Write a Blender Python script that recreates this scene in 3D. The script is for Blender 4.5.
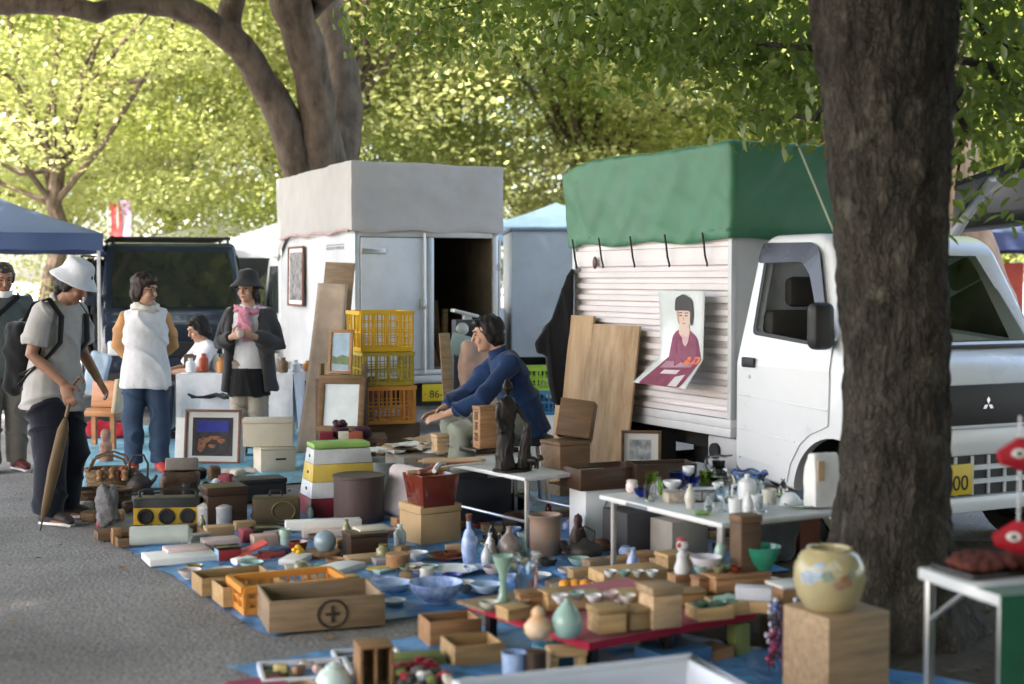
import bpy, bmesh, math, random
import numpy as np
from mathutils import Vector, Matrix, Euler, noise as mnoise

for _o in list(bpy.data.objects): bpy.data.objects.remove(_o)
S = bpy.context.scene
COL = S.collection
R = math.radians
PI = math.pi
random.seed(11); RNG = np.random.default_rng(11)

# ---------------------------------------------------------------- camera
F = 1422.0; PITCH = math.atan(62/F); CAMH = 1.5
cam = bpy.data.objects.new('camera', bpy.data.cameras.new('camera')); COL.objects.link(cam)
cam.location = (0, 0, CAMH); cam.rotation_euler = (PI/2 - PITCH, 0, 0)
cam.data.sensor_width = 36; cam.data.lens = 36*F/1024; cam.data.clip_end = 2000; cam.data.clip_start = .05
cam.data.dof.use_dof = True; cam.data.dof.focus_distance = 9.8; cam.data.dof.aperture_fstop = 1.7
S.camera = cam

# ---------------------------------------------------------------- light
SUN_EL, SUN_AZ = 50, -122          # azimuth from +Y towards +X (negative: left of the view)
w = bpy.data.worlds.new('World'); S.world = w; w.use_nodes = True
nt = w.node_tree; bg = nt.nodes['Background']
sky = nt.nodes.new('ShaderNodeTexSky'); sky.sky_type = 'NISHITA'; sky.sun_disc = False
sky.sun_elevation = R(SUN_EL); sky.sun_rotation = R(SUN_AZ); sky.air_density = 1.0; sky.dust_density = 3.0; sky.ozone_density = 1.0
nt.links.new(sky.outputs[0], bg.inputs[0]); bg.inputs[1].default_value = 0.15
sl = bpy.data.lights.new('sun', 'SUN'); sl.energy = 4.6; sl.angle = R(1.0); sl.color = (1, .95, .86)
so = bpy.data.objects.new('sun', sl); COL.objects.link(so)
_d = Vector((math.sin(R(SUN_AZ))*math.cos(R(SUN_EL)), math.cos(R(SUN_AZ))*math.cos(R(SUN_EL)), math.sin(R(SUN_EL))))
so.rotation_euler = _d.to_track_quat('Z', 'Y').to_euler()
so.location = _d*60
S.view_settings.view_transform = 'Standard'; S.view_settings.look = 'None'
S.view_settings.use_white_balance = True; S.view_settings.white_balance_temperature = 7000; S.view_settings.white_balance_tint = 12
S.view_settings.exposure = 3.05; S.view_settings.gamma = 1; S.view_settings.use_curve_mapping = False
S.cycles.max_bounces = 8; S.cycles.diffuse_bounces = 4; S.cycles.transmission_bounces = 6; S.cycles.transparent_max_bounces = 8
S.cycles.sample_clamp_indirect = 6

# ---------------------------------------------------------------- where a pixel's ray meets a height or a depth
def ray(x, y):
    a = (x-512)/F; b = (342-y)/F
    return Vector((a, math.cos(PITCH) + b*math.sin(PITCH), -math.sin(PITCH) + b*math.cos(PITCH)))
def G(x, y, z=0.0):
    d = ray(x, y); t = (z-CAMH)/d.z
    return Vector((d.x*t, d.y*t, z))
def P(x, y, Y):
    d = ray(x, y); t = Y/d.y
    return Vector((d.x*t, Y, CAMH + d.z*t))

# ---------------------------------------------------------------- materials
MATS = {}
def M(key, col=None, rough=.6, var=.18, scale=6.0, bump=.0, bscale=None, metal=0.0, spec=.4, stretch=(1,1,1), trans=0.0, ior=1.45,
      dark=None, emit=None, alpha=1.0, coat=0.0, objvar=.0, sheen=0.0, crumple=None):
    """procedural principled material: base colour broken by two octaves of noise, optional bump"""
    if key in MATS: return MATS[key]
    m = bpy.data.materials.new(key); m.use_nodes = True; t = m.node_tree; n = t.nodes; L = t.links
    b = n['Principled BSDF']; b.inputs['Roughness'].default_value = rough; b.inputs['Metallic'].default_value = metal
    b.inputs['Specular IOR Level'].default_value = spec; b.inputs['IOR'].default_value = ior
    b.inputs['Transmission Weight'].default_value = trans; b.inputs['Alpha'].default_value = alpha
    b.inputs['Coat Weight'].default_value = coat
    if sheen: b.inputs['Sheen Weight'].default_value = sheen
    tc = n.new('ShaderNodeTexCoord'); mp = n.new('ShaderNodeMapping'); mp.inputs['Scale'].default_value = stretch
    oi = n.new('ShaderNodeObjectInfo')
    va = n.new('ShaderNodeVectorMath'); va.operation = 'ADD'; L.new(tc.outputs['Object'], mp.inputs[0]); L.new(mp.outputs[0], va.inputs[0])
    cb = n.new('ShaderNodeCombineXYZ'); mm = n.new('ShaderNodeMath'); mm.operation = 'MULTIPLY'; mm.inputs[1].default_value = 37
    L.new(oi.outputs['Random'], mm.inputs[0])
    for i in range(3): L.new(mm.outputs[0], cb.inputs[i])
    L.new(cb.outputs[0], va.inputs[1])
    nz = n.new('ShaderNodeTexNoise'); nz.inputs['Scale'].default_value = scale; nz.inputs['Detail'].default_value = 5; nz.inputs['Roughness'].default_value = .62
    L.new(va.outputs[0], nz.inputs['Vector'])
    mr = n.new('ShaderNodeMapRange'); mr.inputs[1].default_value = .25; mr.inputs[2].default_value = .75
    L.new(nz.outputs[0], mr.inputs[0])
    mx = n.new('ShaderNodeMix'); mx.data_type = 'RGBA'; L.new(mr.outputs[0], mx.inputs[0])
    c = Vector(col[:3]); d = Vector(dark[:3]) if dark else c*(1-var*1.6)
    e = c*(1+var*.6)
    mx.inputs[6].default_value = (*d, 1); mx.inputs[7].default_value = (*[min(x, .9) for x in e], 1)
    out = mx.outputs[2]
    if objvar:
        hs = n.new('ShaderNodeHueSaturation'); L.new(out, hs.inputs['Color'])
        r2 = n.new('ShaderNodeMapRange'); r2.inputs[3].default_value = 1-objvar; r2.inputs[4].default_value = 1+objvar
        L.new(oi.outputs['Random'], r2.inputs[0]); L.new(r2.outputs[0], hs.inputs['Value']); out = hs.outputs[0]
    L.new(out, b.inputs['Base Color'])
    rr = n.new('ShaderNodeMapRange'); rr.inputs[3].default_value = max(.02, rough*.8); rr.inputs[4].default_value = min(1, rough*1.25)
    L.new(nz.outputs[0], rr.inputs[0]); L.new(rr.outputs[0], b.inputs['Roughness'])
    if bump:
        n2 = n.new('ShaderNodeTexNoise'); n2.inputs['Scale'].default_value = bscale or scale*4; n2.inputs['Detail'].default_value = 6
        L.new(va.outputs[0], n2.inputs['Vector'])
        bp = n.new('ShaderNodeBump'); bp.inputs['Strength'].default_value = 1.0; bp.inputs['Distance'].default_value = bump
        L.new(n2.outputs[0], bp.inputs['Height']); L.new(bp.outputs[0], b.inputs['Normal'])
    if crumple:                      # flat facets between sharp creases, as in folded sheeting
        h = None
        for k, sc_ in enumerate((crumple[0], crumple[0]*2.3)):
            wn = n.new('ShaderNodeTexNoise'); wn.inputs['Scale'].default_value = sc_*.8; L.new(va.outputs[0], wn.inputs['Vector'])
            ma = n.new('ShaderNodeVectorMath'); ma.operation = 'MULTIPLY_ADD'; ma.inputs[1].default_value = (.5/sc_,)*3; L.new(wn.outputs['Color'], ma.inputs[0]); L.new(va.outputs[0], ma.inputs[2])
            vo = n.new('ShaderNodeTexVoronoi'); vo.inputs['Scale'].default_value = sc_; L.new(ma.outputs[0], vo.inputs['Vector'])
            bp = n.new('ShaderNodeBump'); bp.inputs['Distance'].default_value = crumple[1]/(1+k*1.5); L.new(vo.outputs['Distance'], bp.inputs['Height'])
            if h is not None: L.new(h, bp.inputs['Normal'])
            h = bp.outputs[0]
        old = b.inputs['Normal'].links[0].from_node if b.inputs['Normal'].links else None
        L.new(h, old.inputs['Normal'] if old else b.inputs['Normal'])
    if emit: b.inputs['Emission Color'].default_value = (*emit[0], 1); b.inputs['Emission Strength'].default_value = emit[1]
    MATS[key] = m; return m

def wood(key, col=None, grain=(1, 9, 9), rough=.6, var=.3, scale=4):
    return M('wood_'+key, col, rough=rough, var=var, scale=scale, stretch=grain, bump=.0015, bscale=14, objvar=.27)
def cloth(key, col=None, rough=.9, var=.12):
    return M('cloth_'+key, col, rough=rough, var=var, scale=9, bump=.006, bscale=16, spec=.15, sheen=.15)
def paint(key, col=None, rough=.35, var=.07, metal=0, coat=.0, scale=3):
    return M('paint_'+key, col, rough=rough, var=var, scale=scale, metal=metal, coat=coat)
def glaze(key, col=None, dark=None, scale=7, var=.15, rough=.18):
    return M('glaze_'+key, col, rough=rough, var=var, scale=scale, dark=dark, spec=.5)
def glass(key, col=(.95, .98, .98), rough=.03):
    return M('glass_'+key, col, rough=rough, var=.02, trans=1.0, ior=1.3)

def leaf_mat(key, c1, c2, tl):
    m = bpy.data.materials.new(key); m.use_nodes = True; t = m.node_tree; n = t.nodes; L = t.links
    n.remove(n['Principled BSDF'])
    g = n.new('ShaderNodeNewGeometry'); tc = n.new('ShaderNodeTexCoord')
    nz = n.new('ShaderNodeTexNoise'); nz.inputs['Scale'].default_value = .55; nz.inputs['Detail'].default_value = 3; L.new(tc.outputs['Object'], nz.inputs['Vector'])
    ad = n.new('ShaderNodeMath'); ad.operation = 'MULTIPLY_ADD'; ad.inputs[1].default_value = .5; L.new(g.outputs['Random Per Island'], ad.inputs[0])
    ms = n.new('ShaderNodeMath'); ms.operation = 'MULTIPLY_ADD'; ms.inputs[1].default_value = 1.5; ms.inputs[2].default_value = -.45; L.new(nz.outputs[0], ms.inputs[0])
    L.new(ms.outputs[0], ad.inputs[2])
    mx = n.new('ShaderNodeMix'); mx.data_type = 'RGBA'; L.new(ad.outputs[0], mx.inputs[0]); mx.inputs[6].default_value = (*c1, 1); mx.inputs[7].default_value = (*c2, 1)
    mt = n.new('ShaderNodeMix'); mt.data_type = 'RGBA'; mt.blend_type = 'MULTIPLY'; mt.inputs[0].default_value = 1; mt.inputs[7].default_value = (*tl, 1); L.new(mx.outputs[2], mt.inputs[6])
    df = n.new('ShaderNodeBsdfDiffuse'); tr = n.new('ShaderNodeBsdfTranslucent'); gl = n.new('ShaderNodeBsdfGlossy'); gl.inputs['Roughness'].default_value = .38
    gl.inputs['Color'].default_value = (.9, .95, .9, 1)
    L.new(mx.outputs[2], df.inputs[0]); L.new(mt.outputs[2], tr.inputs[0])
    a = n.new('ShaderNodeAddShader'); L.new(df.outputs[0], a.inputs[0]); L.new(tr.outputs[0], a.inputs[1])
    x = n.new('ShaderNodeMixShader'); x.inputs[0].default_value = .035; L.new(a.outputs[0], x.inputs[1]); L.new(gl.outputs[0], x.inputs[2])
    L.new(x.outputs[0], n['Material Output'].inputs[0]); return m

# ---------------------------------------------------------------- mesh building
class MB:
    def __init__(s): s.v = []; s.f = []; s.sm = []
    def add(s, vs, fs, smooth=False):
        o = len(s.v); s.v += [tuple(v) for v in vs]; s.f += [tuple(i+o for i in f) for f in fs]; s.sm += [smooth]*len(fs); return s
    def box(s, x0, x1, y0, y1, z0, z1, rot=None, taper=0.0, org=None):
        t = taper
        vs = [Vector(p) for p in ((x0,y0,z0),(x1,y0,z0),(x1,y1,z0),(x0,y1,z0),(x0+t,y0+t,z1),(x1-t,y0+t,z1),(x1-t,y1-t,z1),(x0+t,y1-t,z1))]
        if rot is not None:
            c = Vector(org) if org is not None else Vector(((x0+x1)/2,(y0+y1)/2,(z0+z1)/2))
            vs = [c + rot @ (v-c) for v in vs]
        return s.add(vs, [(3,2,1,0),(4,5,6,7),(0,1,5,4),(1,2,6,5),(2,3,7,6),(3,0,4,7)])
    def tray(s, w, d, h, t=.012, x=0, y=0, z=0, floor=None):
        """open box: outer w x d x h with wall thickness t, centred on (x, y)"""
        a, b = w/2, d/2; fl = floor or t
        o = [(-a,-b),(a,-b),(a,b),(-a,b)]; i = [(-a+t,-b+t),(a-t,-b+t),(a-t,b-t),(-a+t,b-t)]
        vs = [(x+p[0],y+p[1],z) for p in o]+[(x+p[0],y+p[1],z+h) for p in o]+[(x+p[0],y+p[1],z+h) for p in i]+[(x+p[0],y+p[1],z+fl) for p in i]
        fs = [(3,2,1,0),(12,13,14,15)]
        for k in range(4):
            j = (k+1) % 4
            fs += [(k,j,4+j,4+k),(4+k,4+j,8+j,8+k),(8+k,8+j,12+j,12+k)]
        return s.add(vs, fs)
    def lathe(s, prof, seg=28, x=0, y=0, z=0, cap=True, sx=1, sy=1):
        vs = []; fs = []
        for r, h in prof:
            for k in range(seg):
                a = 2*PI*k/seg; vs.append((x+sx*r*math.cos(a), y+sy*r*math.sin(a), z+h))
        for i in range(len(prof)-1):
            for k in range(seg):
                j = (k+1) % seg; fs.append((i*seg+k, i*seg+j, (i+1)*seg+j, (i+1)*seg+k))
        if cap:
            fs.append(tuple(range(seg-1, -1, -1)))
            q = len(prof)-1; fs.append(tuple(q*seg+k for k in range(seg)))
        return s.add(vs, fs, True)
    def tube(s, pts, rad, seg=8, cap=True, flat=1.0, ref=None, smooth=True):
        """swept tube; rad: number, list of numbers or list of (ra, rb); ref: direction of the ra axis"""
        pts = [Vector(p) for p in pts]; n = len(pts)
        rs = rad if isinstance(rad, (list, tuple)) else [rad]*n
        vs = []; prev = None
        for i, p in enumerate(pts):
            d = (pts[min(i+1, n-1)] - pts[max(i-1, 0)])
            if d.length < 1e-9: d = Vector((0, 0, 1))
            d.normalize()
            if ref is not None: a = Vector(ref)
            elif prev is not None: a = prev
            else: a = Vector((1, 0, 0)) if abs(d.x) < .9 else Vector((0, 1, 0))
            a = (a - d*a.dot(d)); a.normalize(); prev = a; b = d.cross(a)
            r = rs[i]; ra, rb = (r if isinstance(r, (list, tuple)) else (r, r*flat))
            for k in range(seg):
                t = 2*PI*k/seg; vs.append(p + a*(ra*math.cos(t)) + b*(rb*math.sin(t)))
        fs = []
        for i in range(n-1):
            for k in range(seg):
                j = (k+1) % seg; fs.append((i*seg+k, i*seg+j, (i+1)*seg+j, (i+1)*seg+k))
        if cap: fs.append(tuple(range(seg-1, -1, -1))); fs.append(tuple((n-1)*seg+k for k in range(seg)))
        return s.add(vs, fs, smooth)
    def ball(s, c, rx, ry=None, rz=None, seg=14, rings=9, rot=None):
        ry = ry or rx; rz = rz or rx; c = Vector(c); vs = []; fs = []
        for i in range(rings+1):
            ph = PI*i/rings
            for k in range(seg):
                a = 2*PI*k/seg; v = Vector((rx*math.sin(ph)*math.cos(a), ry*math.sin(ph)*math.sin(a), -rz*math.cos(ph)))
                vs.append(c + (rot @ v if rot is not None else v))
        for i in range(rings):
            for k in range(seg):
                j = (k+1) % seg; fs.append((i*seg+k, i*seg+j, (i+1)*seg+j, (i+1)*seg+k))
        return s.add(vs, fs, True)
    def cyl(s, p0, p1, r, seg=16): return s.tube([p0, p1], r, seg=seg)
    def prism(s, poly, h0, h1, axis='z', smooth=False):
        """polygon extruded along an axis; poly in the two other axes (x: (y,z), y: (x,z), z: (x,y))"""
        def m(p, h): return {'z': (p[0], p[1], h), 'y': (p[0], h, p[1]), 'x': (h, p[0], p[1])}[axis]
        n = len(poly); vs = [m(p, h0) for p in poly]+[m(p, h1) for p in poly]
        fs = [tuple(range(n-1, -1, -1)), tuple(range(n, 2*n))]+[(i, (i+1) % n, n+(i+1) % n, n+i) for i in range(n)]
        return s.add(vs, fs, smooth)
    def grid(s, fn, nu, nv, smooth=True):
        vs = [fn(i/(nu), j/(nv)) for j in range(nv+1) for i in range(nu+1)]
        fs = [(j*(nu+1)+i, j*(nu+1)+i+1, (j+1)*(nu+1)+i+1, (j+1)*(nu+1)+i) for j in range(nv) for i in range(nu)]
        return s.add(vs, fs, smooth)
    def move(s, m):
        s.v = [tuple(m @ Vector(v)) for v in s.v]; return s
    def build(s, name, mat, parent=None, bevel=0.0, auto=35, seg=2, weld=False):
        me = bpy.data.meshes.new(name); me.from_pydata(s.v, [], s.f); me.update()
        bm = bmesh.new(); bm.from_mesh(me)
        for f, q in zip(bm.faces, s.sm): f.smooth = q
        if weld: bmesh.ops.remove_doubles(bm, verts=bm.verts, dist=1e-5)
        bmesh.ops.recalc_face_normals(bm, faces=bm.faces)
        if bevel:
            es = [e for e in bm.edges if len(e.link_faces) == 2 and e.calc_face_angle(0) > R(30)]
            bmesh.ops.bevel(bm, geom=es, offset=bevel, segments=seg, profile=.5, affect='EDGES', clamp_overlap=True)
            for f in bm.faces: f.smooth = True
        bm.to_mesh(me); bm.free()
        if bevel or any(s.sm): me.set_sharp_from_angle(angle=R(auto))
        return link(name, me, mat, parent)

def link(name, me, mat, parent=None):
    o = bpy.data.objects.new(name, me)
    for m in (mat if isinstance(mat, (list, tuple)) else [mat]): me.materials.append(m)
    COL.objects.link(o)
    if parent is not None: o.parent = parent
    return o

def tag(o, label=None, cat=None, group=None, kind=None):
    if label: o['label'] = label
    if cat: o['category'] = cat
    if group: o['group'] = group
    if kind: o['kind'] = kind
    return o
def thing(name, label, cat, loc, rz=0, group=None):
    o = bpy.data.objects.new(name, None); COL.objects.link(o); o.empty_display_size = .1
    o.location = loc; o.rotation_euler = (0, 0, rz); return tag(o, label, cat, group)
def solo(name, mb, mat, label, cat, loc=(0,0,0), rz=0, group=None, bevel=0.0, rot=None, **k):
    o = mb.build(name, mat, None, bevel, **k); o.location = loc
    o.rotation_euler = rot if rot else (0, 0, rz)
    return tag(o, label, cat, group)
def copy_tree(o, parent=None):
    c = o.copy(); COL.objects.link(c)
    if parent is not None: c.parent = parent
    for ch in list(o.children): copy_tree(ch, c)
    return c

DG = None
def evaluated(o, mods):
    """apply a list of (type, settings) modifiers and return the object with the resulting mesh"""
    for k, (t, st) in enumerate(mods):
        m = o.modifiers.new('m%d' % k, t)
        for a, b in st.items(): setattr(m, a, b)
    bpy.context.view_layer.update()
    dg = bpy.context.evaluated_depsgraph_get()
    me = bpy.data.meshes.new_from_object(o.evaluated_get(dg)); old = o.data
    o.modifiers.clear(); o.data = me; bpy.data.meshes.remove(old); return o
def boolean(o, cutters, op='DIFFERENCE'):
    evaluated(o, [('BOOLEAN', dict(operation=op, object=c, solver='EXACT')) for c in cutters])
    for c in cutters:
        me = c.data; bpy.data.objects.remove(c); bpy.data.meshes.remove(me)
    return o
def remesh(o, voxel, smooth=2, folds=0.0, fscale=(9, 9, 4), seed=0):
    evaluated(o, [('REMESH', dict(mode='VOXEL', voxel_size=voxel)), ('SMOOTH', dict(factor=.5, iterations=smooth))])
    me = o.data
    if folds:
        n = len(me.vertices); co = np.empty(n*3, 'f'); no = np.empty(n*3, 'f')
        me.vertices.foreach_get('co', co); me.vertex_normals.foreach_get('vector', no)
        c3 = co.reshape(-1, 3); n3 = no.reshape(-1, 3); q = c3*np.array(fscale)+seed*3.7
        d = np.sin(q[:,0]+2.1*np.sin(q[:,2]*.9+q[:,1]))+np.sin(q[:,1]*1.3+1.7*np.sin(q[:,2]*1.7+1+q[:,0]*.5))+.8*np.sin(q[:,2]*2.1+1.5*np.sin(q[:,0]*1.3)+q[:,1])
        rg = 1-np.abs(np.sin(q[:,0]*.8+q[:,2]*1.4+1.9*np.sin(q[:,1]*.6+q[:,2]*.8)+.8*np.sin(q[:,2]*2.3)))   # sharp ridges of cloth
        c3 += n3*np.maximum((d/2.2+1.5*(rg**3-.25))*folds*1.25, -.004)[:, None]
        me.vertices.foreach_set('co', c3.ravel()); me.update()
    me.polygons.foreach_set('use_smooth', [True]*len(me.polygons)); return o

def text_mesh(s, size, align='CENTER'):
    c = bpy.data.curves.new('t', 'FONT'); c.body = s; c.size = size; c.align_x = align; c.align_y = 'CENTER'; c.extrude = .0008
    o = bpy.data.objects.new('t', c); COL.objects.link(o); bpy.context.view_layer.update()
    me = bpy.data.meshes.new_from_object(o.evaluated_get(bpy.context.evaluated_depsgraph_get()))
    bpy.data.objects.remove(o); bpy.data.curves.remove(c); return me
def lettering(s, size, mat, parent, loc, rot, name='lettering'):
    o = link(name, text_mesh(s, size), mat, parent); o.location = loc; o.rotation_euler = rot; return o

# ---------------------------------------------------------------- foliage
def leaves_mesh(name, cen, size, mat, parent=None, droop=.35, shape='kite', size_var=.4):
    """one small bent leaf or leaf spray per centre, lying near the horizontal"""
    n = len(cen); az = RNG.uniform(0, 2*PI, n); s = size*(1+RNG.uniform(-size_var, size_var, n))
    tilt = RNG.normal(droop, .45, n); roll = RNG.normal(0, .5, n)
    fx = np.stack([np.cos(az)*np.cos(tilt), np.sin(az)*np.cos(tilt), -np.sin(tilt)], 1)
    sd = np.stack([-np.sin(az), np.cos(az), np.zeros(n)], 1); up = np.cross(fx, sd)
    sd = sd*np.cos(roll)[:,None] + up*np.sin(roll)[:,None]; up = np.cross(fx, sd)
    s1 = s[:,None]
    if shape == 'kite':
        V = np.stack([cen-fx*s1*.5, cen+sd*s1*.36-fx*s1*.05, cen+fx*s1*.55, cen-sd*s1*.36-fx*s1*.05], 1); k = 4
        idx = np.arange(n*4, dtype=np.int32); ls = np.arange(n, dtype=np.int32)*4; lt = np.full(n, 4, np.int32)
    else:                           # two folded halves
        a = cen-fx*s1*.5; b = cen+fx*s1*.55; up1 = up*s1*.09
        V = np.stack([a, cen-fx*s1*.15+sd*s1*.27+up1, cen+fx*s1*.2+sd*s1*.24+up1, b, cen+fx*s1*.2-sd*s1*.24+up1, cen-fx*s1*.15-sd*s1*.27+up1], 1)
        base = (np.arange(n, dtype=np.int32)*6)[:,None]
        idx = (base+np.array([0,1,2,3,0,3,4,5], np.int32)[None]).ravel(); ls = np.arange(n*2, dtype=np.int32)*4; lt = np.full(n*2, 4, np.int32)
    me = bpy.data.meshes.new(name); V = V.reshape(-1, 3).astype('f')
    me.vertices.add(len(V)); me.vertices.foreach_set('co', V.ravel())
    me.loops.add(len(idx)); me.loops.foreach_set('vertex_index', idx); me.polygons.add(len(ls)); me.polygons.foreach_set('loop_start', ls)
    try: me.polygons.foreach_set('loop_total', lt)
    except Exception: pass
    me.update(calc_edges=True); return link(name, me, mat, parent)

def bark(key, c, d, bscale=18, bump=.02):
    return M('bark_'+key, c, rough=.9, var=.3, scale=7, dark=d, stretch=(1, 1, .45), bump=bump, bscale=bscale, spec=.2)
def wobble_path(p0, p1, n, amp, bend=Vector((0,0,0))):
    p0 = Vector(p0); p1 = Vector(p1); o = []
    for i in range(n+1):
        t = i/n; o.append(p0.lerp(p1, t)+Vector(bend)*4*t*(1-t)+Vector((random.gauss(0,amp), random.gauss(0,amp), random.gauss(0,amp)))*(0 if i in (0, n) else 1))
    return o
def tapered(a, b, n): return [a+(b-a)*(i/n)**.8 for i in range(n+1)]
CANOPY_A = 420; CANOPY_B = 800
# ================================================================ ground
def ground_mat():
    m = M('ground_gravelly_asphalt', (.24, .228, .222), rough=.95, var=.3, scale=.9, bump=.008, bscale=55, spec=.15)
    t = m.node_tree; n = t.nodes; L = t.links; b = n['Principled BSDF']
    tc = n.new('ShaderNodeTexCoord')
    vo = n.new('ShaderNodeTexVoronoi'); vo.inputs['Scale'].default_value = 70; L.new(tc.outputs['Object'], vo.inputs['Vector'])
    nz = n.new('ShaderNodeTexNoise'); nz.inputs['Scale'].default_value = 26; nz.inputs['Detail'].default_value = 8; nz.inputs['Roughness'].default_value = .75; L.new(tc.outputs['Object'], nz.inputs['Vector'])
    src = b.inputs['Base Color'].links[0].from_socket
    h = n.new('ShaderNodeHueSaturation'); L.new(src, h.inputs['Color'])
    a = n.new('ShaderNodeMath'); a.operation = 'MULTIPLY_ADD'; a.inputs[1].default_value = .55; a.inputs[2].default_value = .42; L.new(vo.outputs['Color'], a.inputs[0])
    a2 = n.new('ShaderNodeMath'); a2.operation = 'MULTIPLY_ADD'; a2.inputs[1].default_value = .7; L.new(nz.outputs[0], a2.inputs[0]); L.new(a.outputs[0], a2.inputs[2])
    L.new(a2.outputs[0], h.inputs['Value']); L.new(h.outputs[0], b.inputs['Base Color']); return m
g = MB().add([(-400,-60,0),(400,-60,0),(400,700,0),(-400,700,0)], [(0,1,2,3)]).build('ground', ground_mat()); tag(g, kind='structure')
soil_m = M('bare_soil', (.10, .082, .062), rough=1, var=.35, scale=2.2, bump=.02, bscale=24, spec=.1)
mb = MB(); cx, cy = 2.6, 6.6; ring = []
for k in range(40):
    a = 2*PI*k/40; q = 1+.12*math.sin(3*a+1)+.08*math.sin(7*a)
    ring.append((cx+2.3*q*math.cos(a), cy+1.75*q*math.sin(a), .004))
mb.add(ring, [tuple(range(40))]); tag(mb.build('bare_soil', soil_m), kind='structure')
# fallen leaves and twigs on the open ground: nobody could count them
pts = np.concatenate([np.stack([RNG.uniform(-4.5, 4.5, 260), RNG.uniform(4.6, 13, 260), np.full(260, .010)], 1), np.stack([RNG.normal(2.3, .9, 700), RNG.normal(6.3, .8, 700), np.full(700, .010)], 1)])
lf = leaves_mesh('fallen_leaves', pts, .036, M('dry_leaf', (.22, .14, .06), rough=.8, var=.4, scale=40), droop=0.0)
lf.data.vertices.foreach_set('co', (lambda c: (c.reshape(-1,3)*np.array([1,1,0])+np.array([0,0,1])*np.clip(c.reshape(-1,3)[:,2:3],.006,.018)).astype('f').ravel())(np.array([v.co[:] for v in lf.data.vertices], 'f').ravel()))
tag(lf, kind='stuff')

# ================================================================ trees
BARK = bark('grey_brown', (.13, .10, .078), (.035, .026, .02))
def cracked_bark():
    m = M('bark_near_dark', (.072, .063, .052), rough=.95, var=.5, scale=9, dark=(.013, .0105, .008), stretch=(1, 1, .55), spec=.15)
    t = m.node_tree; n = t.nodes; L = t.links; pb = n['Principled BSDF']; tc = n.new('ShaderNodeTexCoord'); mp = n.new('ShaderNodeMapping'); mp.inputs['Scale'].default_value = (1, 1, .42); L.new(tc.outputs['Object'], mp.inputs[0])
    wn = n.new('ShaderNodeTexNoise'); wn.inputs['Scale'].default_value = 9; wn.inputs['Detail'].default_value = 4; L.new(mp.outputs[0], wn.inputs['Vector'])
    av = n.new('ShaderNodeMixRGB') if False else n.new('ShaderNodeVectorMath'); av.operation = 'MULTIPLY_ADD'; av.inputs[1].default_value = (.16, .16, .16); L.new(wn.outputs['Color'], av.inputs[0]); L.new(mp.outputs[0], av.inputs[2])
    vo = n.new('ShaderNodeTexVoronoi'); vo.feature = 'DISTANCE_TO_EDGE'; vo.inputs['Scale'].default_value = 46; L.new(av.outputs[0], vo.inputs['Vector'])
    cr = n.new('ShaderNodeMapRange'); cr.inputs[1].default_value = .0; cr.inputs[2].default_value = .22; cr.inputs[3].default_value = .62; L.new(vo.outputs['Distance'], cr.inputs[0])
    src = pb.inputs['Base Color'].links[0].from_socket; hs = n.new('ShaderNodeHueSaturation'); L.new(src, hs.inputs['Color']); L.new(cr.outputs[0], hs.inputs['Value'])
    ln = n.new('ShaderNodeTexNoise'); ln.inputs['Scale'].default_value = 6.5; ln.inputs['Detail'].default_value = 7; L.new(tc.outputs['Object'], ln.inputs['Vector']); lr = n.new('ShaderNodeMapRange'); lr.inputs[1].default_value = .60; lr.inputs[2].default_value = .72; lr.inputs[4].default_value = .55; L.new(ln.outputs[0], lr.inputs[0])
    mx = n.new('ShaderNodeMix'); mx.data_type = 'RGBA'; L.new(lr.outputs[0], mx.inputs[0]); L.new(hs.outputs[0], mx.inputs[6]); mx.inputs[7].default_value = (.13, .12, .095, 1)
    sn = n.new('ShaderNodeTexNoise'); sn.inputs['Scale'].default_value = 3.1; sn.inputs['Detail'].default_value = 3; L.new(mp.outputs[0], sn.inputs['Vector']); sr = n.new('ShaderNodeMapRange'); sr.inputs[1].default_value = .69; sr.inputs[2].default_value = .74; sr.inputs[4].default_value = .6; L.new(sn.outputs[0], sr.inputs[0])
    m2 = n.new('ShaderNodeMix'); m2.data_type = 'RGBA'; L.new(sr.outputs[0], m2.inputs[0]); L.new(mx.outputs[2], m2.inputs[6]); m2.inputs[7].default_value = (.20, .10, .05, 1); L.new(m2.outputs[2], pb.inputs['Base Color'])
    bp = n.new('ShaderNodeBump'); bp.inputs['Distance'].default_value = .014; L.new(cr.outputs[0], bp.inputs['Height']); b2 = n.new('ShaderNodeBump'); b2.inputs['Distance'].default_value = .012
    fn = n.new('ShaderNodeTexNoise'); fn.inputs['Scale'].default_value = 55; fn.inputs['Detail'].default_value = 6; L.new(mp.outputs[0], fn.inputs['Vector']); L.new(fn.outputs[0], b2.inputs['Height']); L.new(bp.outputs[0], b2.inputs['Normal']); L.new(b2.outputs[0], pb.inputs['Normal']); return m
BARK_N = cracked_bark()
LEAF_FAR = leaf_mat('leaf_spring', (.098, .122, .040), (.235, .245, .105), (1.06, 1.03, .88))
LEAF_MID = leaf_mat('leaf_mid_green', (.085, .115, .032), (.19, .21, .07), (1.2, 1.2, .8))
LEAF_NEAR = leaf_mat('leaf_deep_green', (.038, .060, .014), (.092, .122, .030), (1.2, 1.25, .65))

def sprays(centres, per, rx, rz):
    c = np.repeat(np.array(centres), per, 0); n = len(c)
    d = RNG.normal(0, 1, (n, 3)); r = np.linalg.norm(d, axis=1, keepdims=True); d = d/r*np.minimum(r, 1.7)
    q = np.repeat(RNG.uniform(.6, 1.35, len(centres)), per)[:, None]
    return c + d*np.array([rx, rx, rz])*q

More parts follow.
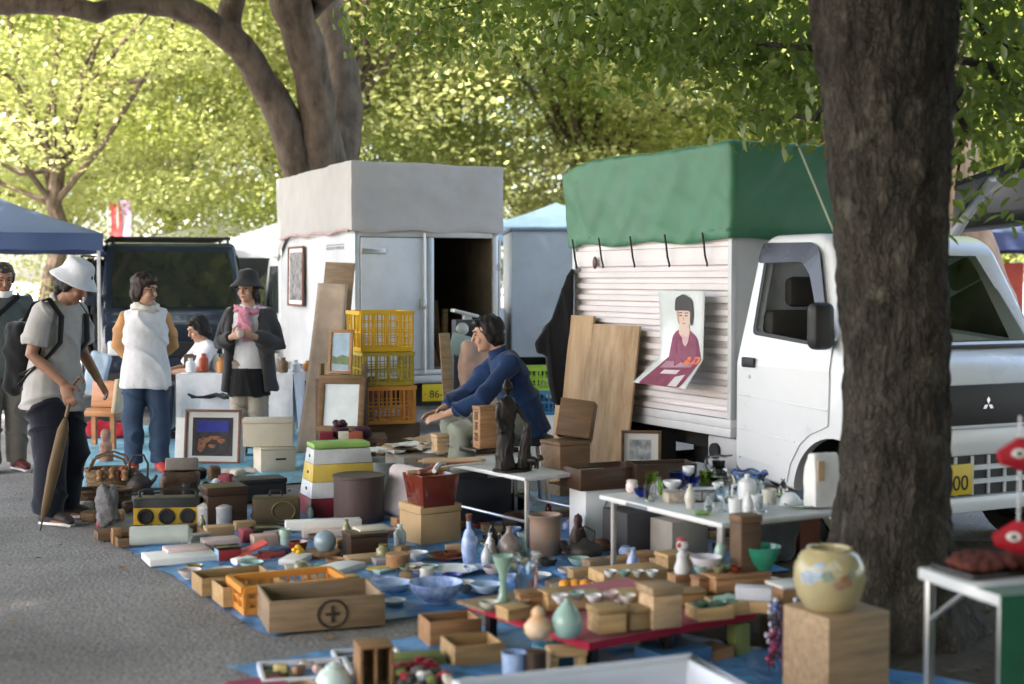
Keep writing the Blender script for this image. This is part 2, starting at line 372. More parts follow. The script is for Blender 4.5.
def bg_tree(loc, h0, crown_c, rad, K, per, leaf, mat, label, group='bright green trees behind the market', name='broadleaf_tree', spray=(.75, .28), trunk_r=.28):
    root = thing(name, label, 'tree', loc, 0, group)
    mb = MB(); cc = Vector(crown_c)
    tp = wobble_path((0,0,-.1), (random.uniform(-.4,.4), 0, h0), 6, .06)
    mb.tube(tp, [trunk_r*1.5]+tapered(trunk_r*1.1, trunk_r*.75, 5), seg=10)
    cs = []
    while len(cs) < K:
        v = Vector((random.uniform(-1,1), random.uniform(-1,1), random.uniform(-1,1)))
        if .30 < v.length < 1:
            q = 1+.28*mnoise.noise(v*1.7+Vector(loc)*.3)
            cs.append(cc+Vector((v.x*rad[0]*q, v.y*rad[1]*q, v.z*rad[2]*q)))
    for c in cs[::max(1, K//13)]:
        a = tp[-1] if random.random() < .6 else tp[-2]
        mb.tube(wobble_path(a, c, 5, .12, (0, 0, .5)), tapered(trunk_r*.36, .02, 5), seg=6)
    mb.build('trunk', BARK, root)
    leaves_mesh('crown', sprays(cs, per, *spray), leaf, mat, root)
    return root

row = [(40, 24, 'far'), (170, 33, 'far'), (300, 27, 'mid'), (455, 30, 'far'), (600, 26.5, 'far'), (735, 34, 'far'), (830, 27, 'mid'), (985, 30, 'mid'), (1120, 24, 'mid'), (-110, 29, 'mid')]
TL = ['spreading spring green tree over the blue canopy at far left', 'pale lime tree above the pale tower roof and the white tents', 'mid green tree with a thin dark stem behind the big forked trunk',
      'lime green tree rising behind the grey tarp of the box truck', 'brightest yellow green tree between the two truck tarps', 'lime tree over the rear end of the green tarp',
      'mid green tree behind the thick near trunk', 'green tree behind the raised tailgate', 'green tree past the far right awning', 'green tree at the left edge over the canopy']
for (px, Y, k), lb in zip(row, TL):
    p = P(px, 300, Y); h = random.uniform(3.0, 3.8)
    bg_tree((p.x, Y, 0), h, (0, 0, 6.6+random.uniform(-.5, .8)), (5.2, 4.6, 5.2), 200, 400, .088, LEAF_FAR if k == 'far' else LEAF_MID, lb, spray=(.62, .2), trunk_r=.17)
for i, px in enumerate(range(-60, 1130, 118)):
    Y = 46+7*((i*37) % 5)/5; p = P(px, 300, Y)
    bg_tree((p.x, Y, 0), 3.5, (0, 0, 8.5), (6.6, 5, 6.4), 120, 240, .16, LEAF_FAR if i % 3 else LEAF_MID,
            'soft green tree in the farthest row, seen through gaps between the nearer crowns', group='farthest row of trees', spray=(1.0, .4), trunk_r=.2)

# the big forked tree behind the grey truck
YC = 18.5
def PX(pts, Y=YC): return [P(a, b, Y) for a, b in pts]
def sm(pts, n=4):
    out = []
    for i in range(len(pts)-1):
        p0 = pts[max(i-1,0)]; p1 = pts[i]; p2 = pts[i+1]; p3 = pts[min(i+2, len(pts)-1)]
        for k in range(n):
            t = k/n; out.append(.5*((2*p1)+(p2-p0)*t+(2*p0-5*p1+4*p2-p3)*t*t+(3*p1-p0-3*p2+p3)*t**3))
    return out+[pts[-1]]
def smr(r, n=4):
    return [r[i]+(r[i+1]-r[i])*k/n for i in range(len(r)-1) for k in range(n)]+[r[-1]]
def rough_up(mb, amp, sc):
    o = []
    for v in mb.v:
        q = Vector(v); a = mnoise.noise_vector(q*sc)*amp + mnoise.noise_vector(q*sc*2.7)*amp*.45; o.append(tuple(q+a))
    mb.v = o; return mb
root = thing('forked_tree', 'forked brown trunk above the grey box truck, one limb sweeping left', 'tree', (P(320, 300, YC).x, YC, 0))
off = -Vector(root.location)
mb = MB(); k = 1/76.9
def limb(pts, wpx, Y=YC, dy=0):
    q = [P(a, c, Y+dy*i/(len(pts)-1)) for i, (a, c) in enumerate(pts)]
    mb.tube([p+off for p in sm(q, 6)], smr([w_*k/2 for w_ in wpx], 6), seg=22)
limb([(320, 430), (320, 380), (321, 250), (321, 205), (322, 172), (322, 130)], [115, 86, 76, 72, 56, 34])
limb([(312, 205), (300, 165), (285, 120), (262, 80), (240, 47), (210, 22), (170, 6), (120, 4), (96, 12), (55, 3), (0, 6), (-60, 0), (-140, -60)], [42, 38, 34, 30, 27, 24, 22, 20, 20, 18, 16, 14, 8], dy=-2.0)
limb([(322, 200), (321, 165), (318, 110), (306, 50), (290, 0), (272, -60), (250, -160)], [42, 37, 35, 37, 40, 32, 12], dy=-1.0)
limb([(334, 205), (341, 165), (346, 110), (339, 50), (329, 0), (330, -60), (360, -160)], [40, 36, 34, 31, 28, 24, 10], dy=1.4)
limb([(232, 42), (228, 20), (238, -10), (250, -60)], [26, 24, 20, 12])
limb([(120, 4), (60, -40), (-40, -80)], [14, 10, 5], dy=-4)
limb([(300, 20), (420, -90), (560, -130)], [22, 14, 6], dy=-5)
limb([(280, -30), (220, -120), (100, -160)], [26, 16, 6], dy=-6)
rough_up(mb, .035, 3.2)
mb.build('trunk', BARK, root)
def canopy_centres(n, c, r, z0, z1, lim=True):
    out = []
    while len(out) < n:
        a = random.uniform(0, 2*PI); q = r*math.sqrt(random.random()); x = c[0]+q*math.cos(a); y = c[1]+q*math.sin(a); z = random.uniform(z0, z1)
        if lim and z < 2.5+.215*max(y, 0)+.6: continue
        out.append((x, y, z))
    return out
cs = np.array(canopy_centres(CANOPY_A, (-4.5, 12.5), 5.5, 5.6, 10.5))+np.array(off)
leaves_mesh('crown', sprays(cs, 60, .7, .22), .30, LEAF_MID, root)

# a slim dark tree behind it
bg_tree((P(368, 300, 23).x, 23, 0), 4.2, (.6, .6, 6.2), (2.6, 2.2, 2.6), 70, 160, .11, LEAF_FAR, 'slim dark stemmed tree just right of the forked trunk', group=None, trunk_r=.17)

# the thick near trunk at the right
YT = 6.0
root = thing('thick_trunk_tree', 'thick dark trunk rising in front of the green tarped truck', 'tree', (P(890, 300, YT).x, YT, 0))
off = -Vector(root.location); s_ = F/YT
prof = [(645, 884, 215), (615, 886, 176), (585, 888, 148), (545, 891, 129), (500, 893, 117), (440, 896, 109), (380, 896, 107), (300, 893, 109), (220, 891, 112), (150, 889, 120), (80, 886, 133), (20, 884, 146), (-40, 880, 156), (-90, 878, 150)]
mb = MB(); NS = 160; NV = 240; vs = []; fs = []
ys = [p[0] for p in prof]
for j in range(NV+1):
    y = 645+(-90-645)*j/NV
    i = max(q for q in range(len(prof)-1) if prof[q][0] >= y-1e-6); a, b = prof[i], prof[i+1]; t = (a[0]-y)/(a[0]-b[0])
    c = P(a[1]+(b[1]-a[1])*t, y, YT)+off; r = (a[2]+(b[2]-a[2])*t)/2/s_*.955
    fl = max(0, (y-520)/120)
    for kk in range(NS):
        th = 2*PI*kk/NS
        rr = r*(1+.10*fl*math.sin(5*th+.6)+.07*fl*math.sin(3*th+2)+.03*math.sin(2*th+.01*y))
        p = Vector((c.x+rr*math.cos(th), c.y+rr*math.sin(th), c.z))
        q = Vector((p.x*9, p.y*9, p.z*3.0)); dd = mnoise.noise(q)*.018+mnoise.noise(q*2.3)*.013+abs(mnoise.noise(q*4.1))*.014+mnoise.noise(q*7)*.006
        vs.append(p+Vector((math.cos(th), math.sin(th), 0))*dd)
for j in range(NV):
    for kk in range(NS):
        k2 = (kk+1) % NS; fs.append((j*NS+kk, j*NS+k2, (j+1)*NS+k2, (j+1)*NS+kk))
mb.add(vs, fs, True)
top = P(880, -70, YT)+off
for tgt, r0 in (((-1.6, 1.5, 5.6), .26), ((1.3, .6, 6.2), .28), ((-.3, 2.6, 6.6), .18), ((-2.6, -.6, 6.4), .16), ((.6, -2.4, 6.5), .16)):
    mb.tube(wobble_path(top+Vector((0,0,-.25)), tgt, 7, .05, (0,0,.3)), tapered(r0, .05, 7), seg=12)
def twig(a, b, r0=.022): mb.tube(wobble_path(P(*a)+off, P(*b)+off, 6, .03), tapered(r0, .006, 6), seg=6)
tw = [((850, 110, 6.9), (745, 112, 8.0)), ((845, 60, 7.0), (640, 30, 8.6)), ((830, -30, 7.5), (540, 30, 9.0)), ((960, 60, 7.0), (1060, 130, 8.4)), ((950, 0, 7.2), (1040, 60, 8.0)), ((760, -40, 7.5), (600, 60, 9.0)), ((700, -60, 9.0), (430, 10, 11)), ((960, 90, 6.8), (955, 190, 7.6))]
for a, b in tw: twig(a, b)
mb.build('trunk', BARK_N, root)
M('bark_scar', (.30, .16, .07), rough=.9, var=.3)
cs = [Vector(c)+off for c in canopy_centres(CANOPY_B, (-4.5, 5.0), 8.0, 5.6, 9.0)]
for _ in range(430):                   # unseen leaf curtain added on the right to block light, out of view
    y = random.uniform(-5, 9); cs.append(Vector((.36*max(y, 0)+3.0+random.uniform(0, 5), y, random.uniform(1.8, 7.5)))+off)
for _ in range(260): cs.append(Vector((random.uniform(-5.5, 6), random.uniform(-6, -2.6), random.uniform(1.0, 7)))+off)  # added curtain continues behind the camera, unseen, to darken front faces
big = sprays(np.array([tuple(c) for c in cs]), 60, .65, .2)
cl = []
def hang(x0, x1, y0, y1, Y0, Y1, n):
    for _ in range(n):
        cl.append(P(random.uniform(x0, x1), random.uniform(y0, y1), random.uniform(Y0, Y1))+off)
hang(640, 850, -40, 75, 7.0, 9.2, 60); hang(700, 845, 50, 120, 7.2, 8.6, 20); hang(540, 660, -30, 50, 8.2, 9.4, 26); hang(590, 700, 40, 75, 8.2, 9.2, 7)
hang(950, 1070, -30, 120, 6.8, 8.6, 44); hang(950, 1030, 110, 150, 7.4, 8.6, 5); hang(350, 560, -40, 40, 10, 12, 34); hang(420, 520, 30, 60, 10.5, 12, 5)
for (a, b) in tw:
    for t in (.3, .5, .7, .85, 1): cl.append(P(*a).lerp(P(*b), t)+off+Vector((0,0,-.05)))
near = sprays(np.array([tuple(c) for c in cl]), 40, .21, .11)
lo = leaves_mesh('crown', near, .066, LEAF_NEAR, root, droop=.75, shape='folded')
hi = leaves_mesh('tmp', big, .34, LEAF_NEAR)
_bm = bmesh.new(); _bm.from_mesh(lo.data); _bm.from_mesh(hi.data); _bm.to_mesh(lo.data); _bm.free(); bpy.data.objects.remove(hi)  # crown mesh also takes in the overhead leaves and the added light-blocking curtain

# a leaning pale trunk far right, behind the truck
root = thing('leaning_tree', 'pale brown trunk leaning behind the windscreen of the green tarped truck', 'tree', P(1010, 400, 16)*1)
root.location.z = 0; off = -Vector(root.location); mb = MB()
mb.tube(sm([P(1024, 425, 16)+off, P(1008, 340, 16)+off, P(990, 290, 16)+off, P(972, 240, 16)+off, P(955, 170, 16)+off, P(948, 60, 16)+off, P(930, -80, 16)+off], 4), smr([.32, .25, .22, .24, .26, .22, .16], 4), seg=14)
rough_up(mb, .03, 4).build('trunk', bark('pale', (.30, .21, .15), (.14, .095, .07)), root)
leaves_mesh('crown', sprays([(random.uniform(-2.5,2.5), random.uniform(-1,3), random.uniform(6.2, 8.2)) for _ in range(60)], 60, .6, .2), .2, LEAF_MID, root)
# ================================================================ vehicles
WHITE = paint('white_body', (.64, .66, .69), rough=.28, var=.04, coat=.3)
WHITE2 = paint('white_panel', (.55, .57, .59), rough=.4, var=.14, scale=2)
ALU = paint('aluminium', (.55, .56, .57), rough=.38, var=.08, metal=.6)
BLACKP = M('black_plastic', (.022, .022, .024), rough=.5, var=.2)
RUBBER = M('tyre_rubber', (.022, .021, .02), rough=.85, var=.3, scale=20)
DARKMETAL = M('dark_chassis', (.03, .028, .026), rough=.7, var=.3)
STEEL = M('steel', (.55, .55, .56), rough=.3, metal=.9, var=.1)
def car_glass(key, tint):
    m = bpy.data.materials.new(key); m.use_nodes = True; t = m.node_tree; n = t.nodes; L = t.links; n.remove(n['Principled BSDF'])
    tr = n.new('ShaderNodeBsdfTransparent'); tr.inputs[0].default_value = (*tint, 1); gl = n.new('ShaderNodeBsdfGlossy'); gl.inputs['Roughness'].default_value = .015
    fr = n.new('ShaderNodeFresnel'); fr.inputs[0].default_value = 1.75; mx = n.new('ShaderNodeMixShader'); L.new(fr.outputs[0], mx.inputs[0]); L.new(tr.outputs[0], mx.inputs[1]); L.new(gl.outputs[0], mx.inputs[2])
    L.new(mx.outputs[0], n['Material Output'].inputs[0]); return m
GLASSD = car_glass('car_glass', (.50, .60, .54))
GLASSV = M('car_glass_dark', (.03, .04, .04), rough=.03, var=.1, spec=.9)
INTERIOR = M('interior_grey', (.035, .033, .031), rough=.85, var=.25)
YPLATE = paint('plate_yellow', (.62, .44, .02), rough=.45, var=.05)
INK = M('black_ink', (.012, .012, .014), rough=.6, var=.05)
CHROME = M('chrome', (.8, .8, .82), rough=.12, metal=1.0, var=.03)

def soft_box(mb, x0, x1, y0, y1, z0, z1, r, cuts=(20, 16, 10), amp=.0, sc=2.2, seed=0, sag=0.0, skip=()):
    lo = Vector((x0+r, y0+r, z0+r)); hi = Vector((x1-r, y1-r, z1-r))
    def fix(p):
        q = Vector((min(max(p.x, lo.x), hi.x), min(max(p.y, lo.y), hi.y), min(max(p.z, lo.z), hi.z))); d = p-q
        if d.length > 1e-9: p = q+d.normalized()*r; nrm = d.normalized()
        else: nrm = Vector((0,0,0))
        if amp:
            v = (p+Vector((seed*5.1, seed, 0)))*sc
            a = mnoise.noise(v)+.6*mnoise.noise(v*2.3)+.9*abs(mnoise.noise(Vector((v.x*1.2+v.z*.9, v.y*1.2-v.z*.9, v.z*.5))*1.7))-.35
            p = p+nrm*a*amp
        return p
    nx, ny, nz = cuts
    def face(o, u, v, nu, nv): mb.grid(lambda a, b: fix(Vector(o)+Vector(u)*a+Vector(v)*b), nu, nv)
    X, Y, Z = x1-x0, y1-y0, z1-z0
    if 'z0' not in skip: face((x0,y0,z0), (0,Y,0), (X,0,0), ny, nx)
    if 'z1' not in skip: face((x0,y0,z1), (X,0,0), (0,Y,0), nx, ny)
    face((x0,y0,z0), (X,0,0), (0,0,Z), nx, nz); face((x0,y1,z0), (0,0,Z), (X,0,0), nz, nx)
    face((x0,y0,z0), (0,0,Z), (0,Y,0), nz, ny); face((x1,y0,z0), (0,Y,0), (0,0,Z), ny, nz); return mb

def wheel(root, x, y, r, wd, side):
    """side -1: outer face towards -y"""
    t = MB().lathe([(r*.62, -wd/2), (r*.93, -wd/2), (r, -wd*.36), (r, wd*.36), (r*.93, wd/2), (r*.62, wd/2)], 32, cap=False)
    h = thing('wheel', None, None, (x, y, r)); h.parent = root; h.rotation_euler = (R(90)*(1 if side < 0 else -1), 0, 0)
    t.lathe([(r*.62, -wd/2), (r*.62, wd/2)], 32, cap=False); t.build('tyre', RUBBER, h)
    MB().lathe([(r*.63, wd*.38), (r*.58, wd*.42), (r*.5, wd*.22), (r*.3, wd*.2), (r*.24, wd*.34), (.001, wd*.34)], 24, cap=False).lathe([(r*.63, wd*.3), (.01, wd*.05)], 24, cap=False).build('rim', STEEL, h)
def plate_fill(outer, holes=()):
    """2D outline with holes -> (verts, tris)"""
    bm = bmesh.new(); es = []
    for lp in [outer]+list(holes):
        vs = [bm.verts.new((p[0], p[1], 0)) for p in lp]
        for i in range(len(vs)): es.append(bm.edges.new((vs[i], vs[(i+1) % len(vs)])))
    bmesh.ops.triangle_fill(bm, use_beauty=True, use_dissolve=False, edges=es)
    bm.verts.index_update(); V = [(v.co.x, v.co.y) for v in bm.verts]; Fc = [tuple(v.index for v in f.verts) for f in bm.faces]; bm.free(); return V, Fc
def rounded(poly, r, n=4):
    out = []; k = len(poly)
    for i in range(k):
        p = Vector(poly[i]); a = Vector(poly[i-1]); b = Vector(poly[(i+1) % k]); da = (a-p); db = (b-p)
        q = min(r, da.length*.45, db.length*.45); s = p+da.normalized()*q; e = p+db.normalized()*q
        for j in range(n+1):
            t = j/n; out.append(tuple(s*(1-t)**2+p*2*t*(1-t)+e*t*t))
    return out
def sheet_on(outer, holes, fn, th, nrm, cuts=(1.0,)):
    """a plate of thickness th over a 2D outline, fn maps (u, v, offset) into space"""
    V, Fc = plate_fill(outer, holes); mb = MB(); n = len(V); bm = bmesh.new(); bv = [bm.verts.new((x, y, 0)) for x, y in V]; [bm.faces.new([bv[i] for i in f]) for f in Fc]
    for cut in cuts: bmesh.ops.bisect_plane(bm, geom=bm.verts[:]+bm.edges[:]+bm.faces[:], plane_co=(0, cut, 0), plane_no=(0, 1, 0))
    bm.verts.index_update(); W2 = [(q.co.x, q.co.y) for q in bm.verts]; F2 = [tuple(q.index for q in f.verts) for f in bm.faces]; bm.free(); n2 = len(W2)
    mb.add([fn(u, v, 0) for u, v in W2]+[fn(u, v, th) for u, v in W2], [tuple(reversed(f)) for f in F2]+[tuple(i+n2 for i in f) for f in F2])
    vs = [fn(u, v, 0) for u, v in V]+[fn(u, v, th) for u, v in V]; off_ = len(mb.v); mb.v += [tuple(q) for q in vs]; st = 0
    for lp in [outer]+list(holes):
        k = len(lp); fs = []
        for i in range(k): fs.append(tuple(off_+q for q in (st+i, st+(i+1) % k, n+st+(i+1) % k, n+st+i)))
        mb.f += fs; mb.sm += [False]*len(fs); st += k
    return mb

# ---------------------------------------------------------------- green tarped truck
def green_truck():
    root = thing('small_truck', 'white small truck under a green tarp with ribbed pink white side', 'truck', (.4346, 10.3, 0), R(-63))
    W = 1.475
    tum = lambda v: Vector((v[0], v[1]+(.15*max(0, v[2]-1.0)/.76)*(1 if v[1] < W/2 else -1), v[2]))
    # cab shell
    prof = rounded([(1.99, .36), (1.99, 1.05), (2.05, 1.70), (2.14, 1.765), (2.60, 1.765), (2.72, 1.70), (2.99, 1.13), (3.17, 1.06), (3.27, .93), (3.28, .30), (2.6, .30)], .06)
    o = MB().prism(prof, 0, W, 'y').build('cab', WHITE, None, bevel=.035, seg=3)
    M('cab_lining', (.035, .034, .032), rough=.85, var=.2)
    inn = MB().prism([(2.04, .45), (2.04, 1.05), (2.10, 1.66), (2.16, 1.72), (2.59, 1.72), (2.68, 1.66), (2.93, 1.10), (2.93, .45)], .05, W-.05, 'y').build('c', M('cab_lining'))
    win = rounded([(2.137, 1.665), (2.53, 1.66), (2.60, 1.60), (2.82, 1.13), (2.137, 1.19)], .05)
    cw = MB().prism(win, -.3, W+.3, 'y').build('c', WHITE)
    ws = MB(); nx_, nz_ = .57, .26
    a = Vector((2.715, 1.675)); b = Vector((2.975, 1.15))
    ws.add([(a.x-.1, .17, a.y-.06), (a.x+.3, .17, a.y+.02), (b.x+.3, .10, b.y+.02), (b.x-.12, .10, b.y-.0),
            (a.x-.1, W-.17, a.y-.06), (a.x+.3, W-.17, a.y+.02), (b.x+.3, W-.10, b.y+.02), (b.x-.12, W-.10, b.y)],
           [(0,1,2,3), (7,6,5,4), (0,4,5,1), (1,5,6,2), (2,6,7,3), (3,7,4,0)]); wso = ws.build('c', WHITE)
    rw = MB().box(1.9, 2.12, .25, W-.25, 1.22, 1.6).build('c', WHITE)
    arch = MB().lathe([(.345, -.05), (.345, .32)], 40).move(Matrix.Translation((2.9, -.05+.05, .29)) @ Matrix.Rotation(R(-90), 4, 'X')).build('c', WHITE)
    arch2 = MB().lathe([(.345, -.05), (.345, .32)], 40).move(Matrix.Translation((2.9, W-.27, .29)) @ Matrix.Rotation(R(-90), 4, 'X')).build('c', WHITE)
    boolean(o, [inn, cw, wso, rw, arch, arch2])
    me = o.data; bm = bmesh.new(); bm.from_mesh(me); bmesh.ops.bisect_plane(bm, geom=bm.verts[:]+bm.edges[:]+bm.faces[:], plane_co=(0, 0, 1.0), plane_no=(0, 0, 1)); bm.to_mesh(me); bm.free()
    for v in me.vertices: v.co = tum(v.co)
    me.polygons.foreach_set('use_smooth', [True]*len(me.polygons)); me.set_sharp_from_angle(angle=R(28)); o.parent = root; cab = o
    # doors
    for s, nm in ((0, 'near'), (1, 'far')):
        y0 = -.001 if s == 0 else W+.001; sg = -1 if s == 0 else 1
        arc = [(2.9-.40*math.cos(t), .29+.40*math.sin(t)) for t in [R(q) for q in (8, 25, 45, 60)]]
        dpoly = rounded([(2.035, .42), (2.035, 1.1), (2.075, 1.66), (2.13, 1.715), (2.56, 1.71), (2.64, 1.66), (2.82, 1.30)], .04)[:-5]+[(2.80, 1.30), (2.86, 1.16), (2.87, .95), (2.86, .70)]+list(reversed(arc))+[(2.49, .42)]
        win2 = rounded([(2.125, 1.675), (2.54, 1.67), (2.61, 1.61), (2.79, 1.19), (2.78, 1.128), (2.125, 1.178)], .04)
        m = sheet_on(dpoly, [win2], lambda u, v, h: tum((u, y0+sg*h, v)), .009, None)
        d = m.build('door', WHITE, root)
        hd = MB().box(2.09, 2.21, y0+sg*.010, y0+sg*.028, .985, 1.045).move(Matrix.Identity(4)); hd.build('handle', BLACKP, d, bevel=.012)
        MB().lathe([(.012, 0), (.012, .006)], 12).move(Matrix.Translation((2.15, y0+sg*.010, .93)) @ Matrix.Rotation(R(90*-sg), 4, 'X')).build('lock', STEEL, d)
        for z_ in (.815, .615):
            MB().prism([(2.04, z_), (2.86 if z_ > .7 else 2.58, z_-.035), (2.86 if z_ > .7 else 2.58, z_-.024), (2.04, z_+.010)], y0+sg*.007, y0+sg*.015, 'y').build('crease', WHITE, d, bevel=.003)
        g_ = sheet_on(win2, [], lambda u, v, h: tum((u, y0-sg*.012+sg*h, v)), .004, None)
        if s == 0:   # the glass is wound half way down: only its frame and the rubber seal show
            sheet_on(win2, [rounded([(2.15, 1.65), (2.525, 1.645), (2.585, 1.59), (2.76, 1.19), (2.75, 1.15), (2.15, 1.20)], .03)], lambda u, v, h: tum((u, y0+sg*(.002+h), v)), .004, None).build('window_seal', BLACKP, d)
        else: g_.build('window_glass', GLASSD, d)
        vis = sheet_on(rounded([(2.10, 1.60), (2.10, 1.72), (2.56, 1.715), (2.65, 1.66), (2.84, 1.20), (2.795, 1.17), (2.60, 1.53), (2.51, 1.605)], .03), [], lambda u, v, h: tum((u, y0+sg*(.012+h+.02*min(1, max(0, 1.74-v)/.12)), v)), .004, None)
        vis.build('rain_visor', M('smoked_visor', (.055, .055, .075), rough=.25, var=.1), d)
        mir = MB(); soft_box(mir, -.05, .05, -.075, .075, -.13, .13, .045, (6, 6, 8))
        mo = mir.build('mirror', BLACKP, root); mo.location = tum((2.87, y0+sg*.12, 1.25))
        MB().tube([(-.02, 0, -.05), (-.03, -sg*.09, -.10)], .018).build('bracket', BLACKP, mo)
    gl = MB(); q = .012
    gl.add([tum((a.x+q, .16, a.y)), tum((a.x+q, W-.16, a.y)), tum((b.x+q, W-.09, b.y)), tum((b.x+q, .09, b.y))], [(0,1,2,3)]); gl.build('windscreen', GLASSD, root)
    wp = MB(); wp.tube([tum((2.99, .35, 1.14)), tum((2.92, .65, 1.27)), tum((2.87, .95, 1.36))], .009, seg=6); wp.build('wiper', BLACKP, root)
    MB().box(2.97, 3.05, .14, W-.14, 1.115, 1.135).build('cowl', BLACKP, root, bevel=.006)
    # front
    MB().box(3.268, 3.290, .05, W-.05, .715, .935).build('front_band', BLACKP, root, bevel=.01)
    for y in (.075, W-.075-.24):
        hl = MB().box(3.27, 3.302, y, y+.24, .73, .92).build('headlight', M('lamp_lens', (.75, .78, .8), rough=.05, var=.05, spec=.8), root, bevel=.012)
    em = MB(); 
    for k in range(3):
        t = R(90+120*k); u = Vector((math.cos(t), math.sin(t))); n_ = Vector((-u.y, u.x)); c0 = u*.002
        rh = [c0, c0+u*.021+n_*.0125, c0+u*.042, c0+u*.021-n_*.0125]
        em.prism([(W/2+p.x, .825+p.y) for p in rh], 3.290, 3.295, 'x')
    em.build('emblem', CHROME, root)
    MB().box(3.262, 3.325, .015, W-.015, .25, .335).box(3.262, 3.315, .015, W-.015, .555, .70).build('bumper', WHITE, root, bevel=.012)
    gr = MB().box(3.2825, 3.286, .12, W-.12, .336, .554); gr.build('grille_opening', BLACKP, root)
    gb = MB()
    for z in (.40, .475): gb.box(3.2865, 3.312, .1205, W-.1205, z, z+.026)
    for y in (.02, W-.12): gb.box(3.262, 3.318, y, y+.10, .3355, .5545)
    for k in range(9): gb.box(3.2865, 3.300, .26+k*.12, .272+k*.12, .34, .55)
    gb.build('grille_bars', WHITE, root)
    pl = MB().box(3.318, 3.326, .27, .27+.33, .35, .515).build('number_plate', YPLATE, root, bevel=.002)
    lettering('10-00', .115, INK, pl, (3.3275, .435, .41), (R(90), 0, R(90)), 'digits')
    # interior
    MB().box(2.10, 2.50, .10, .66, .50, .86).box(2.10, 2.22, .10, .66, .86, 1.32).box(2.12, 2.2, .25, .5, 1.34, 1.52).build('driver_seat', INTERIOR, root, bevel=.04)
    MB().box(2.10, 2.50, .82, 1.38, .50, .86).box(2.10, 2.22, .82, 1.38, .86, 1.32).box(2.12, 2.2, .95, 1.2, 1.34, 1.52).build('passenger_seat', M('seat_beige', (.11, .095, .075), rough=.9), root, bevel=.04)
    MB().box(2.72, 2.925, .08, W-.08, .75, 1.09).build('dashboard', INTERIOR, root, bevel=.03)
    sw = MB(); c = Vector((2.68, .40, 1.10)); sw.tube([c+Matrix.Rotation(R(35), 3, 'Y') @ Vector((0, .18*math.cos(t), .18*math.sin(t))) for t in [2*PI*k/20 for k in range(21)]], .014, seg=6); sw.tube([c, (2.85, .40, .95)], .02); sw.build('steering_wheel', BLACKP, root)
    # load bed
    MB().box(0, 1.95, 0, W, .60, .655).box(0, 1.95, 0, .05, .545, .5995).box(.002, .06, .051, W-.002, .50, .5995).build('bed', paint('bed_rail', (.62, .62, .64), rough=.4, var=.1), root, bevel=.006)
    RIB = paint('ribbed_side', (.70, .655, .66), rough=.42, var=.08)
    def ribs(y, sg):
        m = MB(); pr = []; z = .66
        while z < 1.60: pr += [(z, 0), (z+.034, -.004), (z+.040, .030), (z+.056, .042), (z+.070, .036)]; z += .078
        pr += [(1.60, 0), (1.70, 0), (1.71, .02), (1.735, .02), (1.745, 0), (1.80, 0)]
        n = len(pr); m.add([(.045, y-sg*p[1], p[0]) for p in pr]+[(1.91, y-sg*p[1], p[0]) for p in pr], [(i, i+1, n+i+1, n+i) for i in range(n-1)])
        m.build('side_panel', RIB, root)
    ribs(.006, -1); ribs(W-.006, 1)
    for q in ((0, .044, 0, .044), (1.911, 1.95, 0, .04), (0, .044, W-.044, W), (1.911, 1.95, W-.04, W)): MB().box(*q, .6555, 1.79).build('corner_post', WHITE2, root, bevel=.004)
    MB().box(.01, .04, .045, W-.045, .6555, 1.79).build('tail_board', WHITE2, root); MB().box(1.915, 1.945, .041, W-.041, .6555, 2.2).build('front_board', WHITE2, root)
    GT = M('green_tarp', (.040, .165, .088), rough=.48, var=.14, scale=3, bump=.003, bscale=9, spec=.45, crumple=(1.7, .018))
    tp = MB(); soft_box(tp, -.14, 1.985, -.035, W+.035, 1.72, 2.335, .028, (72, 52, 30), .014, 2.4, 3, skip=('z0',))
    nv = []
    for v in tp.v:
        x, y, z = v
        if z < 1.80: z += .014*math.sin(x*7.5)+.012*math.sin(y*8+1)
        if z > 2.2: z -= .05*(1-min(1, (x+.05)/.5))**2
        if y < 0 and z < 2.3:                                       # diagonal tension folds towards the ties
            f_ = abs(((x*1.0+(2.33-z)*.75)*2.3) % 1-.5); y -= (.040*max(0, 1-f_*4)-.012)*(2.36-z)*(.6+.8*mnoise.noise(Vector((x*2.2, z, 4))))
        if x < .15: x += .19*(2.335-z)*(1-max(0, x)/.15)
        nv.append((x, y, z))
    tp.v = nv; tp.build('tarp', GT, root, weld=True, auto=60)
    for xs in (.10, .47, .88, 1.30, 1.72):
        MB().tube([(xs, -.055, 1.79), (xs+.012, -.05, 1.72), (xs-.004, -.03, 1.65), (xs+.016, -.028, 1.60), (xs+.006, -.022, 1.585)], .0065, seg=6).build('tie_cord', BLACKP, root)
    MB().ball((.36, -.02, 1.62), .028, .012, .045).build('side_lamp', M('dark_red_lens', (.08, .03, .025), rough=.3), root)
    MB().tube([(2.03, .42, 2.33), (2.02, .62, 1.98), (2.06, .70, 1.77)], .007, seg=6).build('rope', M('pale_rope', (.45, .5, .38), rough=.9), root)
    MB().box(.15, 3.0, .32, .44, .40, .5435).box(.15, 3.0, W-.44, W-.32, .40, .5435).box(.9, 1.3, .45, 1.0, .26, .50).build('chassis', DARKMETAL, root)
    MB().box(1.62, 1.93, .06, .3, .34, .535).build('fuel_tank', paint('tank_grey', (.5, .5, .52), rough=.45), root, bevel=.02)
    MB().lathe([(.05, 0), (.05, .02)], 16).move(Matrix.Translation((1.72, .058, .44)) @ Matrix.Rotation(R(90), 4, 'X')).build('filler_cap', BLACKP, root)
    for x in (.72, 2.9):
        wheel(root, x, .10, .27, .145, -1); wheel(root, x, W-.10, .27, .145, 1)
    for x in (.72, 2.9): MB().tube([(x, .1, .27), (x, W-.1, .27)], .045).build('axle', DARKMETAL, root)
    MB().box(1.02, 1.03, .03, .22, .12, .5).build('mud_flap', RUBBER, root)
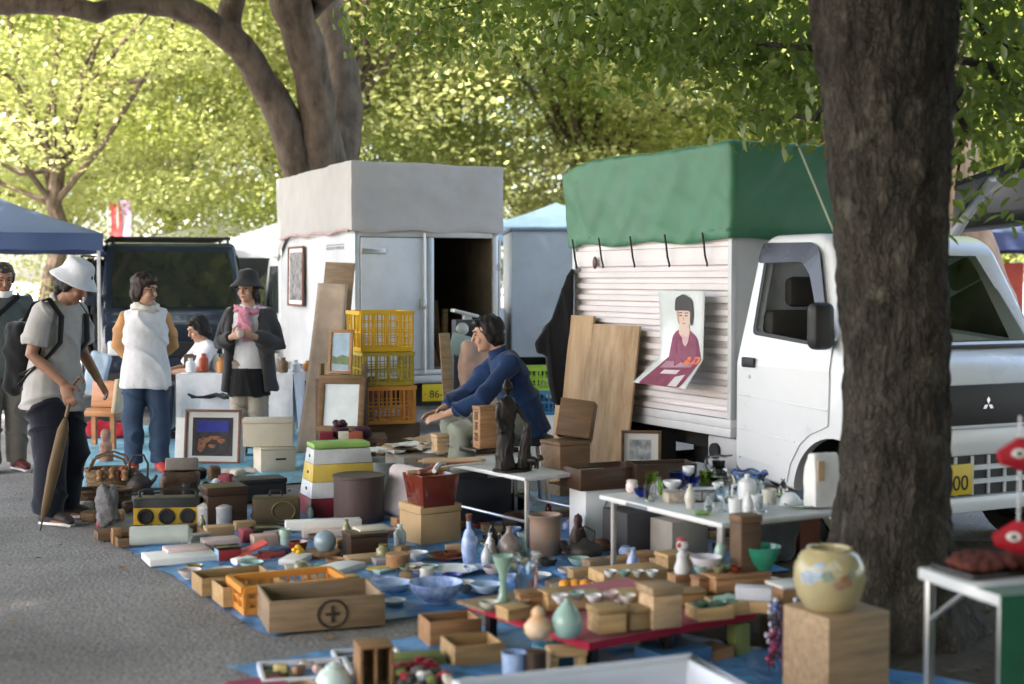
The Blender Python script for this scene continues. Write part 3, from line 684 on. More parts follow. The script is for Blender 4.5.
    return root
green_truck()

# ---------------------------------------------------------------- grey tarped box truck
def grey_truck():
    root = thing('box_truck', 'white box truck under a grey tarp with one rear door open', 'truck', (-1.49, 13.5, 0), R(113.6)); W = -1.475
    L_ = 2.75; z0, z1 = .60, 2.0
    wm = WHITE2
    MB().box(0.03, L_, -.03, 0, z0, z1).build('side_wall', wm, root); MB().box(.03, L_, W, W+.03, z0, z1).build('side_wall', wm, root)
    MB().box(.03, L_, W+.031, -.031, z0, z0+.05).build('load_floor', wood('truckfloor', (.16, .11, .07)), root)
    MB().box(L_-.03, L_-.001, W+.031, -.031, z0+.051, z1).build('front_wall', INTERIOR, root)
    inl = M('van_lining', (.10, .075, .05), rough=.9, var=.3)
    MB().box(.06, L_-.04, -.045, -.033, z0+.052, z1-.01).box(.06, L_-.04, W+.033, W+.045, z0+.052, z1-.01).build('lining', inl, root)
    fr = MB().box(0, .035, -.05, .002, z0-.02, z1+.01).box(0, .035, W-.002, W+.055, z0-.02, z1+.01).box(0, .035, W+.056, -.051, z1-.09, z1+.01).box(0, .035, W+.056, -.051, z0-.02, z0+.03).box(.001, .034, -.80, -.735, z0+.031, z1-.091)
    fr.build('rear_frame', ALU, root, bevel=.006)
    d = MB().box(-.012, .012, -.728, -.056, z0+.035, z1-.095).build('rear_door', wm, root, bevel=.006)
    for z in (.9, 1.75): MB().box(-.026, -.012, -.30, -.06, z, z+.05).build('hinge', STEEL, d, bevel=.004)
    MB().tube([(-.03, -.69, z0), (-.03, -.69, z1-.05)], .012).build('lock_rod', STEEL, d)
    MB().box(-.045, -.013, -.71, -.64, 1.22, 1.32).build('latch', STEEL, d, bevel=.006)
    e = MB().box(.0, .66, W-.035, W-.010, z0+.035, z1-.095); e.build('open_door', wm, root, bevel=.006)
    for z in (.95, 1.6): MB().box(-.02, .06, W-.03, W-.004, z, z+.06).build('door_hinge', STEEL, root, bevel=.004)
    GY = M('grey_tarp', (.38, .365, .355), rough=.6, var=.10, scale=2.4, bump=.003, bscale=7, crumple=(1.6, .02))
    tp = MB(); soft_box(tp, -.045, L_+.06, W-.05, .05, z1-.04, 2.63, .022, (60, 44, 22), .013, 2.3, 5, skip=('z0',))
    nv = []
    for x, y, z in tp.v:
        if z < z1+.06: z += .012*math.sin(x*6)+.012*math.sin(y*9)
        if x < .05: x -= .018*max(0, math.sin(3*y+5*z))*(2.6-z)
        if z > 2.5: z += .005*math.sin(y*6)+.006*math.sin(x*5+y)
        if x > L_-.4 and y > 0 and z < 2.2: z -= .22*(x-L_+.4)/.4
        nv.append((x, y, z))
    tp.v = nv; tp.build('tarp', GY, root, weld=True, auto=60)
    rp = MB(); rp.tube([(x, .062+.004*math.sin(x*30), 1.965+.014*math.sin(x*7)) for x in [i*.09 for i in range(30)]], .013, seg=6); rp.build('rope', M('red_white_rope', (.55, .35, .35), rough=.9, var=.5, scale=40), root)
    for z, h in ((1.84, .012), (1.80, .03)): MB().box(.35, .95, .0015, .004, z, z+h).build('side_marking', M('faded_print', (.30, .31, .34), rough=.7, var=.5, scale=30), root)
    MB().box(.1, 2.9, -.42, -.30, .40, z0-.021).box(.1, 2.9, W+.30, W+.42, .40, z0-.021).build('chassis', DARKMETAL, root)
    MB().box(-.03, .06, W+.02, -.02, .50, .575).build('bumper', paint('bumper_silver', (.5, .5, .5), rough=.35, metal=.4), root, bevel=.012)
    pl = MB().box(-.045, -.037, -.99, -.66, .325, .49).build('number_plate', YPLATE, root, bevel=.002)
    lettering('· 86-66', .105, INK, pl, (-.0465, -.825, .39), (R(90), 0, R(-90)), 'digits')
    MB().box(-.036, -.02, -.98, -.67, .40, .50).build('plate_bracket', BLACKP, root)
    for y in (-.28, W+.12): MB().box(-.035, .0, y, y+.16, .40, .48).build('tail_lamp', M('tail_lens', (.35, .02, .015), rough=.2), root, bevel=.008)
    MB().box(.3, .55, W+.1, -.1, .25, .45).build('rear_axle', DARKMETAL, root)
    cab = MB().prism(rounded([(L_+.06, .35), (L_+.06, 1.74), (L_+.6, 1.78), (L_+.95, 1.08), (L_+1.22, .95), (L_+1.26, .35)], .06), W, 0, 'y').build('cab', WHITE, root, bevel=.04)
    for y in (.003, W-.003):
        MB().add([(L_+.15, y, 1.12), (L_+.75, y, 1.10), (L_+.53, y, 1.66), (L_+.15, y, 1.66)], [(0,1,2,3)]).build('side_window', GLASSV, root)
    mo = MB(); soft_box(mo, -.05, .05, -.07, .07, -.12, .12, .03, (4, 4, 6)); m = mo.build('mirror', BLACKP, root); m.location = (L_+.72, .16, 1.3)
    for x in (.55, L_+.7):
        wheel(root, x, -.10, .27, .145, 1); wheel(root, x, W+.10, .27, .145, -1)
grey_truck()

# ---------------------------------------------------------------- vehicles behind
def simple_van(name, label, loc, rz, mat, L_, W, H, hood, cat='van', nose=.9, group=None, ws=.55, roof_rack=False):
    """boxy van: heading +x, front at x = L_, centre line y = 0"""
    root = thing(name, label, cat, loc, rz, group)
    prof = rounded([(0, .3), (0, H*.55), (.12, H-.06), (.3, H), (L_-hood-ws, H), (L_-hood, nose+.12), (L_-.12, nose), (L_, nose-.18), (L_+.02, .3)], .09)
    o = MB().prism(prof, -W/2, W/2, 'y').build('body', mat, root, bevel=.06, seg=3)
    tum = lambda y, z: y*(1-.10*max(0, z-nose)/(H-nose))
    for v in o.data.vertices: v.co.y = tum(v.co.y, v.co.z)
    def q(x, y, z): return (x, tum(y, z), z)
    a = (L_-hood-ws, H); b = (L_-hood, nose+.12)
    dx, dz = a[0]-b[0], a[1]-b[1]
    def onws(t, y, off=.012): return q(b[0]+dx*t+off, y, b[1]+dz*t+off*.5)
    wv = [onws(.06, -W/2+.10), onws(.06, W/2-.10), onws(.5, W/2-.10), onws(.86, W/2-.14), onws(.86, -W/2+.14), onws(.5, -W/2+.10)]
    MB().add(wv, [(0,1,2,3,4,5)]).build('windscreen', M('windscreen_glass', (.020, .024, .022), rough=.015, var=.2, spec=1.0, coat=1.0), root)
    for s in (-1, 1):
        y = s*(W/2+.006)
        xs = L_-hood
        for x0, x1, x1t in ((xs-1.05, xs-.16, xs-ws*.75-.05), (xs-2.1, xs-1.13, xs-1.13), (.25, xs-2.18, xs-2.18)):
            if x1-x0 < .3: continue
            MB().add([q(x0, y, nose+.12), q(x1, y, nose+.12), q(x1t, y, H-.14), q(x0+.02, y, H-.14)], [(0,1,2,3)]).build('side_window', GLASSV, root)
        hl = MB().box(L_-.10, L_+.022, s*(W/2-.34), s*(W/2-.06), nose-.34, nose-.18) if s > 0 else MB().box(L_-.10, L_+.022, -(W/2-.06), -(W/2-.34), nose-.34, nose-.18)
        hl.build('headlight', M('lamp_lens'), root, bevel=.02)
        mm = MB(); soft_box(mm, -.05, .05, -.08, .08, -.07, .07, .03, (4, 5, 4)); m_ = mm.build('mirror', mat, root); m_.location = (xs-.25, s*(W/2+.10), nose+.26)
        for x in (.75, L_-.72): wheel(root, x, s*(W/2-.09), .30, .17, s)
    MB().box(L_-.05, L_+.032, -W/2+.45, W/2-.45, nose-.36, nose-.20).build('grille', BLACKP, root, bevel=.02)
    MB().box(L_-.04, L_+.06, -W/2+.03, W/2-.03, .28, .5).build('bumper', BLACKP, root, bevel=.03)
    if roof_rack:
        rk = MB()
        for s in (-1, 1): rk.tube([(.5, s*W*.40, H+.06), (L_-hood-ws-.1, s*W*.40, H+.06)], .02)
        for x in (.8, 1.7, 2.5): rk.tube([(x, -W*.42, H+.05), (x, W*.42, H+.05)], .018)
        for s in (-1, 1):
            for x in (.8, 1.7, 2.5): rk.tube([(x, s*W*.4, H-.02), (x, s*W*.4, H+.07)], .015)
        rk.build('roof_rack', BLACKP, root)
    return root
NAVY = paint('navy_body', (.014, .022, .042), rough=.22, var=.1, coat=.6)
def front_at(px, py_roof, Y, L_, rz):     # van whose front end stands at pixel px, depth Y
    p = P(px, 280, Y); c, s = math.cos(rz), math.sin(rz); return (p.x-L_*c, Y-L_*s, 0)
rz = R(-72); simple_van('minivan', 'dark blue van parked behind the woman in the white top', front_at(178, 0, 15.6, 3.4, rz), rz, NAVY, 3.4, 1.62, 1.93, .42, roof_rack=True, nose=1.02, ws=.42)
rz = R(-160); simple_van('minivan', 'white van partly hidden behind the man in the white hat', front_at(20, 0, 19.5, 3.6, rz), rz, WHITE, 3.6, 1.65, 1.95, .5)
rz = R(-100); simple_van('minivan', 'white van standing between the dark blue van and the grey box truck', front_at(262, 0, 19, 3.5, rz), rz, WHITE, 3.5, 1.6, 1.9, .5)

root = thing('panel_truck', 'plain white panel truck between the two tarped trucks', 'truck', (.0, 16.2, 0), R(4))
MB().box(0, 2.6, 0, 1.6, .62, 2.06).build('cargo_box', WHITE2, root, bevel=.012)
MB().box(-.02, 2.62, -.02, 1.62, 2.062, 2.09).build('roof_trim', paint('slate_trim', (.22, .25, .30), rough=.5), root)
rv = MB()
for i in range(6):
    for j in range(5): rv.lathe([(.009, 0), (.006, .004)], 6).v[-12:] if False else rv.ball((.12+.42*i+.03*(j % 2), -.002, .75+.27*j), .008, .004, .008, 6, 4)
rv.build('rivets', STEEL, root)
MB().box(.1, 2.5, .3, 1.3, .4, .615).build('chassis', DARKMETAL, root); MB().box(-1.1, -.06, .05, 1.55, .4, 1.2).build('cab', WHITE, root, bevel=.08)
for x in (.5, 2.1): wheel(root, x, .1, .28, .15, -1); wheel(root, x, 1.5, .28, .15, 1)

# dark van with a raised panel, right edge
root = thing('dark_van', 'dark van with a raised charcoal hatch at the right edge', 'van', (4.84, 12.4, 0), 0)
BODYD = paint('charcoal_body', (.030, .029, .030), rough=.3, coat=.4)
MB().prism(rounded([(0, .32), (0, 1.2), (.02, 2.25), (.12, 2.32), (2.4, 2.32), (3.0, 1.25), (3.7, 1.1), (3.8, .32)], .1), -.75, .75, 'y').build('body', BODYD, root, bevel=.06)
q4 = [P(955, 187, 11.7), P(1070, 146, 11.7), P(1070, 217, 13.1), P(951, 231, 13.1)]; q4 = [p-Vector(root.location) for p in q4]; up = Vector((0, -.02, .05))
MB().add(q4+[p+up for p in q4], [(3,2,1,0),(4,5,6,7),(0,1,5,4),(1,2,6,5),(2,3,7,6),(3,0,4,7)]).build('hatch', BODYD, root, bevel=.012)
SE = paint('silver_edge', (.50, .51, .53), rough=.35, metal=.3)
MB().tube([q4[3], q4[2]], .035, seg=10).build('hatch_edge', SE, root); MB().tube([q4[3]+Vector((0, -.1, -.03)), q4[0].lerp(q4[1], .35)+Vector((0, .05, -.03))], .045, seg=10).build('gas_strut', SE, root)
MB().box(.25, 1.9, -.757, -.751, 1.25, 1.85).build('side_window', GLASSV, root)
for x in (.75, 3.05):
    wheel(root, x, -.66, .31, .18, -1); wheel(root, x, .66, .31, .18, 1)

# ---------------------------------------------------------------- canopies and tents
def canopy(name, label, c, hw, hd, ez, az, mat, rz=0, val=.18, cat='canopy tent', group=None, poles=True):
    root = thing(name, label, cat, (c[0], c[1], 0), rz, group); n = 12
    def roof(u, v):
        x = (u*2-1); y = (v*2-1); r = max(abs(x), abs(y)); z = ez+(az-ez)*(1-r)**.92-.05*math.sin(PI*min(1, r))*(1-abs(abs(x)-abs(y)))
        return (x*hw, y*hd, z)
    MB().grid(roof, 2*n, 2*n).build('roof', mat, root, auto=50)
    vb = MB(); per = [(-hw,-hd),(hw,-hd),(hw,hd),(-hw,hd),(-hw,-hd)]
    for (x0,y0),(x1,y1) in zip(per, per[1:]):
        vb.grid(lambda u, v: (x0+(x1-x0)*u+(.012*math.sin(u*23) if x0 == x1 else 0), y0+(y1-y0)*u+(.012*math.sin(u*23) if y0 == y1 else 0), ez-val*v-.015*abs(math.sin(u*14))*v), 24, 2)
    vb.build('valance', mat, root)
    if poles:
        for x in (-1, 1):
            for y in (-1, 1): MB().box(x*(hw-.04)-.019, x*(hw-.04)+.019, y*(hd-.04)-.019, y*(hd-.04)+.019, 0, ez).build('pole', WHITE2, root, bevel=.004)
    return root
BLUEC = M('blue_canopy', (.040, .072, .165), rough=.55, var=.08, scale=2)
WT = M('white_canopy', (.75, .76, .78), rough=.6, var=.04)
NAVC = M('navy_canopy', (.03, .045, .11), rough=.6, var=.1)
canopy('canopy_tent', 'blue canopy with white poles over the far left stall', (-6.40, 16.83), 1.5, 1.5, 2.02, 2.62, BLUEC, rz=R(16))
canopy('canopy_tent', 'white peaked tent behind the dark blue van roof', (P(226, 280, 27).x, 27), 2.1, 1.6, 2.05, 2.66, WT)
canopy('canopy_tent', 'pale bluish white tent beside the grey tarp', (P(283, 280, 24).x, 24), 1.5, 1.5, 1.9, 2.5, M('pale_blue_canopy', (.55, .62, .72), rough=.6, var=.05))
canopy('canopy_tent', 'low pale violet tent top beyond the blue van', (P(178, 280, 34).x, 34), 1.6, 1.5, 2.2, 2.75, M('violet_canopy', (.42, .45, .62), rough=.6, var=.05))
canopy('canopy_tent', 'pale tent with a blue side rising above the plain panel truck', (P(556, 280, 19.5).x, 19.5), 1.1, 1.3, 2.18, 2.56, M('ice_blue_canopy', (.42, .58, .72), rough=.6, var=.15))
canopy('canopy_tent', 'navy canopy at the far right over a small stall', (P(1035, 280, 20).x, 20), 1.35, 1.3, 2.12, 2.5, NAVC, val=.22)

# stall under the navy canopy
root = thing('market_stall', 'far stall of red and green panels under the navy canopy', 'stall', (P(1008, 280, 20.5).x, 20.5, 0))
MB().box(-.7, .7, -.3, .3, .68, .74).build('counter', wood('stall', (.35, .25, .15)), root); MB().box(-.66, .66, -.26, .26, 0, .675).build('skirt', cloth('darkskirt', (.05, .05, .07)), root)
for x, cl in ((-.55, (.45, .07, .05)), (-.2, (.12, .38, .33)), (.18, (.5, .09, .07)), (.5, (.25, .3, .3))):
    MB().box(x-.14, x+.14, .28, .31, .75, 1.75).build('panel', M('stallpanel%.1f' % x, cl, rough=.7), root)
for k, cl in enumerate(((.03, .08, .42), (.7, .7, .7), (.03, .3, .3))): solo('storage_tub', MB().tray(.26, .26, .16, .01), M('tub%d' % k, cl, rough=.4), ('blue', 'white', 'teal')[k]+' tub on the far right stall counter', 'tub', (root.location.x-.35+.33*k, 20.35, .742))

# banners, tower
for px, lab, cl in ((108, 'narrow red pole banner above the van roof', (.55, .07, .08)), (118, 'narrow purple and white pole banner above the van roof', (.34, .12, .45))):
    p = P(px, 225, 26); root = thing('pole_banner', lab, 'banner', (p.x, 26, 0))
    MB().tube([(0, 0, 0), (0, 0, 3.0)], .018).build('pole', WHITE2, root)
    m = MB().grid(lambda u, v: (.03+.20*u+.02*math.sin(v*6), .03*math.sin(v*7+u*2), 2.95-1.5*v), 3, 14); m.build('flag', M('banner%d' % px, cl, rough=.7, var=.25, scale=3, dark=None if px < 110 else (.7, .65, .75)), root)
p = P(182, 280, 120); root = thing('castle_tower', 'pale tiered tower glimpsed through the far trees', 'tower', (p.x, 120, 0))
CW = M('plaster_white', (.72, .68, .66), rough=.8, var=.05); TR = M('grey_tile', (.30, .27, .27), rough=.7, var=.1)
for k, (hw, z0, z1) in enumerate(((2.6, 0, 4.9), (2.1, 5.5, 8.1), (1.6, 8.7, 10.8), (1.1, 11.4, 13))):
    MB().box(-hw, hw, -hw, hw, z0, z1).build('storey', CW, root)
    MB().add([(-hw-.7,-hw-.7,z1),(hw+.7,-hw-.7,z1),(hw+.7,hw+.7,z1),(-hw-.7,hw+.7,z1),(-hw+.4,-hw+.4,z1+.75),(hw-.4,-hw+.4,z1+.75),(hw-.4,hw-.4,z1+.75),(-hw+.4,hw-.4,z1+.75)], [(3,2,1,0),(4,5,6,7),(0,1,5,4),(1,2,6,5),(2,3,7,6),(3,0,4,7)]).build('roof', TR, root)
    for x in (-.8, .8): MB().box(x*hw*.6-.2, x*hw*.6+.2, -hw-.03, -hw+.02, z1-1.4, z1-.7).build('window', BLACKP, root)
# ================================================================ goods on sale
YAW = R(25)
OAK = wood('oak', (.36, .20, .085)); PINE = wood('pine', (.50, .315, .145)); PAUL = wood('paulownia', (.46, .31, .18)); DARKW = wood('dark', (.060, .032, .02), rough=.4)
BROWNW = wood('brown', (.15, .085, .045)); CEDAR = wood('cedar', (.36, .19, .09)); GREYW = wood('grey', (.30, .205, .125)); CARD = M('cardboard', (.42, .28, .15), rough=.85, var=.12, scale=5)
LACQ = M('red_lacquer', (.16, .025, .012), rough=.16, var=.25, scale=3, coat=.5); BLKLQ = M('black_lacquer', (.018, .014, .013), rough=.22, var=.2)
PAPER = M('white_paper', (.72, .71, .69), rough=.85, var=.08, scale=8); CREAM = M('cream_board', (.58, .52, .42), rough=.8, var=.08)
PORC = glaze('porcelain', (.68, .70, .72)); CELA = glaze('celadon', (.30, .43, .38), (.22, .34, .30)); BLUEP = glaze('blue_white', (.45, .55, .72), (.10, .18, .45), scale=26, var=.2)
IRON = M('iron', (.035, .030, .028), rough=.55, var=.35, scale=14, bump=.003); BRONZE = M('bronze', (.030, .026, .024), rough=.42, var=.4, scale=10, metal=.45)
CLEAR = glass('clear'); GREENG = glass('green', (.55, .75, .25)); BLUEG = glass('blue', (.10, .18, .62)); PALEG = glass('pale_blue', (.72, .85, .92))
REDC = cloth('red', (.36, .02, .035)); FELT = cloth('felt_red', (.33, .012, .04)); WHITEC = cloth('white', (.68, .69, .72)); BLACKC = cloth('black', (.014, .014, .017))
TARPB = M('blue_tarp', (.085, .27, .56), rough=.38, var=.25, scale=4, bump=.004, bscale=14, crumple=(5, .03))
TARPL = M('pale_blue_tarp', (.20, .46, .60), rough=.5, var=.2, scale=3, bump=.004, bscale=10, crumple=(4, .03))

def tarp(label, pts, mat, z=.006, seed=0):
    a, b, c, d = [G(*p) for p in pts]
    def fn(u, v):
        p = (a*(1-u)+b*u)*(1-v)+(d*(1-u)+c*u)*v; q = p*2.6+Vector((seed, 0, 0))
        h = .5+.5*mnoise.noise(q)+.35*abs(mnoise.noise(q*2.7)); e = min(u, 1-u, v, 1-v)
        j = Vector((mnoise.noise(p*4+Vector((9, seed, 0))), mnoise.noise(p*4+Vector((3, 7, seed))), 0))*.03*(1 if e < .01 else 0)
        cr = max(0, 1-abs(((u*5+.12*math.sin(v*9)) % 1)-.5)*16)+max(0, 1-abs(((v*4+.12*math.sin(u*8)) % 1)-.5)*16)
        return p+Vector((0, 0, z+(.013*max(0, h)+.006*cr)*min(1, e*10)))+j
    m = MB().grid(fn, 110, 110); return solo('ground_tarp', m, mat, label, 'tarp', auto=60)
tarp('blue tarp under the wooden crates and blue bowls in the middle', [(268, 638), (545, 600), (440, 470), (108, 540)], TARPB, .008, 1)
tarp('blue tarp under the black folding tables and stoneware pots', [(478, 604), (790, 572), (640, 505), (430, 482)], TARPB, .014, 5)
tarp('nearest blue tarp under the low red table', [(226, 672), (560, 780), (985, 690), (560, 618)], TARPB, .020, 9)
tarp('pale blue tarp under the framed picture and the baskets', [(60, 500), (335, 482), (320, 424), (80, 428)], TARPL, .012, 13)

def base(px, py, w, d, yaw, z=0.0):
    """world point of the base centre of a w x d box whose nearest base corner shows at the pixel"""
    g = G(px, py, z) if z > .001 else G(px, py, .012)
    c, s = math.cos(yaw), math.sin(yaw); return Vector((g.x+c*w/2-s*d/2, g.y+s*w/2+c*d/2, g.z))
def box_thing(px, py, w, d, h, mat, label, z=0, yaw=YAW, lid=.0, name='wooden_box', cat='box', group=None, bev=.003, taper=0.0, lidmat=None):
    loc = base(px, py, w, d, yaw, z)
    if lid <= 0: return solo(name, MB().box(-w/2, w/2, -d/2, d/2, 0, h, taper=taper), mat, label, cat, loc, yaw, group, bevel=bev)
    r = thing(name, label, cat, loc, yaw, group)
    MB().box(-w/2, w/2, -d/2, d/2, 0, h-lid-.002).build('body', mat, r, bevel=bev)
    MB().box(-w/2-.004, w/2+.004, -d/2-.004, d/2+.004, h-lid, h).build('lid', lidmat or mat, r, bevel=bev); return r
def open_box(px, py, w, d, h, mat, label, z=0, yaw=YAW, t=.012, name='open_box', cat='box', group=None):
    loc = base(px, py, w, d, yaw, z); r = thing(name, label, cat, loc, yaw, group)
    m = MB().box(-w/2, w/2, -d/2, -d/2+t, 0, h).box(-w/2, w/2, d/2-t, d/2, 0, h).box(-w/2, -w/2+t, -d/2+t, d/2-t, 0, h).box(w/2-t, w/2, -d/2+t, d/2-t, 0, h)
    m.build('sides', mat, r, bevel=.002); MB().box(-w/2+t, w/2-t, -d/2+t, d/2-t, .002, t).build('base', mat, r); return r
def pot(px, py, prof, mat, label, cat, name, z=0, group=None, sc=1.0, rx=1, seg=28, Yoff=0):
    g = G(px, py, z if z > .001 else .012); return solo(name, MB().lathe([(r*sc, h*sc) for r, h in prof], seg, cap=True, sx=rx), mat, label, cat, (g.x, g.y+Yoff, g.z), random.uniform(0, 3), group, auto=50)
def bowl_prof(r, h, t=.005, foot=.4): return [(r*foot, 0), (r*foot, h*.08), (r*.72, h*.32), (r*.93, h*.72), (r, h), (r-t, h), (r*.9-t, h*.72), (r*.68-t, h*.36), (r*.3, h*.16), (.001, h*.15)]
def plate_prof(r, h): return [(r*.55, 0), (r*.6, h*.2), (r, h), (r-.004, h+.002), (r*.6, h*.35), (.001, h*.3)]
def vase_prof(r, h, neck=.3, sh=.6, lip=.4): return [(r*.6, 0), (r*.68, h*.04), (r, h*sh*.62), (r*.97, h*sh*.85), (r*.6, h*(sh+.14)), (r*neck, h*.84), (r*neck, h*.93), (r*lip, h), (r*lip-.004, h), (r*neck*.7, h*.9), (.001, h*.9)]

# ---- wooden crates at the front of the middle tarp
r = open_box(269, 634, .50, .36, .135, GREYW, 'weathered wooden box with a ringed cross stamped on its front', yaw=R(18), t=.014, name='stamped_box')
MB().tube([(.02+.062*math.cos(2*PI*k/40), -.1825, .066+.058*math.sin(2*PI*k/40)) for k in range(41)], .005, seg=6).box(.02-.030, .02+.030, -.1855, -.1815, .059, .072).box(.0135, .0265, -.1865, -.1812, .030, .101).build('stamp', M('burnt_brand', (.045, .035, .03), rough=.9), r)
for k, (x, y, w_, d_, h_) in enumerate(((-.12, .02, .16, .12, .05), (.13, .05, .18, .14, .04), (.02, -.08, .14, .10, .03))):
    g = r.location; solo('paper_packet', MB().box(-w_/2, w_/2, -d_/2, d_/2, 0, h_), PAPER if k else M('kraft', (.42, .28, .17), rough=.9), ('crumpled tan packet', 'white packet at the right', 'small white packet at the front')[k]+' inside the stamped wooden box', 'packet', (g.x+x*.95-y*.31, g.y+x*.31+y*.95, g.z+.016), R(random.uniform(-10, 40)), bevel=.012)
open_box(202, 597, .34, .21, .085, PINE, 'shallow plywood tray, leftmost along the asphalt edge', yaw=R(26), t=.008, name='plywood_tray', cat='tray')
open_box(223, 608, .30, .20, .092, PINE, 'shallow plywood tray touching the orange crate', yaw=R(26), t=.008, name='plywood_tray', cat='tray')
def crate(loc, yaw, w, d, h, mat, label, group=None, solid_low=False):
    r = thing('plastic_crate', label, 'crate', loc, yaw, group); t = .008; cell = .075
    b = MB().box(-w/2, w/2, -d/2, d/2, 0, t)
    def side(x0, y0, x1, y1):
        L_ = math.hypot(x1-x0, y1-y0); a = math.atan2(y1-y0, x1-x0); n = max(3, round(L_/.105)); q = MB()
        q.box(0, L_, 0, t, .0085, .03).box(0, L_, -.012, t+.002, h-.03, h).box(0, L_, 0, t, h*.46, h*.46+.012)
        for i in range(n+1):
            x = min(L_-.012, L_*i/n); q.box(x, x+.012, -.004, t+.001, .0302, h-.0302)
        for i in range(int(L_/.036)): q.box(.018+i*.036, .026+i*.036, .002, .006, .0305, h-.0305)
        for i in range(max(1, int((h-.06)/.06))): q.box(L_*.02, L_*.98, .0065, .0075, .045+.06*i, .053+.06*i)
        return q.move(Matrix.Translation((x0, y0, 0)) @ Matrix.Rotation(a, 4, 'Z'))
    b.build('base', mat, r)
    for c in ((-w/2, -d/2, w/2, -d/2), (w/2, -d/2, w/2, d/2), (w/2, d/2, -w/2, d/2), (-w/2, d/2, -w/2, -d/2)): side(*c).build('side', mat, r)
    return r
ORG = M('orange_plastic', (.62, .25, .045), rough=.45, var=.06); YEL = M('yellow_plastic', (.62, .36, .02), rough=.4, var=.08); OLV = M('olive_yellow_plastic', (.38, .28, .03), rough=.45, var=.1)
crate(base(244, 616, .48, .28, R(25)), R(25), .48, .28, .13, ORG, 'shallow orange crate behind the stamped wooden box')
g = base(244, 616, .48, .28, R(25)); solo('wrapped_bundle', soft_box(MB(), -.10, .16, -.08, .08, 0, .075, .03, (10, 8, 5), .01, 9), PAPER, 'pale wrapped bundle lying inside the shallow orange crate', 'bundle', (g.x, g.y, g.z+.01), R(20))

# ---- left rows: small goods
box_thing(150, 567, .36, .24, .035, PAPER, 'white flat carton by the asphalt edge below the glass roll', name='flat_carton', cat='carton')
box_thing(168, 560, .22, .16, .05, M('pale_pink_board', (.60, .48, .46), rough=.8), 'pale pink flat carton behind the white one', name='flat_carton', cat='carton')
open_box(118, 548, .5, .26, .05, BROWNW, 'long dark wooden tray at the corner of the tarp', t=.012, name='wooden_tray', cat='tray')
box_thing(113, 545, .05, .06, .09, CEDAR, 'small orange wooden block at the far left tarp corner', name='wood_block', cat='block')
g = G(160, 543, .06); solo('glass_cylinder', MB().lathe([(.05, -.16), (.052, -.15), (.052, .15), (.03, .165), (.028, .175)], 24), M('frosted_glass', (.62, .68, .64), rough=.25, var=.15, trans=.35), 'milky glass cylinder lying across the dark wooden tray', 'glass cylinder', (g.x, g.y, .105), rot=(0, R(90), R(12)))
box_thing(207, 541, .16, .10, .075, CARD, 'small tan carton below the two silver tins', name='carton', cat='carton')
box_thing(205, 552, .20, .12, .06, M('pale_pink_board'), 'pink carton behind the red and blue tin', name='carton', cat='carton')
r = box_thing(219, 562, .12, .09, .075, M('tin_red', (.32, .03, .035), rough=.4), 'red tin with a blue end and black top', lid=.012, lidmat=BLKLQ, name='tin_box', cat='tin')
MB().box(-.0625, -.0605, -.043, .043, .004, .06).build('blue_end', M('tin_blue', (.28, .5, .66), rough=.4), r)
g = G(252, 558, .012); m = MB().box(-.09, .09, -.06, .06, 0, .012).box(-.09, .09, -.06, .06, .012, .02, rot=Matrix.Rotation(R(-22), 3, 'Y'), org=(-.09, 0, .012)); solo('open_folder', m, M('coral_red', (.58, .07, .06), rough=.6), 'coral red folder lying half open beside the red tin', 'folder', g, R(20))
box_thing(243, 544, .06, .11, .075, M('wine_book', (.30, .05, .07), rough=.6), 'upright wine red book between the tan carton and pink block', name='book', cat='book')
box_thing(254, 549, .14, .09, .07, M('pink_tan_board', (.48, .33, .27), rough=.8), 'pinkish tan gift box below the olive suitcase', name='gift_box')
pot(285, 546, [(.026, 0), (.032, .01), (.034, .095), (.030, .095), (.001, .02)], glaze('white_green', (.6, .66, .6), (.2, .38, .25), 22), 'white and green cup left of the yellow flower ornament', 'cup', 'cup')
pot(298, 555, bowl_prof(.055, .075, .004, .7), LACQ, 'small red lacquer pot holding the yellow flower', 'pot', 'lacquer_pot')
g = G(298, 553, .07); mm = MB(); [mm.ball((.02*math.cos(k*1.26), .02*math.sin(k*1.26), .01+.008*(k % 2)), .018, .018, .013, 8, 6) for k in range(5)]; mm.ball((0, 0, .03), .018, .018, .014, 8, 6); solo('flower_ornament', mm, M('egg_yellow', (.75, .42, .03), rough=.6), 'yellow flower ornament sitting in the small red pot', 'ornament', g)
pot(322, 556, [(.10, 0), (.105, .02), (.10, .028), (.001, .026)], CEDAR, 'round wooden stand under the grey glazed ball', 'stand', 'wooden_stand')
g = G(325, 552, .028); solo('glazed_ball', MB().lathe([(.02, 0), (.045, .012), (.062, .045), (.060, .075), (.042, .105), (.016, .118), (.012, .118), (.001, .1)], 24), glaze('grey_blue', (.25, .33, .37)), 'grey blue glazed round pot on the wooden stand', 'pot', g)
box_thing(286, 531, .44, .09, .05, PAPER, 'long white carton lying in front of the dark drum', z=.05, yaw=R(14), name='long_carton', cat='carton')
box_thing(303, 539, .34, .09, .045, M('patterned_paper', (.5, .36, .30), rough=.7, var=.6, scale=38, dark=(.62, .56, .5)), 'patterned paper carton below the long white carton', yaw=R(14), name='long_carton', cat='carton')
box_thing(337, 551, .09, .08, .06, PINE, 'little pine box between the grey ball and the dark chest', name='wooden_box')
box_thing(351, 558, .21, .15, .125, DARKW, 'dark brown chest with a cream book on top', lid=.02, name='small_chest', cat='chest')
box_thing(360, 533, .18, .13, .018, CREAM, 'cream book lying on the dark brown chest', z=.13, name='book', cat='book')
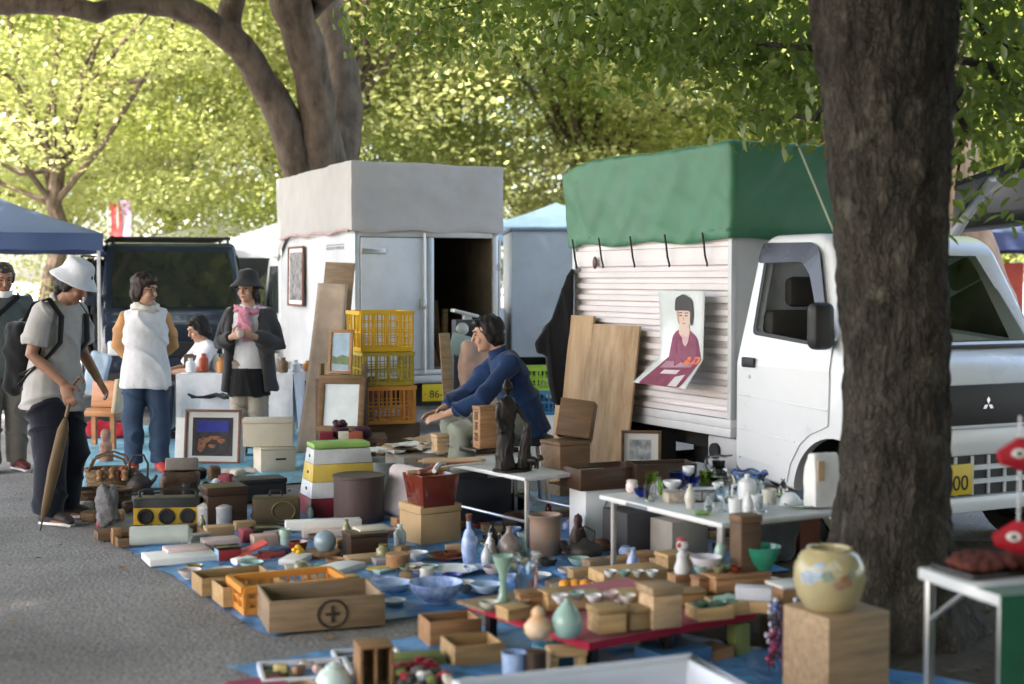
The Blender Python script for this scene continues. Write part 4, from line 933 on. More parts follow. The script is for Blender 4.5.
pot(400, 548, [(.028, 0), (.034, .01), (.036, .085), (.022, .105), (.014, .115), (.016, .135), (.012, .135), (.001, .12)], M('milk_glass', (.62, .68, .68), rough=.15, var=.06), 'milky glass jar beside the cardboard cube', 'jar', 'glass_jar')
pot(398, 567, [(.058, 0), (.062, .01), (.062, .05), (.064, .052), (.064, .072), (.001, .075)], CEDAR, 'round lidded wooden container in front of the cardboard cube', 'container', 'wooden_container')
pot(359, 521, [(.152, 0), (.155, .01), (.155, .272), (.162, .275), (.162, .288), (.150, .292), (.001, .292)], M('drum_brown', (.085, .055, .052), rough=.5, var=.25, stretch=(1, 1, .2), scale=14), 'dark brown round drum in front of the striped box', 'drum', 'round_drum', seg=40)
box_thing(421, 546, .26, .25, .22, CARD, 'tan cardboard cube with a lid under the lacquer box', lid=.045, yaw=R(33), name='cardboard_box')
loc = base(423, 509, .22, .20, R(33), .222); solo('lacquer_box', MB().add([(-.10,-.09,0),(.10,-.09,0),(.10,.09,0),(-.10,.09,0),(-.125,-.115,.185),(.125,-.115,.185),(.125,.115,.185),(-.125,.115,.185),(-.112,-.102,.185),(.112,-.102,.185),(.112,.102,.185),(-.112,.102,.185),(-.09,-.08,.02),(.09,-.08,.02),(.09,.08,.02),(-.09,.08,.02)], [(3,2,1,0),(12,13,14,15)]+[f for k in range(4) for f in ((k,(k+1)%4,4+(k+1)%4,4+k),(4+k,4+(k+1)%4,8+(k+1)%4,8+k),(8+k,8+(k+1)%4,12+(k+1)%4,12+k))]), LACQ, 'flared red lacquer box on the tan cardboard cube', 'box', loc, R(33), bevel=.004)
for k in range(3):
    g = loc; solo('rolled_print', MB().tube([(-.12, .01*k, 0), (.0, 0, .012*k), (.12, .012-.02*k, .008)], .013, seg=10), (CARD, M('dull_rose', (.35, .12, .1), rough=.8), PAPER)[k], ('tan', 'dull rose', 'white')[k]+' rolled print sticking out of the red lacquer box', 'roll', (g.x-.02+.03*k, g.y-.03+.04*k, g.z+.195+.004*k), R(20+35*k))
# striped vaulting box
r = thing('vaulting_box', 'toy vaulting box of white, yellow and maroon tiers with green top', 'vaulting box', base(310, 519, .46, .34, R(22)), R(22))
hw0, hd0, H_ = .23, .17, .44
def lev(z): return hw0-.05*z/H_, hd0-.075*z/H_
for k, (za, zb, mt) in enumerate(((.0, .118, M('maroon_paint', (.20, .015, .03), rough=.5)), (.120, .218, M('tier_white', (.58, .60, .62), rough=.5)), (.220, .328, M('tier_yellow', (.58, .42, .09), rough=.5)), (.330, .420, M('tier_white')))):
    (a0, b0), (a1, b1) = lev(za), lev(zb)
    o = MB().add([(-a0,-b0,za),(a0,-b0,za),(a0,b0,za),(-a0,b0,za),(-a1,-b1,zb),(a1,-b1,zb),(a1,b1,zb),(-a1,b1,zb)], [(3,2,1,0),(4,5,6,7),(0,1,5,4),(1,2,6,5),(2,3,7,6),(3,0,4,7)]).build('tier', mt, r, bevel=.003)
    if k:
        a, b = lev((za+zb)/2); MB().ball((-a+.002, 0, (za+zb)/2), .008, .022, .012, 10, 6).build('hand_hole', BLKLQ, o)
a, b = lev(.422); soft_box(MB(), -a-.005, a+.005, -b-.005, b+.005, .421, .462, .018, (8, 6, 4)).build('padded_top', M('lime_pad', (.27, .46, .12), rough=.6), r, weld=True)

# tins, radio, stone, baskets
TIN = M('silver_tin', (.70, .67, .66), rough=.42, metal=.35, var=.2, scale=16)
for px, lab in ((207, 'silver tin with a domed lid beside the yellow radio'), (223, 'silver tin with a domed lid next to the dark slatted box')):
    pot(px, 526, [(.055, 0), (.057, .006), (.057, .105), (.059, .107), (.059, .122), (.03, .138), (.001, .142)], TIN, lab, 'tin', 'storage_tin')
r = thing('radio_cassette', 'boxy radio with a yellow front and three black dials', 'radio', base(133, 527, .40, .16, R(6)), R(6))
MB().box(-.20, .20, -.08, .08, 0, .17).build('body', M('radio_black', (.03, .032, .034), rough=.4), r, bevel=.012)
MB().box(-.195, .195, -.090, -.081, .012, .115).build('front_panel', M('radio_yellow', (.60, .36, .03), rough=.4), r, bevel=.004)
for k in range(3):
    MB().lathe([(.048, 0), (.048, .010), (.036, .012), (.034, .006), (.001, .004)], 24).move(Matrix.Translation((-.125+.125*k, -.0905, .064)) @ Matrix.Rotation(R(90), 4, 'X')).build('dial', BLACKP, r)
MB().tube([(-.17, 0, .171), (-.17, 0, .20), (-.14, 0, .215), (.14, 0, .215), (.17, 0, .20), (.17, 0, .171)], .009, seg=6).build('handle', BLACKP, r)
soft = soft_box(MB(), -.08, .08, -.07, .07, 0, .25, .06, (12, 10, 14), .03, 7, 3); soft.v = [(x*(1-z*1.2), y*(1-z*1.2), z) for x, y, z in soft.v]
solo('ornamental_stone', soft, M('grey_stone', (.16, .16, .165), rough=.9, var=.3, scale=18, bump=.01), 'grey pointed stone standing on a dark wood base', 'stone', tuple(G(109, 527, .05)))
box_thing(98, 541, .24, .16, .045, BROWNW, 'dark wooden base under the grey pointed stone', name='wooden_plinth', cat='base')
WICK = M('wicker', (.20, .12, .06), rough=.8, var=.45, scale=60, bump=.012, bscale=70, stretch=(1, 1, 2.5))
def basket(px, py, w, d, h, label, mat=WICK, handle=True, z=0):
    g = G(px, py, z or .012); r = thing('wicker_basket', label, 'basket', g, R(10))
    def ringp(s, zz): return [((w/2)*s*math.cos(t), (d/2)*s*math.sin(t), zz) for t in [2*PI*k/36 for k in range(37)]]
    MB().lathe([(.42, 0), (.46, h*.1/1), (.5, h), (.475, h), (.43, h*.12), (.001, h*.1)], 36, sx=w, sy=d).build('body', mat, r, auto=60)
    MB().tube(ringp(1.0, h), .011, seg=6).build('rim', mat, r)
    for k in range(3): MB().tube(ringp(.90+.035*k, h*(.2+.25*k)), .007, seg=5).build('band', mat, r)
    if handle:
        for y in (-.12, .12): MB().tube([(-w*.40, y*d/.3, h), (-w*.3, y*d/.3, h+.08), (-w*.08, y*d/.3, h+.11), (w*.08, y*d/.3, h+.11), (w*.3, y*d/.3, h+.08), (w*.40, y*d/.3, h)], .008, seg=6).build('handle', mat, r)
    return r
basket(110, 490, .34, .26, .15, 'wicker basket with two hoop handles beside the dark trouser leg')
basket(103, 508, .38, .26, .12, 'low brown basket behind the grey pointed stone', M('wicker_dark', (.12, .07, .04), rough=.85, var=.5, scale=50, bump=.012, bscale=60), handle=False)
for k in range(7):
    g = G(98+4.2*k, 494, .012); solo('wooden_spool', MB().lathe([(.02, 0), (.026, .01), (.016, .03), (.026, .06), (.01, .075)], 12), (CEDAR, BROWNW, M('rust_cloth', (.35, .09, .06), rough=.9))[k % 3], ('cedar', 'brown', 'rust red', 'pale cedar', 'dull brown', 'rusty', 'end cedar')[k]+' turned spool among those heaped in the hoop handled basket', 'spool', (g.x, g.y+.05+.02*(k % 3), .10+.015*(k % 2)), 0, 'spools in the wicker basket')
r = thing('iron_kettle', 'black iron kettle with a tall hoop handle by the jeans', 'kettle', G(139, 492, .012))
MB().lathe([(.05, 0), (.08, .02), (.09, .06), (.07, .10), (.035, .115), (.03, .125), (.008, .14), (.001, .14)], 24).build('body', IRON, r, auto=50)
MB().tube([(-.06, 0, .10), (-.065, 0, .20), (-.035, 0, .26), (.035, 0, .26), (.065, 0, .20), (.06, 0, .10)], .008, seg=8).build('handle', IRON, r); MB().tube([(.07, 0, .05), (.11, 0, .09), (.125, 0, .12)], [.018, .014, .010], seg=8).build('spout', IRON, r)
r = thing('leather_satchel', 'worn brown leather satchel with an open grey flap beyond the radio', 'satchel', base(160, 498, .26, .16, R(8)), R(8)); 
soft_box(MB(), -.13, .13, -.08, .08, 0, .17, .035, (10, 8, 8), .014, 8).build('body', M('worn_leather', (.10, .06, .04), rough=.5, var=.45, scale=14), r, weld=True); MB().box(-.10, .12, -.03, .05, .172, .26, rot=Matrix.Rotation(R(-14), 3, 'X')).build('flap', M('grey_felt', (.25, .22, .20), rough=.9), r, bevel=.012)
mm = MB().lathe([(.055, 0), (.065, .05), (.045, .10), (.052, .14), (.03, .175), (.042, .21), (.040, .245), (.02, .27), (.001, .272)], 20)
solo('clay_doll', mm, M('doll_clay', (.40, .22, .16), rough=.7, var=.5, scale=14), 'brown and pink clay doll on the pale blue tarp', 'doll', tuple(G(106, 462, .012)))
box_thing(208, 528, .24, .20, .24, DARKW, 'dark slatted wooden box behind the silver tins', name='slatted_box', lid=.05)
r = box_thing(240, 503, .32, .2, .15, M('camera_black', (.02, .02, .022), rough=.5), 'wide black leather case under the cream cartons', name='leather_case', cat='case', lid=.03)
r = thing('old_suitcase', 'olive brown suitcase with a big ring stitched on the front', 'suitcase', base(252, 525, .29, .14, R(10)), R(10)); MB().box(-.145, .145, -.07, .07, 0, .165).build('body', M('olive_leather', (.085, .06, .032), rough=.5, var=.35), r, bevel=.018)
MB().tube([(.045+.07*math.cos(2*PI*k/32), -.074, .08+.058*math.sin(2*PI*k/32)) for k in range(33)], .006, seg=6).build('ring', M('dull_brass', (.22, .19, .10), rough=.4, metal=.6), r); MB().tube([(-.04, 0, .166), (-.03, 0, .195), (.03, 0, .195), (.04, 0, .166)], .008, seg=6).build('handle', BLACKP, r)
pot(268, 532, [(.1, 0), (.13, .015), (.10, .035), (.04, .045), (.001, .045)], BLKLQ, 'flat black dish in front of the olive suitcase', 'dish', 'black_dish')
# cream cartons, framed picture
box_thing(261, 474, .27, .28, .20, CREAM, 'lower cream carton with a small dark mark', yaw=R(22), lid=.02, name='cream_carton', cat='carton')
c_ = bpy.data.objects['lid.%03d' % (len([o for o in bpy.data.objects if o.name.startswith('lid')])-1)] if False else None
g = base(261, 474, .27, .28, R(22)); q = MB().box(-.02, .06, -.1425, -.1405, .10, .115); o = q.build('printed_mark', INK, [x for x in bpy.data.objects if x.get('label') == 'lower cream carton with a small dark mark'][0])
box_thing(243, 447, .38, .22, .21, CREAM, 'upper cream carton stacked on the marked one', z=.216, yaw=R(8), lid=.03, name='cream_carton', cat='carton')
def frame_pic(name, label, w, h, border, fmat, art, loc, rz, lean, cat='framed picture', mount=None, mb_=.0, th=.022):
    """upright frame: bottom edge centre at loc, leaning back by lean; art(parent, w, h) adds the picture"""
    r = thing(name, label, cat, loc, rz); r.rotation_euler = (-lean, 0, rz)
    b = border; MB().box(-w/2, w/2, -th, 0, 0, b).box(-w/2, w/2, -th, 0, h-b, h).box(-w/2, -w/2+b, -th, 0, b+.0002, h-b-.0002).box(w/2-b, w/2, -th, 0, b+.0002, h-b-.0002).build('frame', fmat, r, bevel=.003)
    MB().box(-w/2+b, w/2-b, -.008, -.002, b, h-b).build('mount' if mount else 'picture', mount or art, r)
    if mount and callable(art): art(r, w-2*b-2*mb_, h-2*b-2*mb_, b+mb_)
    return r
def art_night(r, w, h, z0):
    def quad(x0, x1, a, b, mat, y, nm): MB().box(x0*w, x1*w, y-.002, y, z0+a*h, z0+b*h).build(nm, mat, r)
    quad(-.5, .5, 0, 1, M('art_dark', (.05, .045, .045), rough=.6, var=.4, scale=12), -.0085, 'inner_mount'); quad(-.40, .40, .08, .92, M('art_brown', (.035, .03, .035), rough=.5, var=.6, scale=16), -.011, 'picture')
    quad(-.40, .40, .62, .92, M('art_blue', (.015, .03, .30), rough=.5, var=.3, scale=14), -.0135, 'painted_sky')
    AO = M('art_orange', (.34, .13, .05), rough=.6, var=.8, scale=34, dark=(.06, .03, .03))
    for cx, cz, rx, rz in ((-.26, .30, .10, .16), (-.16, .42, .13, .07), (.06, .48, .16, .05), (.22, .40, .10, .06), (-.30, .18, .06, .07), (.0, .26, .10, .05)): MB().prism([((cx+rx*math.cos(t))*w, z0+(cz+rz*math.sin(t)*(1+.3*math.sin(3*t)))*h) for t in [2*PI*k/14 for k in range(14)]], -.0150-.0004*(cx+.4), -.0135, 'y').build('painted_shape', AO, r)
g = G(212, 464, .014); frame_pic('framed_picture', 'square framed picture with a deep blue sky and orange shape', .465, .44, .02, wood('redframe', (.22, .10, .07)), art_night, g, R(-6), R(8), mount=M('mount_white', (.68, .66, .64), rough=.8, var=.03), mb_=.045)
solo('foam_board', MB().box(-.3, .3, 0, .02, 0, .36), PAPER, 'white board propped behind the blue sky picture', 'board', (g.x-.05, g.y+.12, .014), rot=(R(-8), 0, R(-10)))
solo('fringed_mat', MB().grid(lambda u, v: (-.32+.64*u, -.12+.24*v, .006+.012*abs(mnoise.noise(Vector((u*7, v*7, 1))))), 30, 12), cloth('beige_mat', (.46, .38, .30)), 'beige fringed mat lying below the blue sky picture', 'mat', tuple(G(214, 472, .02)), R(4))
for k in range(6):
    px = 186+10*k; pot(px, 489-(k % 2)*3, [(.02, 0), (.028, .015), (.03, .04), (.012, .055), (.001, .056)], (M('dull_rose'), BROWNW, BLKLQ, PORC, CEDAR, LACQ)[k], ('rose', 'brown', 'black', 'white', 'cedar', 'red')[k]+' little pot in the row below the beige mat', 'pot', 'small_pot', group='little pots below the beige mat')

# ---- behind the vaulting box: crates, frames, boards
CY = 11.0
def zat(py, Y): return P(512, py, Y).z
loc = P(366, 425, CY); zb = loc.z
solo('pallet_box', MB().box(-.32, .32, -.22, .22, 0, zb-.002), BROWNW, 'brown wooden chest hidden under the stack of yellow crates', 'chest', (loc.x+.02, loc.y+.30, 0), R(25), bevel=.004)
def cr(px, py, w, d, h, mat, lab, Y=CY):
    p = P(px, py, Y); c, s = math.cos(R(20)), math.sin(R(20)); return crate((p.x+c*w/2-s*d/2, p.y+s*w/2+c*d/2, p.z), R(20), w, d, h, mat, lab, 'stacked bread crates')
cr(366, 425, .40, .36, .295, ORG, 'orange crate, lowest of the stack of three')
cr(364, 386.5, .40, .40, .262, OLV, 'olive yellow crate, middle of the stack of three')
cr(361, 352, .42, .46, .315, YEL, 'bright yellow crate, topmost of the stack of three')
def art_land(r, w, h, z0):
    MB().box(-w/2, w/2, -.011, -.0085, z0, z0+h).build('picture', M('art_sky', (.35, .48, .60), rough=.4, var=.25, scale=8), r)
    MB().prism([(-w/2, z0+.18*h), (w/2, z0+.14*h), (w/2, z0+.36*h), (.1*w, z0+.42*h), (-.2*w, z0+.34*h), (-w/2, z0+.40*h)], -.0135, -.0112, 'y').build('painted_land', M('art_green', (.18, .24, .11), rough=.5, var=.4, scale=20), r)
p = P(340, 374, 10.85); frame_pic('framed_picture', 'small brown framed landscape leaning on the yellow crates', .19, .34, .022, CEDAR, art_land, p, R(-12), R(10), mount=M('mount_white'), mb_=.006)
p = P(340, 432, 10.7); frame_pic('framed_mirror', 'large wood framed mirror below the small landscape', .36, .41, .045, wood('frame', (.24, .13, .06)), None, p, R(-8), R(14), cat='mirror', mount=M('mirror_pale', (.62, .68, .70), rough=.25, var=.12, spec=.8))
solo('rattan_shelf', MB().box(-.18, .18, -.05, .05, 0, .03).box(-.18, -.16, -.05, .05, .03, .12).box(.16, .18, -.05, .05, .03, .12), wood('rattan', (.34, .22, .10)), 'low rattan rack standing above the large mirror', 'rack', tuple(P(343, 379, 10.95)), R(-8), bevel=.003)
solo('side_stand', MB().box(-.2, .2, -.15, .15, 0, P(343, 379, 10.95).z-.002), BROWNW, 'brown stand carrying the rattan rack behind the mirror', 'stand', (P(343, 379, 10.95).x, 11.1, 0), R(-8), bevel=.004)
# goods before the mirror
solo('low_bench', MB().box(-.19, .30, -.20, .2, .30, .335).box(-.17, -.12, -.18, .18, 0, .30).box(.22, .27, -.18, .18, 0, .30), BROWNW, 'low dark bench under the mirror and the dark flower pot', 'bench', (P(345, 440, 10.55).x, 10.62, 0), R(8), bevel=.004)
def on_bench(px, py, Y=10.45): return P(px, py, Y)
q = .337
mm = MB().lathe([(.04, 0), (.06, .02), (.066, .07), (.05, .085), (.001, .08)], 20); [mm.ball((.03*math.cos(k), .03*math.sin(k), .10+.012*(k % 2)), .028, .028, .022, 8, 6) for k in range(6)]
solo('flower_pot', mm, M('plum', (.07, .022, .035), rough=.6, var=.4, scale=20), 'plum dark flower pot in front of the large mirror', 'flower pot', (P(340, 430, 10.45).x, 10.45, q))
soft = soft_box(MB(), -.07, .07, -.05, .05, 0, .085, .03, (8, 6, 6), .01, 9); solo('dark_pouch', soft, M('plum'), 'dark plum pouch beside the flower pot', 'pouch', (P(362, 430, 10.45).x, 10.45, q), R(20))
for k, (px, mt, lab) in enumerate(((327, M('maroon_paint'), 'maroon flat tin at the left end of the low bench'), (346, CREAM, 'cream card box beside the maroon tin'), (356, M('brick_red', (.40, .10, .05), rough=.7), 'brick red box next to the cream card box'))):
    solo('small_box', MB().box(-.05, .05, -.05, .05, 0, .055), mt, lab, 'box', (P(px, 440, 10.4).x, 10.36, q), R(10), bevel=.003)
TUBG = M('grey_plastic_tub', (.38, .41, .40), rough=.5)
g = G(388, 500, .012); tb = MB().lathe([(.13, 0), (.15, .02), (.18, .26), (.195, .262), (.195, .275), (.172, .275), (.14, .03), (.001, .025)], 32); solo('plastic_tub', tb, TUBG, 'grey plastic tub behind the white cushion', 'tub', g, 0, auto=50)
s_ = soft_box(MB(), -.17, .17, -.055, .055, 0, .34, .05, (14, 8, 14), .018, 6); solo('cushion', s_, cloth('pinkish_white', (.62, .54, .56)), 'pinkish white cushion leaning beside the red lacquer box', 'cushion', tuple(G(402, 520, .012)), rot=(R(-18), R(8), R(-25)), weld=True)
solo('charcoal_board', MB().box(-.14, .14, 0, .02, 0, .30), M('charcoal_card', (.06, .06, .065), rough=.7), 'charcoal board propped behind the cardboard cube', 'board', tuple(G(408, 515, .012)), rot=(R(-14), R(14), R(-30)), bevel=.003)
for k in range(5):
    s_ = MB().grid(lambda u, v: (-.16+.32*u, -.11+.22*v, .02*mnoise.noise(Vector((u*3+k*7, v*3, k)))+.05*max(0, u-.6)), 10, 8)
    p = P(395+17*k, 450-6*(k % 3), 9.7-.12*k); solo('paper_sheet', s_, (PAPER, CREAM, M('kraft'), PAPER, M('grey_print', (.45, .43, .42), rough=.8, var=.4, scale=22))[k], ('white', 'cream', 'kraft brown', 'long white', 'grey printed')[k]+' curled sheet among the papers by the seated seller', 'paper', p, R(25*k), 'papers by the seller')
soft = MB().box(-.22, .22, -.18, .18, 0, .33); solo('board_chest', soft, M('grey_board', (.30, .27, .24), rough=.8), 'grey board chest under the papers by the seller', 'chest', (P(425, 450, 9.5).x, 9.5, .012), R(25), bevel=.01)
box_thing(437, 455, .11, .10, .13, PAUL, 'pale tan box with a lid standing among the papers', z=.36, lid=.02, yaw=R(25), name='wooden_box')

# ---- small white folding table with the statue
TZ = .42
r = thing('folding_table', 'small white folding table under the dark bronze statue', 'table', (.07, 7.76, 0), R(35)); TW = M('table_white', (.62, .63, .63), rough=.4, var=.06)
o = soft_box(MB(), 0, .62, 0, .95, TZ-.03, TZ, .0145, (8, 8, 3)); o.build('tabletop', TW, r, weld=True)
for x, y in ((.05, .05), (.57, .05), (.05, .9), (.57, .9)): MB().tube([(x, y, .01), (x, y, TZ-.031)], .014, seg=10).build('leg', STEEL, r)
for a, b in (((.05, .05, .16), (.05, .9, .16)), ((.57, .05, .16), (.57, .9, .16))): MB().tube([a, b], .010, seg=8).build('stretcher', STEEL, r)
solo('dark_tub', MB().tray(.42, .30, .28, .01), M('dark_plastic', (.035, .038, .045), rough=.4), 'dark plastic tub under the small folding table', 'tub', (P(470, 500, 8.7).x, 8.75, .012), R(30), bevel=.004)
def tloc(px, py, z): return G(px, py, z)
r = box_thing(480, 449, .17, .10, .262, CEDAR, 'reddish cedar box with upright lettering on its end', z=TZ+.034, yaw=R(28), name='lettered_box', lid=.02)
for k, ch in enumerate('煎茶器'): lettering(ch, .058, INK, r, (-.0862, 0, .20-.066*k), (R(90), 0, R(-90)))
box_thing(476, 455, .30, .24, .03, BLKLQ, 'flat black lacquer tray under the cedar box', z=TZ+.002, yaw=R(28), name='lacquer_tray', cat='tray')
p = G(452, 461, TZ+.02); solo('scroll', MB().tube([(-.17, 0, 0), (.17, 0, 0)], .020, seg=14).tube([(-.20, 0, 0), (.20, 0, 0)], .009, seg=10), M('scroll_tan', (.52, .36, .22), rough=.7), 'tan rolled scroll on the small folding table', 'scroll', (p.x, p.y, TZ+.022), R(8))
for k in range(4):
    p = G(438+8*k, 465+2*k, TZ+.005); solo('wooden_stick', MB().tube([(-.14, 0, 0), (.14, .01*k, .004)], .007, seg=6), (LACQ, BROWNW, M('dull_rose'), PAPER)[k], ('red', 'brown', 'rose', 'white')[k]+' thin stick lying at the left end of the folding table', 'stick', (p.x, p.y+.15, TZ+.010+.002*k), R(-12+14*k))
# bronze statue
p = G(512, 472, TZ+.003); r = thing('bronze_statue', 'dark bronze statue of a standing robed figure with a small dog', 'statue', (p.x, p.y+.06, TZ+.001), R(20))
MB().lathe([(.10, 0), (.10, .012), (.001, .013)], 28, sx=1.15, sy=.8).build('plinth', BRONZE, r)
b = MB(); b.tube([(-.04, 0, .012), (-.042, 0, .10), (-.040, 0, .22), (-.035, .0, .30), (-.03, 0, .36), (-.03, 0, .405), (-.03, 0, .425)], [(.060, .05), (.052, .045), (.050, .04), (.054, .04), (.060, .04), (.044, .032), (.018, .018)], seg=14, ref=(1,0,0))
b.tube([(-.03, 0, .42), (-.031, -.002, .44)], .014); b.ball((-.031, -.004, .475), .032, .034, .038); b.ball((-.031, .0, .506), .017, .018, .014)
b.tube([(-.078, 0, .385), (-.094, -.01, .32), (-.085, -.03, .25), (-.075, -.045, .22)], [.018, .015, .012, .011]); b.tube([(.015, 0, .385), (.045, -.01, .335), (.070, -.02, .29), (.085, -.02, .27)], [.018, .016, .013, .012])
b.tube([(.085, -.02, .275), (.078, -.02, .18), (.070, -.015, .10), (.064, -.01, .014)], [.018, .032, .038, .044])
o = b.build('figure', BRONZE, r); remesh(o, .006, 2, .003, (60, 60, 14), 2)
d = MB(); d.tube([(.085, -.03, .06), (.105, -.05, .062), (.125, -.07, .06)], [.022, .024, .02]); d.ball((.138, -.082, .078), .018, .018, .018); d.tube([(.142, -.09, .075), (.152, -.10, .070)], [.010, .007])
for x, y in ((.088, -.028), (.096, -.052), (.118, -.058), (.126, -.078)): d.tube([(x, y, .055), (x, y, .014)], [.009, .007])
o = d.build('dog', BRONZE, r); remesh(o, .004, 1)
box_thing(560, 470, .21, .20, .155, BROWNW, 'brown wooden box, lower one at the right end of the folding table', z=TZ+.003, yaw=R(32), name='wooden_box', lid=.02)
loc = base(566, 440, .19, .12, R(32), TZ+.162)
r = thing('tilted_box', 'brown open box tilted back on the wooden box', 'box', loc); r.rotation_euler = (R(-16), R(6), R(-14))
MB().box(-.10, .10, -.06, -.05, 0, .22).box(-.10, .10, .05, .06, 0, .22).box(-.10, -.09, -.05, .05, 0, .22).box(.09, .10, -.05, .05, 0, .22).move(Matrix.Rotation(R(90), 4, 'Z') if False else Matrix.Identity(4)).build('sides', BROWNW, r, bevel=.003)
r2 = thing('drawer_tray', 'open wooden tray lying under the right end of the folding table', 'tray', base(560, 497, .28, .22, R(30)), R(30)); MB().tray(.28, .22, .075, .012).build('tray', GREYW, r2, bevel=.002)
# white bin with dark tray on it
loc = base(586, 547, .25, .19, R(25)); r = thing('white_bin', 'white plastic bin with a grey ring printed on it', 'bin', loc, R(25))
MB().tray(.26, .20, .315, .008).build('body', M('bin_white', (.62, .64, .68), rough=.5, var=.05), r, bevel=.004)
MB().tube([(.03+.042*math.cos(2*PI*k/28), -.1012, .215+.042*math.sin(2*PI*k/28)) for k in range(29)], .006, seg=6).build('printed_ring', M('print_grey', (.16, .18, .22), rough=.7), r)
r = thing('shallow_box', 'dark brown shallow box lying on the white bin', 'box', (loc.x+.02, loc.y+.02, .33), R(25)); MB().tray(.40, .26, .12, .012).build('sides', DARKW, r, bevel=.003)
solo('tan_paper', MB().box(-.12, .12, -.08, .08, 0, .02), M('kraft'), 'tan paper packet inside the dark shallow box', 'packet', (loc.x, loc.y+.02, .345), R(30), bevel=.004)

# ---- ceramics on the tarps
pot(469, 566, vase_prof(.042, .235, .30, .62, .34), BLUEP, 'tall blue and white porcelain bottle with brown neck', 'bottle', 'porcelain_bottle', seg=32)
g = G(469, 566, .012); solo('bottle_stopper', MB().lathe([(.013, 0), (.014, .035), (.017, .04), (.017, .05), (.001, .05)], 16), M('neck_brown', (.20, .07, .04), rough=.4), 'brown stopper in the blue and white bottle', 'stopper', (g.x, g.y, g.z+.222))
pot(509, 562, [(.04, 0), (.055, .02), (.062, .07), (.052, .12), (.022, .15), (.014, .165), (.016, .19), (.011, .19), (.001, .18)], glaze('brown_mottle', (.13, .08, .055), (.30, .26, .24), 14), 'mottled brown stoneware bottle next to the porcelain bottle', 'bottle', 'stoneware_bottle')
pot(545, 556, [(.062, 0), (.078, .02), (.083, .10), (.085, .17), (.082, .20), (.093, .213), (.095, .226), (.085, .228), (.075, .21), (.07, .05), (.001, .04)], M('stone_pot', (.27, .15, .09), rough=.5, var=.4, scale=7, dark=(.17, .16, .15)), 'brown stoneware jar with a thick pale rim', 'jar', 'stoneware_jar', seg=36)
pot(578, 548, [(.03, 0), (.045, .02), (.05, .06), (.036, .10), (.022, .13), (.026, .155), (.02, .18), (.001, .195)], M('figurine_brown', (.12, .065, .055), rough=.45, var=.35, scale=15), 'reddish brown robed figurine before the white bin', 'figurine', 'figurine')
r = thing('iron_teapot', 'dark iron teapot beside the stoneware jar', 'teapot', G(585, 560, .012), R(200)); MB().lathe([(.06, 0), (.085, .02), (.095, .055), (.075, .085), (.035, .095), (.03, .10), (.014, .115), (.001, .116)], 28).build('body', IRON, r, auto=50); MB().tube([(.08, 0, .045), (.12, 0, .07), (.14, 0, .095)], [.018, .013, .010]).build('spout', IRON, r); MB().tube([(-.05, 0, .085), (-.055, 0, .15), (0, 0, .18), (.055, 0, .15), (.05, 0, .085)], .006, seg=8).build('handle', IRON, r)
for k, (px, py) in enumerate(((560, 552), (570, 556), (601, 552))):
    s_ = soft_box(MB(), -.05, .05, -.04, .04, 0, .065, .028, (8, 8, 6), .018, 12, k); solo('rough_stone', s_, M('rust_stone', (.20, .09, .06), rough=.8, var=.5, scale=16), ('rusty stone left of the iron teapot', 'dark rusty stone touching the iron teapot', 'rusty stone right of the iron teapot')[k], 'stone', tuple(G(px, py, .012)), k)
pot(436, 602, bowl_prof(.128, .095, .006, .45), BLUEP, 'large blue and white bowl on the bare blue tarp', 'bowl', 'porcelain_bowl', seg=40)
pot(394, 592, bowl_prof(.09, .05, .005, .5), glaze('pale_blue', (.45, .56, .68), (.25, .38, .58), 20), 'pale blue shallow bowl left of the large bowl', 'bowl', 'porcelain_bowl')
pot(394, 604, plate_prof(.058, .02), PORC, 'small white plate in front of the pale blue bowl', 'plate', 'small_plate')
pot(453, 574, plate_prof(.12, .03), PORC, 'white oval plate behind the large blue and white bowl', 'plate', 'oval_plate', rx=1.1)
pot(427, 581, [(.025, 0), (.036, .012), (.036, .06), (.03, .068), (.001, .06)], glaze('cream', (.55, .53, .46)), 'small cream jar between the oval plate and pale bowl', 'jar', 'small_jar')
pot(452, 583, bowl_prof(.05, .045, .004, .5), glaze('cobalt', (.04, .07, .30)), 'cobalt blue small bowl behind the large bowl', 'bowl', 'small_bowl')
for k in range(3): pot(486, 592, bowl_prof(.082-.004*k, .04, .004, .5), (M('bowl_brown', (.22, .14, .11), rough=.3), BLUEP, glaze('pale_blue'))[k], ('lowest brown', 'middle blue', 'topmost pale blue')[k]+' bowl in the stack right of the large bowl', 'bowl', 'stacked_bowl', z=.013+.022*k)
pot(470, 605, plate_prof(.055, .015), glaze('pale_blue'), 'thin pale blue saucer right of the large bowl', 'saucer', 'saucer')
for k, (px, py, lab) in enumerate(((447, 560, 'red rimmed lacquer tray in front of the cardboard cube'), (420, 572, 'red rimmed white dish left of the lacquer tray'))):
    pot(px, py, plate_prof(.10 if not k else .07, .028), LACQ if not k else glaze('red_rim', (.5, .3, .28), (.6, .55, .52), 12), lab, 'tray' if not k else 'dish', 'round_tray' if not k else 'dish', rx=1.2)
